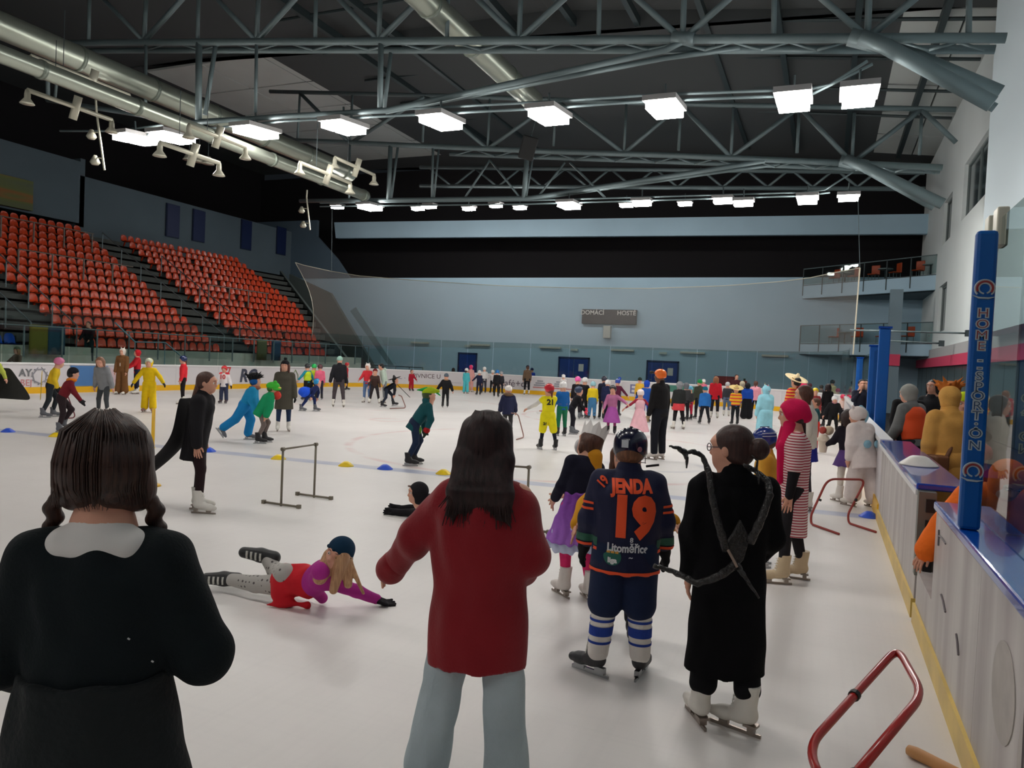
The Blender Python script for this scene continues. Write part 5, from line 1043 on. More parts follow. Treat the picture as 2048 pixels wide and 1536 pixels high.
J = f.J; f.cape([[J['neck'] * (1 - t) + np.array([0, -.35, .55]) * t + np.array([x, 0, .05]) for x in (-.2, 0, .2)] for t in (0, .4, .8)], (24, 24, 32)); f.cape([[J['neck'] * (1 - t) + np.array([0, .85, .35]) * t + np.array([x, 0, .02]) for x in (-.14, 0, .14)] for t in (0, .4, .8, 1)], (22, 20, 26))
q = G(812, 817); frame('brown push frame in front of the black-caped child', [G(780, 817, .02), q + (0, 0, .02), PD(803, 792, depth(q)), PD(797, 790, depth(q))], .018, mat('brown tube', (140, 100, 90), .5))
who('small child in a dark red snowsuit near the far boards', 822, 782, 742, -150, None, None, ('short', (70, 44, 44)), BSK, one=(166, 28, 48), pose=dict(aL=(10, 30, 20, 30), aR=(4, 10, 8, 8)))
f = who('child in a long black coat with grey beanie seen from behind', 890, 815, 750, 8, (24, 24, 28), (30, 30, 34), ('beanie', (88, 100, 112)), BSK, tk=dict(t=.03, hem=-.12), pose=dict(aL=(6, 34, 14, 30), aR=(4, 26, 10, 20)))
f.add('beige_collar', [('e', f.J['neck'] + (0, 0, .01), np.array([.1, .1, .04]), None, .01)], cloth((176, 140, 110)))
who('person in a dark brown fur jacket over orange trousers', 905, 779, 737, 0, (66, 42, 38), (240, 120, 30), ('long', (60, 38, 34), .4), BSK, bk=dict(t=.03), tk=dict(t=.03))
who('child in a cyan onesie with white helmet and long dark hair', 931, 787, 738, -20, None, None, ((H_, (228, 226, 224)), ('low', (50, 40, 40))), WSK, one=(86, 196, 206), bk=dict(flare=.03))
who('child in a pale pink onesie with white and pink helmet', 940, 784, 731, -30, None, None, ((HO, (220, 60, 110)), (H_, (236, 234, 232))), WSK, one=(226, 164, 158))
who('child in a navy suit with white helmet, arm stretched left', 957, 790, 743, 20, (34, 38, 66), (32, 34, 56), (H_, (230, 228, 226)), BSK, pose=dict(aL=(4, 44, 6, 46), aR=(2, 8, 6, 6)))
who('child in white with a white helmet behind the navy-suit child', 967, 786, 735, 20, (222, 218, 216), (60, 60, 70), (H_, (234, 232, 228)), BSK)
who('child in white jacket and black trousers by the end boards', 984, 786, 742, 20, (214, 208, 208), (26, 26, 32), (H_, (226, 226, 224)), BSK, pose=OUT)
who('child in black with a bright blue helmet by the end boards', 992, 794, 741, -10, (28, 28, 34), (28, 26, 28), (H_, (20, 120, 204)), BSK, pose=STEP)
who('child in dark clothes with a pale grey helmet by the end boards', 1001, 788, 745, -20, (44, 44, 50), (30, 30, 36), (H_, (170, 170, 172)), BSK)
who('adult in a brown jacket and navy cap standing at the end boards', 1053, 789, 731, 10, (104, 84, 66), (24, 24, 30), ((HR, BRN), ('beanie', (34, 48, 66))), WSK, tk=dict(t=.02, hem=-.06))
who('person in a bright blue jacket half behind the brown-jacket adult', 1062, 787, 737, 10, (36, 76, 190), (24, 26, 40), ('beanie', (38, 50, 90)), BSK)
# ---- centre
f = who('child with a green open-jaw animal hat racing right in a teal jacket', 826, 930, 778, -75, (22, 78, 84), (30, 44, 70), (('short', (60, 80, 40)),), BSK, gl=(40, 52, 44), pose=dict(lean=34, hp=-22, lL=(22, 5, -20, 3), lR=(4, 6, -26, 4), aL=(24, 12, 40, 6), aR=(44, 14, 14, 6)), h=1.34, tk=dict(hem=-.1, t=.02, hood='down'))
f.shell('animal_hat', [f.HE((0, -.02, .3), (.42, .5, .34)), f.HC((0, .2, .3), (0, .75, .14), .26, .14, .06), f.facecut(.02, .3, .5, -.28, .34)], cloth((166, 190, 28))); f.shell('hat_crest', [f.HC((0, -.1, .5), (0, -.85, .62), .2, .05, .03), f.HC((0, .6, .1), (0, .85, -.25), .1, .04, .02)], cloth((40, 170, 80)))
f.add('green_patch', [('e', f.J['pel'] + np.array([.05, .06, -.1]), np.array([.08, .06, .08]), None, .01)], cloth((96, 150, 60))); f.add('red_cuff', [('e', f.J['wrR'], np.array([.06, .06, .06]), None, .01)], cloth((170, 30, 34)))
f = who('child in a navy parka with fur hood and white hat pushing a frame', 1014, 872, 776, 10, (38, 42, 72), (60, 58, 60), ('beanie', (232, 226, 220)), BSK, tk=dict(name='parka', t=.036, hem=-.1, flare=.02), pose=dict(lean=10, aL=(20, 16, 30, 6), aR=(10, 18, 34, 14)))
f.add('fur_collar', [('e', f.J['neck'] + (0, -.01, .02), np.array([.13, .12, .05]), None, .01)], cloth((116, 92, 72)), fold=(.006, 70, 2))
a = f.root.location; q = G(1048, 876); frame('thin brown push frame held by the navy parka child', [G(1033, 879, .02), q + (0, 0, .02), PD(1036, 828, depth(q)), PD(1022, 826, depth(q))], .014, mat('brown tube', (140, 100, 90), .5))
f = who('girl in a yellow basketball kit numbered 21 with red helmet', 1093, 899, 771, 18, (240, 226, 30), None, ((H_, (200, 30, 48)), ('low', (110, 48, 36))), BSK, pose=dict(lean=-3, aL=(30, 42, 48, 40), aR=(30, -6, 60, -30), lL=(4, 6, -2, 6), lR=(-8, 10, -8, 10), hy=30), tk=dict(name='jersey', t=.012, hem=-.02, upto=.18))
yk = cloth((240, 226, 30)); f.pants((240, 226, 30), t=.03, flare=.02, upto=.5, m=yk, name='shorts'); f.add('white_sleeves', f.arms(.008), cloth((226, 222, 216))); f.pants((30, 34, 52), t=.001, name='leggings')
me = text_geo('21', .16, .008); jr = [c_ for c_ in f.root.children if c_.name.startswith('jersey')][0]; f.decal(jr, me, M4((.0, -.2, f.J['chest'][2] - .02), (1, 0, 0), (0, 0, 1)), (0, 1, 0), mat('black print', BLK, .7), off=.008, cuts=.03)
jr = [c_ for c_ in f.root.children if c_.name.startswith('shorts')][0]; f.decal(jr, text_geo('21', .08, .004), M4((-.09, -.2, f.J['pel'][2] - .17), (1, 0, 0), (0, 0, 1)), (0, 1, 0), mat('black print', BLK, .7), off=.008, cuts=.03)
f = who('child in a blue top and green trousers with white helmet', 1122, 872, 766, 20, (24, 92, 160), (32, 110, 76), (H_, (226, 224, 224)), BSK, pose=dict(aL=(10, 12, 40, 0)))
f.add('orange_belt', [('e', f.J['pel'] + (0, 0, .1), np.array([.14, .1, .03]), None, .01)], cloth((236, 110, 60)))
who('child in black leaning right with pink mittens and navy helmet', 1141, 868, 772, -78, (24, 22, 28), (28, 26, 36), ((H_, (44, 60, 92)),), GSK, gl=(238, 70, 96), pose=dict(lean=28, hp=-18, aL=(62, 8, 76, 4), aR=(40, 10, 66, 4), lL=(20, 6, -2, 4), lR=(2, 8, -8, 8)))
who('child in black jacket with a pink helmet in the central crowd', 1152, 838, 755, 5, (24, 20, 26), (34, 26, 34), (H_, (238, 90, 170)), GSK)
who('child in black with a big white helmet beside the pink helmet', 1166, 836, 757, -40, (28, 26, 32), (30, 28, 32), (H_, (236, 236, 234)), GSK, pose=FWD)
who('child in blue overalls over a yellow hooded top', 1183, 838, 766, -10, (236, 206, 40), (70, 124, 168), (H_, (150, 196, 206)), ('hockey', (60, 60, 60)), tk=dict(t=.02), bk=dict(t=.024, hi=.2))
who('adult in navy with a dark helmet in the central crowd', 1205, 838, 754, 0, (30, 34, 56), (28, 30, 44), (H_, (38, 42, 60)), BSK, tk=dict(t=.024))
who('person in a navy coat with white helmet in the central crowd', 1212, 840, 762, -10, (30, 36, 70), (30, 32, 52), (H_, (230, 228, 228)), BSK, tk=dict(t=.03, hem=-.1))
who('small child with white helmet against the far blue door', 1125, 800, 751, 10, (220, 214, 214), (60, 62, 70), (H_, (234, 232, 230)), BSK)
f = who('child in a purple dress and dark helmet raising both arms', 1222, 868, 774, 165, (180, 110, 150), ('skirt', (168, 84, 164), (150, 60, 110)), (H_, (38, 32, 40)), BSK, bk=dict(r1=.2, z1=-.3), pose=dict(aL=(20, 60, 60, 40), aR=(10, 20, 30, 10), lean=4), tk=dict(name='dress_top'))
who('child in a maroon jacket with blue helmet behind the purple dress', 1232, 832, 760, -30, (96, 34, 60), (40, 34, 50), (H_, (40, 70, 160)), BSK, pose=OUT)
who('child in white with a small blue helmet near the end boards', 1237, 800, 756, 0, (224, 220, 220), (110, 112, 124), (H_, (44, 80, 180)), BSK)
f = who('girl in a long pale pink tulle gown with white helmet', 1277, 872, 783, 0, (150, 40, 60), None, (H_, (238, 222, 220)), BSK, pose=dict(aL=(0, 50, 8, 52), aR=(0, 46, 4, 48)), tk=dict(name='undershirt', t=.002))
pk = cloth((238, 186, 196)); f.add('bodice', f.torso(.012, .02), pk); f.skirt((238, 186, 196), z0=.12, z1=-.45, r0=.085, r1=.25, m=pk, name='gown_skirt')
who('person in a blue and yellow costume beside the pink gown', 1290, 845, 763, -30, (36, 84, 170), (36, 70, 160), (HO, (34, 76, 190)), BSK, pose=OUT)
who('person in a dark cap behind the blue and yellow costume', 1277, 820, 757, 0, (230, 180, 60), BLK, ('beanie', (40, 52, 46)), BSK)
f = who('tall man in black with orange helmet, looking left', 1316, 919, 737, 40, (30, 28, 30), (26, 27, 36), ((H_, (255, 118, 30)),), ('figure', (214, 206, 200)), gl=(168, 142, 112), pose=dict(lean=3, hy=28, aL=(6, 10, 14, 6), aR=(2, 10, 10, 6), lL=(5, 2, -3, 1), lR=(3, 2, -3, 1)), tk=dict(t=.018, hem=-.05), bk=dict(t=.014, flare=.012), skin=(120, 84, 66), sk_=None) if False else who('tall man in black with orange helmet, looking left', 1316, 919, 737, 40, (30, 28, 30), (26, 27, 36), ((H_, (255, 118, 30)),), ('figure', (214, 206, 200)), gl=(168, 142, 112), pose=dict(lean=3, hy=28, aL=(6, 10, 14, 6), aR=(2, 10, 10, 6), lL=(5, 2, -3, 1), lR=(3, 2, -3, 1)), tk=dict(t=.018, hem=-.05), bk=dict(t=.014, flare=.012), skin=(120, 84, 66))
f.add('head_camera', [('b', f.L(0, .72, .28), np.array([.16, .1, .08]) * f.hh, f.Hd, .01, .01), f.HC((0, .3, .3), (0, .7, .28), .05, .05)], mat('dark plastic', (50, 48, 46), .4), cell=.008)
# ---- right of centre
f = who('child in a grey hooded dark jacket tied with a red cloth', 1355, 858, 765, 10, (40, 42, 42), (26, 24, 28), ('hood', (132, 134, 138)), WSK, tk=dict(t=.024), pose=dict(lL=(0, 6, -2, 6), lR=(-4, 10, -2, 10)))
f.skirt((206, 66, 72), z0=-.0, z1=-.13, r0=.13, r1=.14, name='tied_cloth')
who('child in dark jacket and crimson trousers with cyan hat', 1378, 840, 776, 20, (54, 54, 56), (190, 40, 70), ('beanie', (110, 180, 210)), BSK)
who('child in a grey jacket between two hooded children', 1369, 842, 768, 0, (62, 62, 64), (30, 28, 34), ('hood', (110, 112, 118)), BSK)
who('person in olive jacket with a green cap in the right crowd', 1396, 838, 761, 10, (66, 70, 58), (28, 28, 32), ('beanie', (40, 150, 80)), BSK, tk=dict(t=.026))
who('child in a bright blue jacket with teal hat skating away', 1408, 848, 776, 0, (44, 112, 186), (26, 28, 36), ('beanie', (30, 110, 130)), BSK, tk=dict(t=.034), pose=dict(lL=(2, 8, -4, 10), lR=(-2, 9, -6, 12), lean=10))
who('child in pink with a white helmet behind the blue jacket', 1405, 812, 760, 0, (238, 120, 150), (60, 60, 80), (H_, (236, 234, 232)), BSK)
who('person in a long red sweater with loose fair hair', 1428, 836, 753, -20, (198, 30, 46), (30, 26, 34), ('long', (150, 96, 64), .6), WSK, tk=dict(hem=-.08, t=.024))
who('child in black vest with grey helmet near the red sweater', 1452, 832, 766, -20, (60, 60, 66), (92, 108, 134), (H_, (190, 190, 192)), WSK)
who('adult with bare head and dark red jacket at the back', 1470, 815, 749, 175, (70, 34, 40), (60, 70, 100), ('short', (70, 44, 36)), BSK)
f = who('child in a striped yellow and red poncho under a straw sombrero', 1469, 850, 790, 0, (66, 120, 160), (26, 28, 34), ('sombrero', (232, 204, 130), 20), BSK, h=1.22, tk=dict(t=.01))
sr = mat('striped serape', (236, 190, 30), .9, kind='stripes', col2=(214, 70, 60), freq=9, axis='z', duty=.45); f.add('poncho', f.torso(.035, .0, flare=.03) + f.arms(.04, .4), sr)
f = who('adult in a blue jacket and very wide black trousers', 1492, 838, 768, 0, (22, 72, 170), (22, 22, 28), ('hood', (28, 30, 34)), BSK, tk=dict(t=.05), bk=dict(t=.05, flare=.06))
who('person in a black hooded coat beside the blue jacket', 1481, 836, 764, 0, (26, 28, 34), BLK, ('hood', (196, 186, 160)), BSK, tk=dict(t=.03))
who('person in a pink jacket with brown ponytail at the end boards', 1508, 832, 763, -30, (236, 160, 176), (30, 28, 34), ('low', (90, 54, 44)), BSK, tk=dict(t=.03, hem=-.08))
f = who('person in a pale blue unicorn onesie with pink belt', 1527, 885, 773, 20, None, None, (('hood', (150, 210, 226), .22),), WSK, one=(150, 210, 226), tk=dict(t=.05), bk=dict(t=.06, flare=.05))
f.shell('horn', [f.HC((0, .1, .5), (0, .3, 1.0), .08, .02)], mat('gold cloth', (226, 190, 90), .6)); f.shell('red_mane', [f.HC((0, -.3, .6), (0, -.55, -.1), .08, .08)], cloth((224, 50, 70)))
f = who('adult in a straw sombrero and striped red blanket', 1585, 905, 752, 30, (150, 50, 46), (40, 44, 60), (('short', BLK), ('sombrero', (236, 214, 170), 24)), BSK)
sr2 = mat('striped blanket', (206, 40, 50), .9, kind='stripes', col2=(236, 176, 60), freq=14, axis='z', duty=.4); f.add('blanket', f.torso(.04, .05, flare=.03) + f.arms(.045, .4), sr2)
who('person in a pink hood just behind the long-haired girl', 1600, 880, 764, 10, (120, 40, 70), BLK, ('hood', (220, 40, 90)), BSK)
who('child with a yellow helmet among the far right crowd', 1626, 862, 778, 170, (150, 56, 60), (30, 60, 70), (H_, (240, 210, 20)), BSK)
f = who('child in teal jacket and red-orange trousers passing on the right', 1627, 906, 800, 80, (28, 74, 80), (206, 48, 40), ('short', BRN), BSK, bk=dict(t=.03))
f = who('child all in black with a white helmet skating toward the camera', 1664, 870, 792, 165, (24, 24, 28), (22, 22, 26), (H_, (238, 236, 234)), ('hockey', (170, 170, 172)), tk=dict(t=.03), pose=dict(lean=16, aL=(10, 26, 20, 20), aR=(10, 30, 20, 24), lL=(6, 8, -20, 8), lR=(16, 10, -8, 8), hp=14))
f.shell('pink_snood', [f.HE((0, .05, -.38), (.4, .36, .22))], cloth((190, 130, 146)))
who('person in a wide black gown and flat cap in the far crowd', 1652, 855, 768, 10, (18, 16, 20), ('skirt', (18, 16, 20), BLK), ('long', (40, 28, 30), .5), BSK, bk=dict(z1=-.35, r1=.22))
for i, (x, y, t_, c1, c2, hc, lb) in enumerate(((1617, 826, 768, (80, 70, 76), (40, 40, 50), (150, 70, 80), 'child with dusky pink hat in the far right crowd'), (1661, 828, 760, (220, 200, 150), (60, 60, 70), (30, 30, 34), 'person with black hair and cream collar in the far right crowd'), (1673, 836, 779, (90, 170, 190), (60, 60, 90), (210, 70, 110), 'child with pink helmet and teal jacket in the far right crowd'), (1683, 846, 793, (230, 200, 190), (60, 50, 60), (214, 36, 80), 'child with crimson hat and cream jacket near the counter'), (1692, 836, 783, (170, 180, 190), (60, 60, 70), (196, 204, 204), 'child with pale grey helmet near the counter'), (1702, 838, 784, (90, 100, 170), (50, 50, 80), (200, 190, 196), 'child with pale lilac helmet near the blue post'), (1640, 820, 772, (120, 110, 110), (50, 50, 60), (120, 104, 100), 'child with brown hat far behind the yellow helmet'), (1697, 850, 797, (176, 176, 180), (40, 160, 190), (150, 150, 156), 'child in grey top with cyan bag near the counter'))):
    who(lb, x, y, t_, random.choice((0, 170, 60, -60)), c1, c2, (H_, hc), BSK)
# ---- overlapping pair with feather wig and green animal head
f = who('child in a blue costume with black feather wig, one leg trailing', 487, 880, 745, -80, (30, 140, 190), (26, 128, 190), (('short', BLK),), GSK, h=1.3, pose=dict(lean=26, hp=-10, lL=(22, 4, -10, 2), lR=(-30, 6, -52, 4), aL=(30, 10, 50, 6), aR=(30, 14, 50, 6)), bk=dict(t=.04, flare=.01), tk=dict(t=.04))
f.shell('feather_wig', [f.HE((0, -.1, .45), (.55, .62, .4))] + [f.HC((.4 * math.cos(a), .4 * math.sin(a) - .1, .4), (.95 * math.cos(a), .95 * math.sin(a) - .1, .65 + .3 * math.sin(3 * a)), .14, .03) for a in np.arange(0, 6.2, .5)], cloth(BLK)); f.shell('blue_hood', [f.HE((0, -.1, .0), (.45, .46, .45)), f.facecut()], cloth((26, 96, 170)))
f.add('brown_collar', [('e', f.J['neck'], np.array([.13, .12, .05]), None, .01)], cloth((150, 90, 70)))
f = who('child in a green patched costume with a big green animal head', 519, 886, 770, -70, (24, 148, 96), (116, 104, 100), (('short', (60, 120, 40)),), BSK, h=1.2, pose=dict(lean=30, hp=-6, lL=(34, 5, -16, 3), lR=(14, 6, -24, 4), aL=(20, 18, 30, 14), aR=(28, 16, 12, 6)), tk=dict(t=.045, hem=-.1), bk=dict(t=.004))
f.shell('animal_head', [f.HE((0, 0, .2), (.55, .62, .38)), f.HE((0, .3, -.12), (.48, .5, .16), .03), f.HE((-.28, .2, .55), (.16, .16, .16)), f.HE((.28, .2, .55), (.16, .16, .16)), ('-e', f.L(0, .6, -.3), np.array([.3, .3, .2]) * f.hh, f.Hd, .01)], cloth((70, 190, 60)))
f.shell('yellow_lips', [f.HE((0, .5, .06), (.42, .3, .05)), f.HE((0, .42, -.05), (.44, .4, .04))], cloth((206, 196, 96)))
for p_, c_, r_ in ((f.J['shL'] + (0, -.02, -.1), (206, 44, 84), .11), (f.J['pel'] + (.04, .1, .02), (240, 140, 40), .09), (f.J['neck'] + (0, .1, -.02), (196, 60, 50), .09), (f.J['elR'], (200, 40, 66), .065)): f.add('felt_patch', [('e', p_, np.array([r_, r_, r_]), None, .01)], cloth(c_))
# ---- behind the counter on the right
f = who('tall person in a tan animal onesie with shaggy orange mane', 0, 0, 0, 0, None, None, (('hood', (222, 168, 88)),), BSK, loc=np.array([1.32, 9.5, 0]), h=1.76, bulk=.95, one=(214, 160, 82), tk=dict(t=.035, hem=-.1, tw=.03), bk=dict(t=.04, flare=.04), pose=dict(lean=8, hy=-25, hp=10, aL=(6, 10, 10, 4), aR=(30, 16, 50, 10)))
f.shell('mane', [f.HE((0, .2, .56), (.5, .48, .32))] + [f.HC((.3 * math.cos(a), .1 + .3 * math.sin(a), .6), (.72 * math.cos(a), .2 + .72 * math.sin(a), .82 + .2 * math.sin(5 * a)), .13, .02) for a in np.arange(0, 6.2, .42)], cloth((196, 112, 44)), cell=.01)
f.add('shoulder_strap', [('c', f.J['shR'] + (-.02, -.07, .05), f.J['hipL'] + (-.04, -.13, .05), .022, .022, None, .005)], mat('brown strap', (110, 70, 44), .7)); f.add('bag', [('b', f.J['hipL'] + (-.1, -.06, -.08), np.array([.05, .1, .14]), None, .03, .01)], mat('brown leather', (120, 76, 46), .6))
f = who('person in a grey hooded sweatshirt with orange vest behind the counter', 0, 0, 0, 25, (120, 122, 122), (40, 42, 46), ('hood', (160, 160, 154)), BSK, loc=np.array([1.24, 12.3, 0]), h=1.74, tk=dict(t=.03), pose=dict(lean=10, hp=10, hy=20, aL=(20, 10, 40, 4)))
f.add('orange_vest', f.torso(.042, .02) , mat('orange vest', (244, 84, 30), .7))
f = who('dark-haired boy in black with lanyard looking down behind the counter', 0, 0, 0, 150, (24, 24, 28), BLK, ('short', (52, 38, 32)), BSK, loc=np.array([1.3, 14.1, 0]), h=1.78, pose=dict(lean=14, hp=26, aL=(30, 8, 50, -6), aR=(30, 8, 50, -6)), skin=(206, 130, 108))
f.add('lanyard', [('c', f.J['neck'] + (-.05, .1, -.02), f.J['waist'] + (0, .13, .02), .008, .008, None, .002), ('c', f.J['neck'] + (.05, .1, -.02), f.J['waist'] + (0, .13, .02), .008, .008, None, .002), ('b', f.J['waist'] + (0, .14, -.03), np.array([.03, .004, .045]), None, .003, .002)], mat('pale lanyard', (214, 206, 200), .6), cell=.007)
who('person with dark curly hair behind the tan onesie', 0, 0, 0, 120, (30, 30, 34), BLK, ('long', (26, 22, 24), .3), BSK, loc=np.array([1.75, 15, 0]), h=1.84)
f = who('person in a black jacket with yellow-green cap, hands raised', 0, 0, 0, 150, (26, 24, 26), BLK, (('short', BLK), ('beanie', (200, 220, 40))), BSK, loc=np.array([1.62, 10.9, 0]), h=1.66, pose=dict(aL=(50, 20, 120, -20), aR=(40, 10, 110, -20), hp=10))
who('small child in a red jacket behind the blue pillar', 0, 0, 0, 30, (206, 40, 44), (40, 60, 110), (H_, (190, 40, 50)), BSK, loc=np.array([1.42, 8.4, 0]), h=1.15)
f = who('child in an orange hooded top leaning on the near boards', 0, 0, 0, 172, (246, 116, 34), (50, 50, 60), ('hood', (246, 116, 34)), BSK, loc=np.array([1.0, 6.05, 0]), h=1.45, bulk=1.25, tk=dict(t=.05, hem=-.14, flare=.06), pose=dict(lean=44, hp=30, aL=(50, 20, 70, 10), aR=(40, 34, 40, 30)))
who('person in navy with hands at the face between the blue posts', 0, 0, 0, 170, (30, 32, 48), (28, 28, 36), ('short', (30, 26, 28)), BSK, loc=PY(1722, 800, 21.5) * (1, 1, 0), h=1.75, pose=dict(aL=(50, 14, 140, -20), aR=(50, 14, 140, -20)))
f = who('spectator in black leaning on the rail below the orange seats', 0, 0, 0, 180, (24, 24, 28), (30, 60, 66), ('short', (70, 56, 48)), None, loc=PX(178, 700, -27.9) * (1, 1, 0) + (0, 0, .95), h=1.7, pose=dict(lean=8, aL=(30, 10, 60, 0), aR=(30, 10, 60, 0)))
o = MB().box((-28, 21.6, .0), (-27.3, 29.3, .94)).build('walkway', CONC_D); struct(o); o.name = 'floor'
# ================================================================ the people in the foreground and middle ground
# ---- girl with the long black cape, skating right
loc, h = place(388, 1022, 745)
f = Fig('girl in a long trailing black cape with white skates, skating right', loc, h - .04, -88, lean=8, hp=4, lL=(4, 2, -6, 1), lR=(16, 3, -2, 2), aL=(-4, 8, 8, 4), aR=(8, 8, 14, 4), skate_=WSK); f.body(); f.hair((74, 46, 36), 'short')
f.shell('hair_lengths', [f.HC((0, -.3, -.1), (0, -.55, -.75), .26, .12, .03), f.HC((-.3, -.1, -.1), (-.2, -.4, -.6), .14, .08, .03)], mat('hair', (74, 46, 36), .42, kind='streaks', col2=(110, 70, 54), freq=90))
f.top('jacket', (28, 26, 30), t=.03, hem=-.16, flare=.02); f.pants((40, 24, 28), t=.002, name='tights')
H = f.h; z0 = f.J['neck'][2] - .02
f.cape([[(x * (1 + t), -.13 - .08 * t - .62 * max(0, (t - .45) / .55) ** 1.4, z0 * (1 - t) + (.16 + .8 * abs(x)) * t + .05 * math.sin(x * 30 * t)) for x in np.linspace(-.17, .17, 7)] for t in np.linspace(.02, 1, 9)], (26, 25, 28))
# ---- girl lying on the ice
class LieFig(Fig):
    def __init__(s, label, loc, h, J, Hd, T, hh):
        s.h = h; s.loc = loc; s.dep = depth(loc); s.c = .009; s.hc = .006; s.bulk = 1.; s.skinc = SKIN; s.T = T; s.Hd = Hd; s.hh = hh; s.s = .62 + .38 * h / 1.7; s.Mt = s.T @ np.diag([1, 1 / .72, 1]) @ s.T.T
        s.root = empty('person', loc, 0); tag(s.root, label, 'person'); s.J = {k: np.array(v) - np.array(loc) for k, v in J.items()}
def basis(fwd, up):
    u = np.array(up, float); u /= np.linalg.norm(u); fw_ = np.array(fwd, float); fw_ -= u * (fw_ @ u); fw_ /= np.linalg.norm(fw_); r_ = np.cross(fw_, u); return np.stack([r_, fw_, u], 1)
TOC = np.array([math.sin(YAW), -math.cos(YAW), 0]); RGT = np.array([math.cos(YAW), math.sin(YAW), 0]); UPV = np.array([0, 0, 1.])
loc = G(590, 1200)
J = dict(pel=G(590, 1163, .16), waist=G(622, 1162, .19), chest=G(648, 1150, .26), neck=G(664, 1135, .33), head=G(676, 1110, .42), shL=G(640, 1142, .33), shR=G(668, 1166, .2), elL=G(625, 1176, .15), wrL=G(645, 1196, .05), elR=G(712, 1182, .12), wrR=G(752, 1198, .05),
         hipL=G(572, 1150, .22), hipR=G(572, 1170, .13), knL=G(552, 1143, .16), anL=G(530, 1112, .26), knR=G(512, 1168, .1), anR=G(456, 1158, .09))
f = LieFig('girl in magenta top and red skirt sprawled on the ice, arm stretched', loc, 1.3, J, basis(-RGT * .35 + TOC, UPV + RGT * .45), basis(TOC * .6 - UPV * .8, RGT + UPV * .45), .22)
f.body(hands=False); f.hair((168, 122, 88), 'short')
hd = f.J['head']; f.shell('long_hair', [('c', hd + a, hd + b2, r1, r2, None, .02) for a, b2, r1, r2 in ((np.array([0, 0, -.02]) - RGT * .04, TOC * .09 - RGT * .1 - UPV * .14, .07, .05), (RGT * .05, RGT * .09 + TOC * .05 - UPV * .19, .05, .03), (RGT * .04 + TOC * .05, RGT * .0 + TOC * .1 - UPV * .22, .055, .03), (RGT * .06, RGT * .2 + TOC * .05 - UPV * .25, .025, .01))], mat('hair', (168, 122, 88), .42, kind='streaks', col2=(206, 162, 120), freq=90))
f.beanie((20, 50, 74)); f.c = .008
mg = mat('cloth', (176, 36, 140), .85, bump=.15, bscale=60, var=.1); f.add('magenta_top', [('c', f.J['neck'], f.J['chest'], .07, .1, None, .03), ('c', f.J['chest'], f.J['waist'], .105, .1, None, .03), ('c', f.J['waist'], f.J['pel'], .1, .1, None, .03)] + f.arms(.012), mg, fold=(.003, 34, 2))
rd = cloth((204, 32, 44)); p_ = f.J['pel']; f.add('red_skirt', [('c', f.J['waist'] - RGT * .02, p_ - RGT * .06, .112, .12, None, .04), ('c', p_ - RGT * .04 + UPV * .04, p_ - RGT * .1 - UPV * .08 + TOC * .06, .09, .06, None, .04), ('c', p_ - UPV * .13 + TOC * .1, p_ + RGT * .12 - UPV * .14 + TOC * .1, .03, .02, None, .04), ('c', p_ - UPV * .13 + TOC * .1, p_ - RGT * .16 - UPV * .14 + TOC * .12, .03, .015, None, .04), ('cut', p_ - UPV * (p_[2] - .004), (0, 0, -1))], rd, fold=(.009, 26, 3))
dots = mat('dotted leggings', (176, 172, 166), .9, kind='dots', col2=(90, 84, 84), freq=26, duty=.24)
for n_ in 'LR': f.add('legging', [('c', f.J['hip' + n_], f.J['kn' + n_], .085, .062, None, .03), ('c', f.J['kn' + n_], f.J['an' + n_], .062, .045, None, .02)], dots)
for n_, dr, up_ in (('L', -RGT + TOC * .2 + UPV * .1, -TOC * .3 + UPV), ('R', -RGT - UPV * .02, UPV * .3 + TOC)):
    # boot shaft follows the shin, toe points away from the body
    an = f.J['an' + n_]; shin = f.J['kn' + n_] - an; shin /= np.linalg.norm(shin); toe = (-UPV * .2 + TOC * -.2) if n_ == 'L' else UPV; R_ = basis(TOC * (1 if n_ == 'R' else -.3) - UPV * (.1 if n_ == 'R' else .9), shin * 1.0)
    ax_ = -RGT + UPV * (.15 if n_ == 'L' else .0); ax_ /= np.linalg.norm(ax_)
    o = f.add('skate', [('c', an - ax_ * .07, an + ax_ * .03, .052, .054, None, .02), ('c', an + ax_ * .03, an + ax_ * .16 + TOC * .01, .054, .042, None, .02)], mat('skate boot', (30, 30, 32), .45))
    l_ = MB()
    for q in range(4): c_ = an + ax_ * (.02 + q * .035) + TOC * (.052 - q * .001); l_.tube([c_ - UPV * .028, c_ + TOC * .006, c_ + UPV * .028], .009, 5)
    l_.build('laces', mat('boot laces', (200, 198, 190), .7), o); MB().obox(an + ax_ * .05 - TOC * .085, np.array([.13, .02, .004]), np.stack([ax_, -TOC, np.cross(ax_, -TOC)], 1)).build('blade', mat('blade steel', (170, 172, 175), .25, .9), o)
f.T = basis(TOC, UPV)
f.J['elR'] = f.J['elR']; f.gloves((30, 28, 32), only='R', big=1.05)
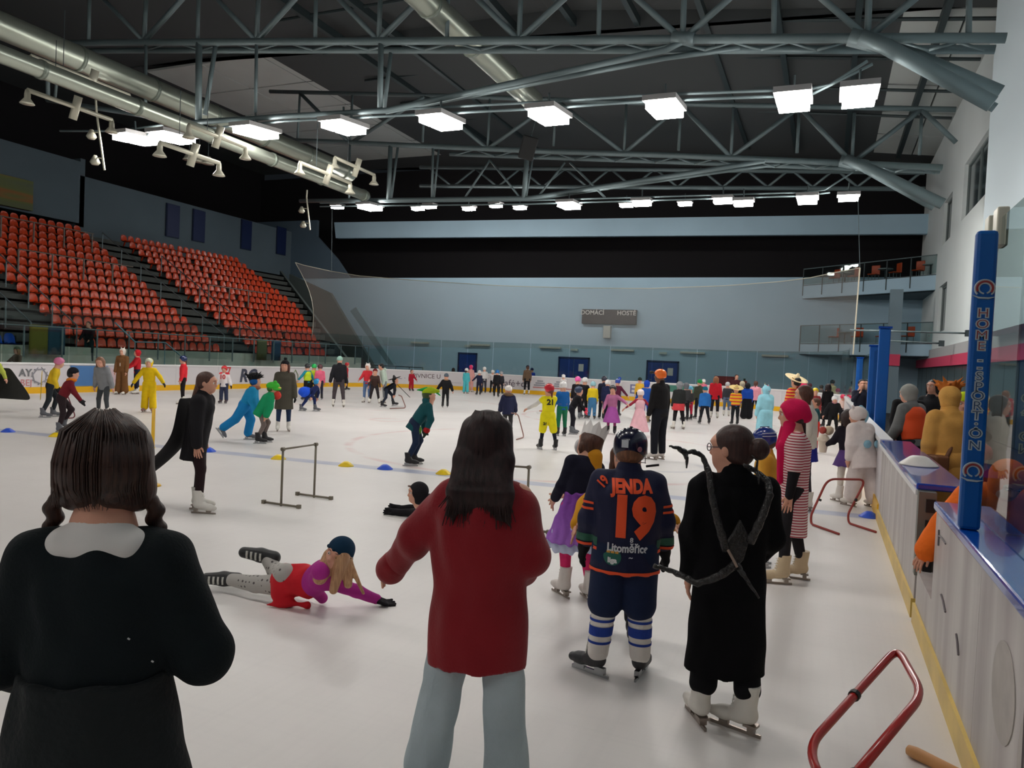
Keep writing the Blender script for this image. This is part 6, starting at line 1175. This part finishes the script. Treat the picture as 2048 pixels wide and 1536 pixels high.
# ---- child in black lying behind the red shirt
loc = G(850, 1035); J = dict(pel=G(925, 1030, .13), waist=G(895, 1022, .15), chest=G(868, 1012, .2), neck=G(848, 1000, .28), head=G(834, 986, .36), shL=G(858, 1014, .2), shR=G(856, 1000, .27), elL=G(828, 1026, .05), wrL=G(792, 1024, .04), elR=G(838, 1018, .06), wrR=G(800, 1016, .06), hipL=G(930, 1036, .1), hipR=G(930, 1020, .14), knL=G(980, 1040, .07), anL=G(1020, 1046, .07), knR=G(980, 1024, .07), anR=G(1020, 1028, .07))
f = LieFig('child in a black hooded suit lying prone behind the red shirt', loc, 1.25, J, basis(-RGT + TOC * .35 - UPV * .2, UPV), basis(-UPV, -RGT + UPV * .35), .21); f.c = .012
f.body(hands=False); bk_ = cloth((24, 22, 26)); f.hood((26, 24, 28)); f.shell('pale_mask_stripe', [f.HC((.36, .0, -.1), (.34, .22, .1), .1, .06), f.HC((.34, .3, .3), (.2, .42, .34), .06, .05)], cloth((176, 148, 140)))
f.add('black_suit', [('c', f.J['neck'], f.J['chest'], .08, .11, None, .03), ('c', f.J['chest'], f.J['waist'], .115, .11, None, .03), ('c', f.J['waist'], f.J['pel'], .11, .12, None, .03)] + f.arms(.014) + [('c', f.J['hip' + n_], f.J['kn' + n_], .08, .06, None, .03) for n_ in 'LR'] + [('c', f.J['kn' + n_], f.J['an' + n_], .06, .05, None, .03) for n_ in 'LR'], bk_, fold=(.004, 30, 1))
f.gloves((26, 26, 30), big=1.1)
# ---- crown girl
loc, h = place(1146, 1192, 866)
f = Fig('girl with a white paper crown, navy sweater and purple tutu', loc, h - .03, 22, lean=10, side=14, hy=25, hp=6, hr=16, lL=(4, 2, -4, 0), lR=(-10, 0, -20, 0), aL=(14, 6, 60, -10), aR=(40, 6, 70, -20), skate_=('figure', (216, 208, 202))); f.body(spread=.5)
f.hair((84, 50, 38), 'long', 1.1); f.top('sweater', (20, 20, 40), t=.014, hem=-.0); f.pants((226, 50, 110), t=.004, name='pink_leggings')
f.skirt((168, 104, 200), z0=.08, z1=-.2, r0=.09, r1=.19, name='tutu', m=mat('tulle', (160, 100, 196), .8, kind='gradient', axis='z', freq=f.J['pel'][2] - .26, duty=f.J['pel'][2] + .06, col2=(126, 60, 160), bump=.3, bscale=30), fold=(.008, 50, 2)); f.skirt((196, 204, 232), z0=-.12, z1=-.25, r0=.15, r1=.185, name='tutu_lining', m=mat('pale tulle', (196, 204, 230), .8), fold=(.01, 50, 1))
cr = MB(); n_ = 9; R1, R2 = .43, .5; vs = []; fs = []; hh = f.hh
for i in range(n_ * 2):
    a = math.pi * i / n_; vs.append(f.L(R1 * math.cos(a), -.08 + R1 * 1.1 * math.sin(a), .22)); z = .78 if i % 2 else .52; r_ = R1 + .07 * (z - .2); vs.append(f.L(r_ * math.cos(a), -.08 + r_ * 1.1 * math.sin(a), z))
for i in range(n_ * 2): j = (i + 1) % (n_ * 2); fs.append((2 * i, 2 * j, 2 * j + 1, 2 * i + 1))
cr.add(vs, fs).build('paper_crown', mat('white paper', (226, 222, 220), .7), f.root, solid=.004)
f.add('white_mask', [f.HE((0, .36, -.18), (.3, .16, .3))], mat('pale mask', (214, 212, 214), .6), cell=.007)
f.add('scarf', [('c', f.L(.1, -.35, -.5), f.L(.35, -.3, -1.1), .07, .08, None, .03)], cloth((206, 140, 30)))
# ---- mustard child in front of the jersey boy
loc = G(1234, 1272); f = Fig('child in a mustard jacket hidden in front of the number 19 jersey', loc, 1.26, 165, lean=4, aL=(40, 30, 80, 40), aR=(30, 34, 60, 10), lL=(0, 4, 0, 3), lR=(0, 4, 0, 3), skate_=('hockey', (30, 30, 34))); f.body(spread=.7); f.hair((90, 56, 40), 'long', .5); f.top('jacket', (210, 146, 30), t=.03, hem=-.04, hood='down'); f.pants((40, 44, 52), t=.02)
# ---- jersey boy
loc = G(1238, 1352); h = 1.40
f = Fig('boy in a navy hockey jersey lettered JENDA 19 with orange trim', loc, h, -4, lean=2, bulk=1.25, lL=(2, 5, -4, 6), lR=(4, 5, -4, 3), aL=(8, 16, 26, 8), aR=(8, 16, 26, 10), hp=8, hy=-8, skate_=('hockey', (44, 44, 48)), fy=(48, -16)); f.body(hands=False); f.hair((120, 80, 56), 'short')
nv = mat('jersey navy', (22, 26, 58), .7, bump=.08, bscale=120, spec=.3); H = h; J = f.J
jr = f.top('jersey', None, m=nv, t=.034, hem=-.09, flare=.02, upto=.86, tw=.03, fold=(.0035, 40, 3), k=.06)
hz = J['pel'][2] - .09 * H
f.add('orange_hem', [('c', J['pel'] + (0, 0, .02), J['pel'] + (0, 0, -.09 * H - .05), .14, .194, f.Mt, .01), ('cut', np.array([0, 0, hz - .004]), (0, 0, -1)), ('cut', np.array([0, 0, hz + .022]), (0, 0, 1))], mat('orange trim', (240, 84, 34), .7)) if False else None
def band(target, m, z0, z1, name, grow=.004, xr=None):
    """strip of the garment between two heights, lifted a little off it"""
    bm = bmesh.new(); bm.from_mesh(target.data); bm.normal_update()
    for z, n_ in ((z0, (0, 0, -1)), (z1, (0, 0, 1))): bmesh.ops.bisect_plane(bm, geom=bm.verts[:] + bm.edges[:] + bm.faces[:], plane_co=(0, 0, z), plane_no=n_, clear_outer=True)
    if xr:
        for x, n_ in ((xr[0], (-1, 0, 0)), (xr[1], (1, 0, 0))): bmesh.ops.bisect_plane(bm, geom=bm.verts[:] + bm.edges[:] + bm.faces[:], plane_co=(x, 0, 0), plane_no=n_, clear_outer=True)
    bm.normal_update()
    for v in bm.verts: v.co += v.normal * grow
    me = bpy.data.meshes.new(name); bm.to_mesh(me); bm.free(); me.materials.clear(); me.materials.append(m); o = bpy.data.objects.new(name, me); COL.objects.link(o); o.parent = target; return o
OT = mat('orange trim', (238, 82, 34), .7); band(jr, OT, hz - .02, hz + .022, 'orange_hem', xr=(-.24, .24))
for sx in (-1, 1):
    xr = (.2, .5) if sx > 0 else (-.5, -.2)
    for z in (J['shL'][2] - .115, J['shL'][2] - .15): band(jr, OT, z - .007, z + .007, 'sleeve_stripe', xr=xr)
    zc = J['wrL'][2] + .05; band(jr, mat('green cuff', (20, 84, 64), .7), zc - .005, zc + .045, 'green_cuff_band', xr=(.17, .5) if sx > 0 else (-.5, -.17)); band(jr, OT, zc - .03, zc - .012, 'orange_cuff_band', grow=.006, xr=(.17, .5) if sx > 0 else (-.5, -.17))
def press(txt, size, x, z, m, bold=0., sx=1., rot=0., tgt=None):
    M_ = M4((x, -.45, z), (math.cos(rot), 0, math.sin(rot)), (-math.sin(rot), 0, math.cos(rot))); f.decal(tgt or jr, text_geo(txt, size, bold, sx=sx), M_, (0, 1, 0), m, name='lettering', off=.007, cuts=.013)
zt = lambda py: 1.85 - (py - 731) / 1500 * 4.42
press('JENDA', .1, .01, zt(967), OT, .0055, .78, .03); press('19', .31, .02, zt(1028), OT, .019, .84, .0)
WTX = mat('white print', (206, 208, 214), .7); press('Litoměřice', .066, .0, zt(1087), WTX, .0022, .8, 0); press('8', .04, .02, zt(1070), WTX, .001); press('~', .04, .02, zt(1104), WTX, .001)
def disc(x, z, r_, m, nm='badge'):
    bm = bmesh.new(); bmesh.ops.create_circle(bm, cap_ends=True, segments=28, radius=r_); me = bpy.data.meshes.new('d'); bm.to_mesh(me); bm.free(); f.decal(jr, me, M4((x, -.45, z), (1, 0, 0), (0, 0, 1)), (0, 1, 0), m, name=nm, off=.004, cuts=.012)
disc(-.085, zt(1105), .05, mat('green badge', (14, 92, 78), .6)); press('liga', .04, -.085, zt(1112), mat('white print', (226, 226, 226), .7), .002); press('■■■', .02, -.085, zt(1096), mat('ochre print', (206, 150, 60), .7), .0, 1.3)
press('19', .075, -.155, zt(962), OT, .003, .8, .9)
f.pants((24, 36, 66), t=.03, flare=.05, upto=.5, name='hockey_shorts', hi=.0, fold=(.004, 20, 2))
ws = cloth((226, 220, 214)); bs = cloth((40, 66, 150))
for n_ in 'LR':
    k_, a = J['kn' + n_], J['an' + n_]; so = f.add('sock', [('c', k_ + (0, 0, .06), k_ + (a - k_) * .95, .078, .062, None, .01)], ws, cell=.009)
    for t0, t1_ in ((.28, .33), (.42, .6), (.7, .75)): q0 = k_ + (a - k_) * t0; q1 = k_ + (a - k_) * t1_; band(so, bs, q1[2], q0[2], 'sock_stripe', .003)
f.gloves((24, 24, 28), big=1.35)
hm = f.helmet((16, 20, 48), low=-.34, cage=True)
m_ = MB(); m_.obox(f.L(-.12, -.56, .12), np.array([.09, .012, .1]) * f.hh, f.Hd).build('white_sticker', mat('white sticker', (206, 210, 216), .5), hm)
MB().lathe([(.07 * f.hh, 0), (.05 * f.hh, .02 * f.hh)], 16, f.L(.27, -.475, .0), f.Hd @ rx(90) @ ry(28)).build('round_sticker', mat('round sticker', (150, 90, 100), .5), hm)
for x in (-.38, .38): MB().lathe([(.1 * f.hh, 0), (.08 * f.hh, .04 * f.hh)], 16, f.L(x * 1.1, .0, -.02), f.Hd @ ry(90 if x > 0 else -90)).build('ear_guard', mat('ear guard', (10, 12, 26), .3), hm)
MB().tube([f.L(.44, .2, -.42), f.L(.78, .12, -.36)], .035 * f.hh, 6).build('cage_strap', mat('strap', (20, 20, 22), .6), hm)
# ---- woman in the black coat with costume legs
loc = G(1442, 1452); h = 1.51
f = Fig('woman in a long black coat with black costume tentacles on the back', loc, h, -6, lean=-1, hy=58, hp=4, bulk=1.06, lL=(0, 3, -1, 2), lR=(-2, 3, -8, 3), aL=(2, 9, 10, 3), aR=(6, 12, 44, -8), skate_=('figure', (222, 218, 210)), fy=(8, 62)); f.body(hands=True); f.hair((58, 34, 30), 'bun')
for x in (-.16, .16): MB().tube([f.L(x + .11 * math.cos(a), .445, .02 + .085 * math.sin(a)) for a in np.arange(0, 6.2, .5)], .012 * f.hh, 5, closed=True).tube([f.L(x * 1.65, .43, .03), f.L(x * 2.3, .1, .04)], .01 * f.hh, 4).build('glasses', mat('glasses frame', (60, 54, 66), .3), f.root)
ck = mat('black wool', (12, 12, 15), .95, bump=.2, bscale=90, spec=.15); f.top('long_coat', None, m=ck, t=.03, hem=-.35, flare=.035, down=(0, 0, -1), upto=.98, tw=.02, fold=(.0045, 36, 1), k=.05); f.shell('coat_collar', [('c', f.J['neck'] - (0, 0, .03), f.J['neck'] + (0, 0, .045), .07, .068, None, .02)], ck)
f.pants((18, 18, 22), t=.014, flare=.016, upto=.86); TW = mat('glossy black wrap', (28, 26, 26), .3, bump=.9, bscale=60)
iz = np.array(f.root.matrix_world.inverted()) if False else None
f.root.rotation_euler[2]; Rl = rz(-math.degrees(YAW) + 6)
W2L = lambda p: Rl @ (np.array(p) - np.array(loc))
dp = 3.62
for pts, r0 in (([(1452, 1100), (1440, 1060), (1425, 1000), (1418, 945), (1405, 912), (1388, 903), (1370, 905)], .019), ([(1370, 905), (1355, 896), (1338, 892)], .016), ([(1370, 906), (1374, 920), (1373, 936)], .014), ([(1500, 1085), (1522, 1040), (1540, 990), (1535, 962), (1515, 944), (1500, 936), (1488, 930)], .02), ([(1512, 942), (1515, 922), (1503, 910)], .008), ([(1512, 942), (1518, 955), (1517, 968)], .01), ([(1472, 1128), (1440, 1152), (1395, 1168), (1362, 1150), (1330, 1137), (1308, 1132)], .02), ([(1474, 1130), (1490, 1155), (1518, 1196)], .017)):
    P_ = [W2L(PD(x, y, dp - .04 * math.sin(i * 1.1))) for i, (x, y) in enumerate(pts)]; k = len(P_); rs = [r0 * (1.05 - .55 * i / (k - 1)) + .003 * math.sin(i * 3) for i in range(k)] if r0 > .018 else [r0 * (1 - .75 * i / (k - 1)) for i in range(k)]
    Q_ = []; R2_ = []
    for i in range(k - 1):
        for t in np.linspace(0, 1, 5)[:-1 if i < k - 2 else None]: Q_.append(P_[i] * (1 - t) + P_[i + 1] * t + np.array([0, 0, .002 * math.sin(t * 9 + i)])); R2_.append((rs[i] * (1 - t) + rs[i + 1] * t) * (1 + .12 * math.sin(i * 4 + t * 11)))
    MB().tube(Q_, R2_, 10).build('costume_tentacle', TW, f.root, smooth=True)
pd_ = [W2L(PD(x, y, dp + .03)) for x, y in ((1482, 1040), (1500, 1078), (1488, 1120), (1474, 1135), (1450, 1092), (1466, 1070))]; MB().prism(pd_, Rl @ (FW * .03)).build('back_plate', TW, f.root, bev=.006)
MB().tube([W2L(PD(x, y, dp - .03)) for x, y in ((1456, 1100), (1468, 1122), (1474, 1134))], .007, 6).build('pale_cord', mat('pale cord', (150, 130, 118), .7), f.root)
# ---- striped dress woman
loc = G(1577, 1163); h = 1.56
f = Fig('woman in a red and white striped dress with magenta hood cloth', loc, h, 78, lean=2, hp=6, lL=(10, 3, 0, 1), lR=(-8, 3, -12, 2), aL=(6, 8, 10, 4), aR=(4, 8, 10, 4), skate_=('figure', (206, 184, 150))); f.body(); f.hair((54, 32, 30), 'low')
st = mat('striped jersey', (226, 206, 204), .85, kind='stripes', col2=(170, 44, 66), freq=42, axis='z', duty=.42)
f.add('striped_dress', f.torso(.03, -.27, flare=.0) + f.arms(.02, .45), st, fold=(.003, 22, 1)); f.add('black_sleeves', f.arms(.006), cloth((24, 22, 26))); f.pants((34, 32, 36), t=.002, name='leggings')
mgm = cloth((214, 22, 84)); f.shell('magenta_hood', [f.HE((0, -.1, .12), (.5, .55, .5)), f.HC((0, -.35, .2), (0, -.5, -.1), .3, .26, .04), f.facecut(.02, .34, .5, -.1, .4)], mgm)
f.add('magenta_drape', [('c', f.L(-.2, .1, -.4), f.J['chest'] + (-.09, .1, -.02), .06, .05, np.diag([1.6, 1, 1]), .03), ('c', f.L(.2, .1, -.4), f.J['chest'] + (.09, .1, -.02), .06, .05, np.diag([1.6, 1, 1]), .03), ('c', f.J['chest'] + (-.1, .12, 0), f.J['pel'] + (-.08, .13, .06), .045, .03, np.diag([1.8, 1, 1]), .02)], mgm)
# ---- child with a navy patterned helmet, mustard top
loc = G(1524, 1130); f = Fig('child in mustard jacket with navy and white patterned helmet', loc, 1.22, 70, lean=2, hp=4, aL=(4, 8, 10, 4), aR=(4, 8, 10, 4)); f.body(); f.hair((90, 60, 44), 'short'); f.top('jacket', (214, 158, 56), t=.022, hem=-.04); f.pants((50, 46, 52), t=.02); hm = f.helmet((30, 52, 130))
for z in (.2, .34): MB().tube([f.L(.475 * math.cos(a), -.04 + .54 * math.sin(a), z) for a in np.linspace(-3.3, .2, 16)], .016 * f.hh, 5).build('white_stripe', mat('white sticker', (216, 220, 228), .5), hm)
# ---- white sweater girl
loc, h = place(1604, 1024, 772); f = Fig('girl with long brown hair in a cream sweater, facing left', loc, h - .03, 72, lean=3, hp=6, lL=(6, 2, -4, 1), lR=(-4, 2, -8, 1), aL=(6, 10, 14, 4), aR=(2, 8, 10, 4), skate_=('figure', (224, 218, 210))); f.body(); f.hair((84, 50, 38), 'long', 1.3)
f.top('sweater', (222, 216, 204), t=.04, hem=-.02, flare=.01, tw=.03); f.skirt((38, 44, 140), z0=.0, z1=-.12, r0=.1, r1=.115, name='blue_skirt'); f.pants((54, 46, 54), t=.004, name='tights')
# ---- white unicorn onesie
loc, h = place(1722, 1014, 818); f = Fig('person in a white unicorn onesie resting an arm on the blue counter', loc, h - .05, 22, lean=14, hp=10, hy=40, lL=(10, 5, 0, 3), lR=(-6, 8, -12, 6), aL=(6, 12, 20, 8), aR=(34, 34, 60, 30), skate_=('figure', (220, 214, 206))); f.body(); f.hair((110, 76, 60), 'short')
wo = cloth((232, 220, 216)); f.top('onesie', None, m=wo, t=.055, hem=-.14, flare=.05, tw=.03); f.pants(None, m=wo, t=.05, flare=.03, upto=.92, name='onesie_legs'); f.shell('unicorn_hood', [f.HE((0, -.1, .12), (.52, .58, .52)), f.HE((-.3, .1, .6), (.1, .06, .16)), f.HE((.3, .1, .6), (.1, .06, .16)), f.facecut(.02, .32, .62, -.04, .38)], wo)
f.shell('horn', [f.HC((0, .25, .6), (.0, .5, 1.05), .09, .02)], cloth((214, 214, 222)))
bl_ = cloth((150, 196, 216)); f.shell('blue_mane', [f.HE((0, -.35 - .28 * math.sin(t * 1.2), .58 - t * .42), (.07, .13, .1)) for t in np.linspace(0, 2.4, 9)], bl_); f.add('blue_wing', [('e', f.J['waist'] + (-.09, -.17, .02), np.array([.07, .03, .06]), None, .01)], bl_); f.add('blue_wing', [('e', f.J['waist'] + (.11, -.16, .02), np.array([.06, .03, .06]), None, .01)], bl_)
# ---- girl with purple skirt
loc = G(1690, 1004); f = Fig('girl in black with a purple skirt and white tights, back turned', loc, 1.28, 10, lean=4, aL=(30, 14, 70, 10), aR=(6, 10, 14, 6), skate_=('figure', (216, 210, 204))); f.body(); f.hair((52, 36, 34), 'long', .8); f.top('top', (30, 24, 34), t=.012, hem=-.0); f.skirt((92, 66, 128), z0=.06, z1=-.14, r0=.09, r1=.17, name='purple_skirt'); f.pants((222, 214, 204), t=.003, name='tights')
pp_ = f.J['wrL'] + (-.02, .0, .05); o = MB().lathe([(.05, -.16), (.075, 0), (.1, .02), (.1, .035), (.05, .1), (.02, .11)], 16, pp_).build('cream_bucket', mat('cream card', (226, 210, 190), .6), f.root, smooth=False); f.add('cream_ball', [('e', pp_ + (.08, 0, .17), np.array([.07, .07, .07]), None, .01)], cloth((226, 208, 180))); f.add('red_ball', [('e', pp_ + (-.02, 0, .17), np.array([.055, .05, .055]), None, .01)], cloth((190, 84, 76)))
# ---- red shirt girl
loc = PD(968, 1000, 3.22) * (1, 1, 0); h = 1.555
f = Fig('girl in a loose dark red shirt and pale jeans with long dark hair', loc, h, -6, lean=0, bulk=1.08, lL=(0, 9, -1, 9), lR=(0, 6, -1, 5), aL=(10, 34, 34, 32), aR=(0, 14, 52, -14), skate_=('figure', (220, 216, 210)), cell=.0075, nk=.022); f.body(hands=True)
hm_ = mat('dark straight hair', (30, 17, 19), .5, kind='streaks', col2=(52, 31, 31), freq=70, spec=.3)
sh = f.L; k = f.hh; strands = []
random.seed(3)
pr = [f.HE((0, -.08, .13), (.42, .48, .42)), f.HE((0, -.2, -.2), (.43, .38, .42), .08), ('-e', f.L(0, .62, -.2), np.array([.3, .42, .45]) * k, f.Hd, .02)]
for i in range(11):
    x = -.4 + i * .08; zt_ = -1.35 - .12 * math.sin(i * 2.1) - (.12 if 3 < i < 9 else 0); path = [f.L(x * .8, -.14, .22), f.L(x * 1.02, -.4, -.35), f.L(x * 1.2, -.68, -.92), f.L(x * 1.42, -.76, zt_)]; rr = [.13, .14, .12, .03]
    for a_, b_, ra_, rb_ in zip(path[:-1], path[1:], rr[:-1], rr[1:]): pr.append(('c', a_, b_, ra_ * k, rb_ * k, None, .03))
f.shell('hair', pr, hm_, cell=.006)
st_ = MB()
for i in range(90):
    a = random.uniform(-2.9, -.25); x = .45 * math.cos(a); y = -.1 + .46 * math.sin(a); x2 = x * random.uniform(1.1, 1.7); st_.tube([sh(x * .5, y * .7, .535), sh(x * .96, y * 1.02, .2), sh(x * 1.0, y * .9 - .1, -.2), sh(x * 1.08, -.6, -.5), sh(x * 1.18, -.8, -.92), sh(x2, -.84 + random.uniform(-.03, .03), random.uniform(-1.55, -1.2))], [.004, .006, .006, .006, .004, .0015], 4)
o = st_.build('hair_strands', hm_, f.root, smooth=True); o['kind'] = 'stuff'
rs_ = mat('dark red corduroy', (134, 22, 32), .8, bump=.12, bscale=90, spec=.2, sheen=.2, var=.08, vscale=5); J = f.J
pr = f.torso(.05, -.19, k=.07, flare=.02) + [('c', J['neck'] - (0, 0, .075), J['sh' + n_] + (0, 0, -.03), .07, .068, None, .05) for n_ in 'LR']
for n_ in 'LR': e_, w_ = J['el' + n_], J['wr' + n_]; pr += [('c', J['sh' + n_] - (0, 0, .03), e_, .074, .078, None, .04), ('c', e_, w_ + (w_ - e_) * .12, .076, .056, None, .04)]
pr += [('c', J['neck'] - (0, 0, .04), J['neck'] + (0, 0, .005), .068, .062, None, .02)]
f.add('loose_shirt', pr, rs_, fold=(.0055, 30, 2.2), cell=.0075)
f.add('cuff', [('c', J['wrL'] + (J['wrL'] - J['elL']) * .02, J['wrL'] + (J['wrL'] - J['elL']) * .2, .066, .07, None, .01)], rs_, cell=.0075)
f.pants(None, m=mat('pale blue denim', (176, 190, 196), .85, bump=.15, bscale=100, var=.12, vscale=5), t=.016, flare=.042, upto=1.06, fold=(.0045, 38, 1), name='flared_jeans')
# ---- braided girl, nearest the camera
loc = PD(200, 1100, 1.88) * (1, 1, 0); h = 1.585
f = Fig('girl with two brown braids and white collar in a black sweater', loc, h, 8, lean=2, bulk=.88, lL=(0, 3, 0, 2), lR=(0, 3, 0, 2), aL=(2, 21, 60, 4), aR=(4, 24, 66, -6), skate_=('figure', (220, 216, 210)), cell=.0068, nk=.035); f.body(hands=True); k = f.hh
hb = mat('brown braided hair', (40, 24, 20), .46, kind='streaks', col2=(70, 44, 34), freq=110, spec=.45)
f.shell('hair', [f.HE((0, -.08, .12), (.47, .5, .44)), f.HE((0, -.16, -.18), (.46, .42, .36), .06), f.HE((-.34, -.02, -.36), (.16, .2, .2), .05), f.HE((.34, -.02, -.36), (.16, .2, .2), .05), ('-e', f.L(0, .62, -.2), np.array([.3, .42, .5]) * k, f.Hd, .02), ('-e', f.L(0, -.62, .2), np.array([.012, .14, .5]) * k, f.Hd, .05)], hb, cell=.006)
for sx in (-1, 1):
    br = []; n_ = 9 if sx < 0 else 6
    for i in range(n_):
        z = -.46 - .105 * i; x = sx * ((.56 if sx < 0 else .47) + .012 * i + .03 * (1 if i % 2 else -1)); br.append(f.HE((x, .02 + .02 * i, z), (.095 - .005 * i, .09, .09 - .003 * i), .015, ry(28 * (1 if i % 2 else -1))))
    br.append(f.HC((sx * .56, .14, -.46 - .105 * n_), (sx * .58, .16, -.6 - .105 * n_), .06, .02)); f.shell('braid', br, hb, cell=.0045)
st_ = MB()
for i in range(110):
    a = random.uniform(-3.05, -.1); c_, s_ = math.cos(a), math.sin(a); r_ = random.uniform(.99, 1.05); wz = random.uniform(-.5, -.4); fl = random.choice((1.0, 1.0, 1.03, 1.2) if i % 7 == 0 else (1.,)); st_.tube([sh_ for sh_ in (f.L(.1 * c_, -.1 + .2 * s_, .56 * r_), f.L(.42 * c_ * r_, -.08 + .45 * s_ * r_, .34), f.L(.48 * c_ * r_, -.1 + .5 * s_ * r_, .0), f.L(.47 * c_ * r_, -.14 + .43 * s_ * r_, -.25), f.L((.5 if abs(c_) > .5 else .3) * c_ * fl, -.14 + .3 * s_ * fl, wz))], [.0012, .0022, .0022, .002, .0006], 4)
o = st_.build('hair_strands', hb, f.root, smooth=True); o['kind'] = 'stuff'
bkm = mat('black green sweater', (20, 27, 30), .9, bump=.22, bscale=140, spec=.2, var=.1, vscale=3); f.top('sweater', None, m=bkm, t=.03, hem=.03, flare=.0, tw=.022, fold=(.0035, 40, 4), k=.06, hood='none')
f.add('white_collar', [('c', f.J['neck'] + (0, -.01, -.03), f.J['neck'] + (0, -.005, .028), .078, .064, None, .02), ('c', f.J['neck'] + (-.07, -.035, -.03), f.J['neck'] + (.07, -.035, -.03), .05, .05, None, .03), ('cut', f.J['neck'] + (0, 0, .035), (0, 0, 1))], mat('white cotton', (222, 218, 214), .8), cell=.005)
f.skirt(None, m=mat('black skirt wool', (18, 24, 26), .95, bump=.3, bscale=60), z0=.09, z1=-.34, r0=.11, r1=.2, name='skirt', fold=(.006, 30, 2)); f.pants((24, 24, 28), t=.002, name='tights')
for q in ((.115, .1), (.17, .045)): MB().obox(f.J['waist'] + np.array([q[0], -.128, q[1]]), np.array([.003, .0015, .0015]), ry(30)).build('lint_fleck', mat('white lint', (190, 190, 190), .8), f.root)
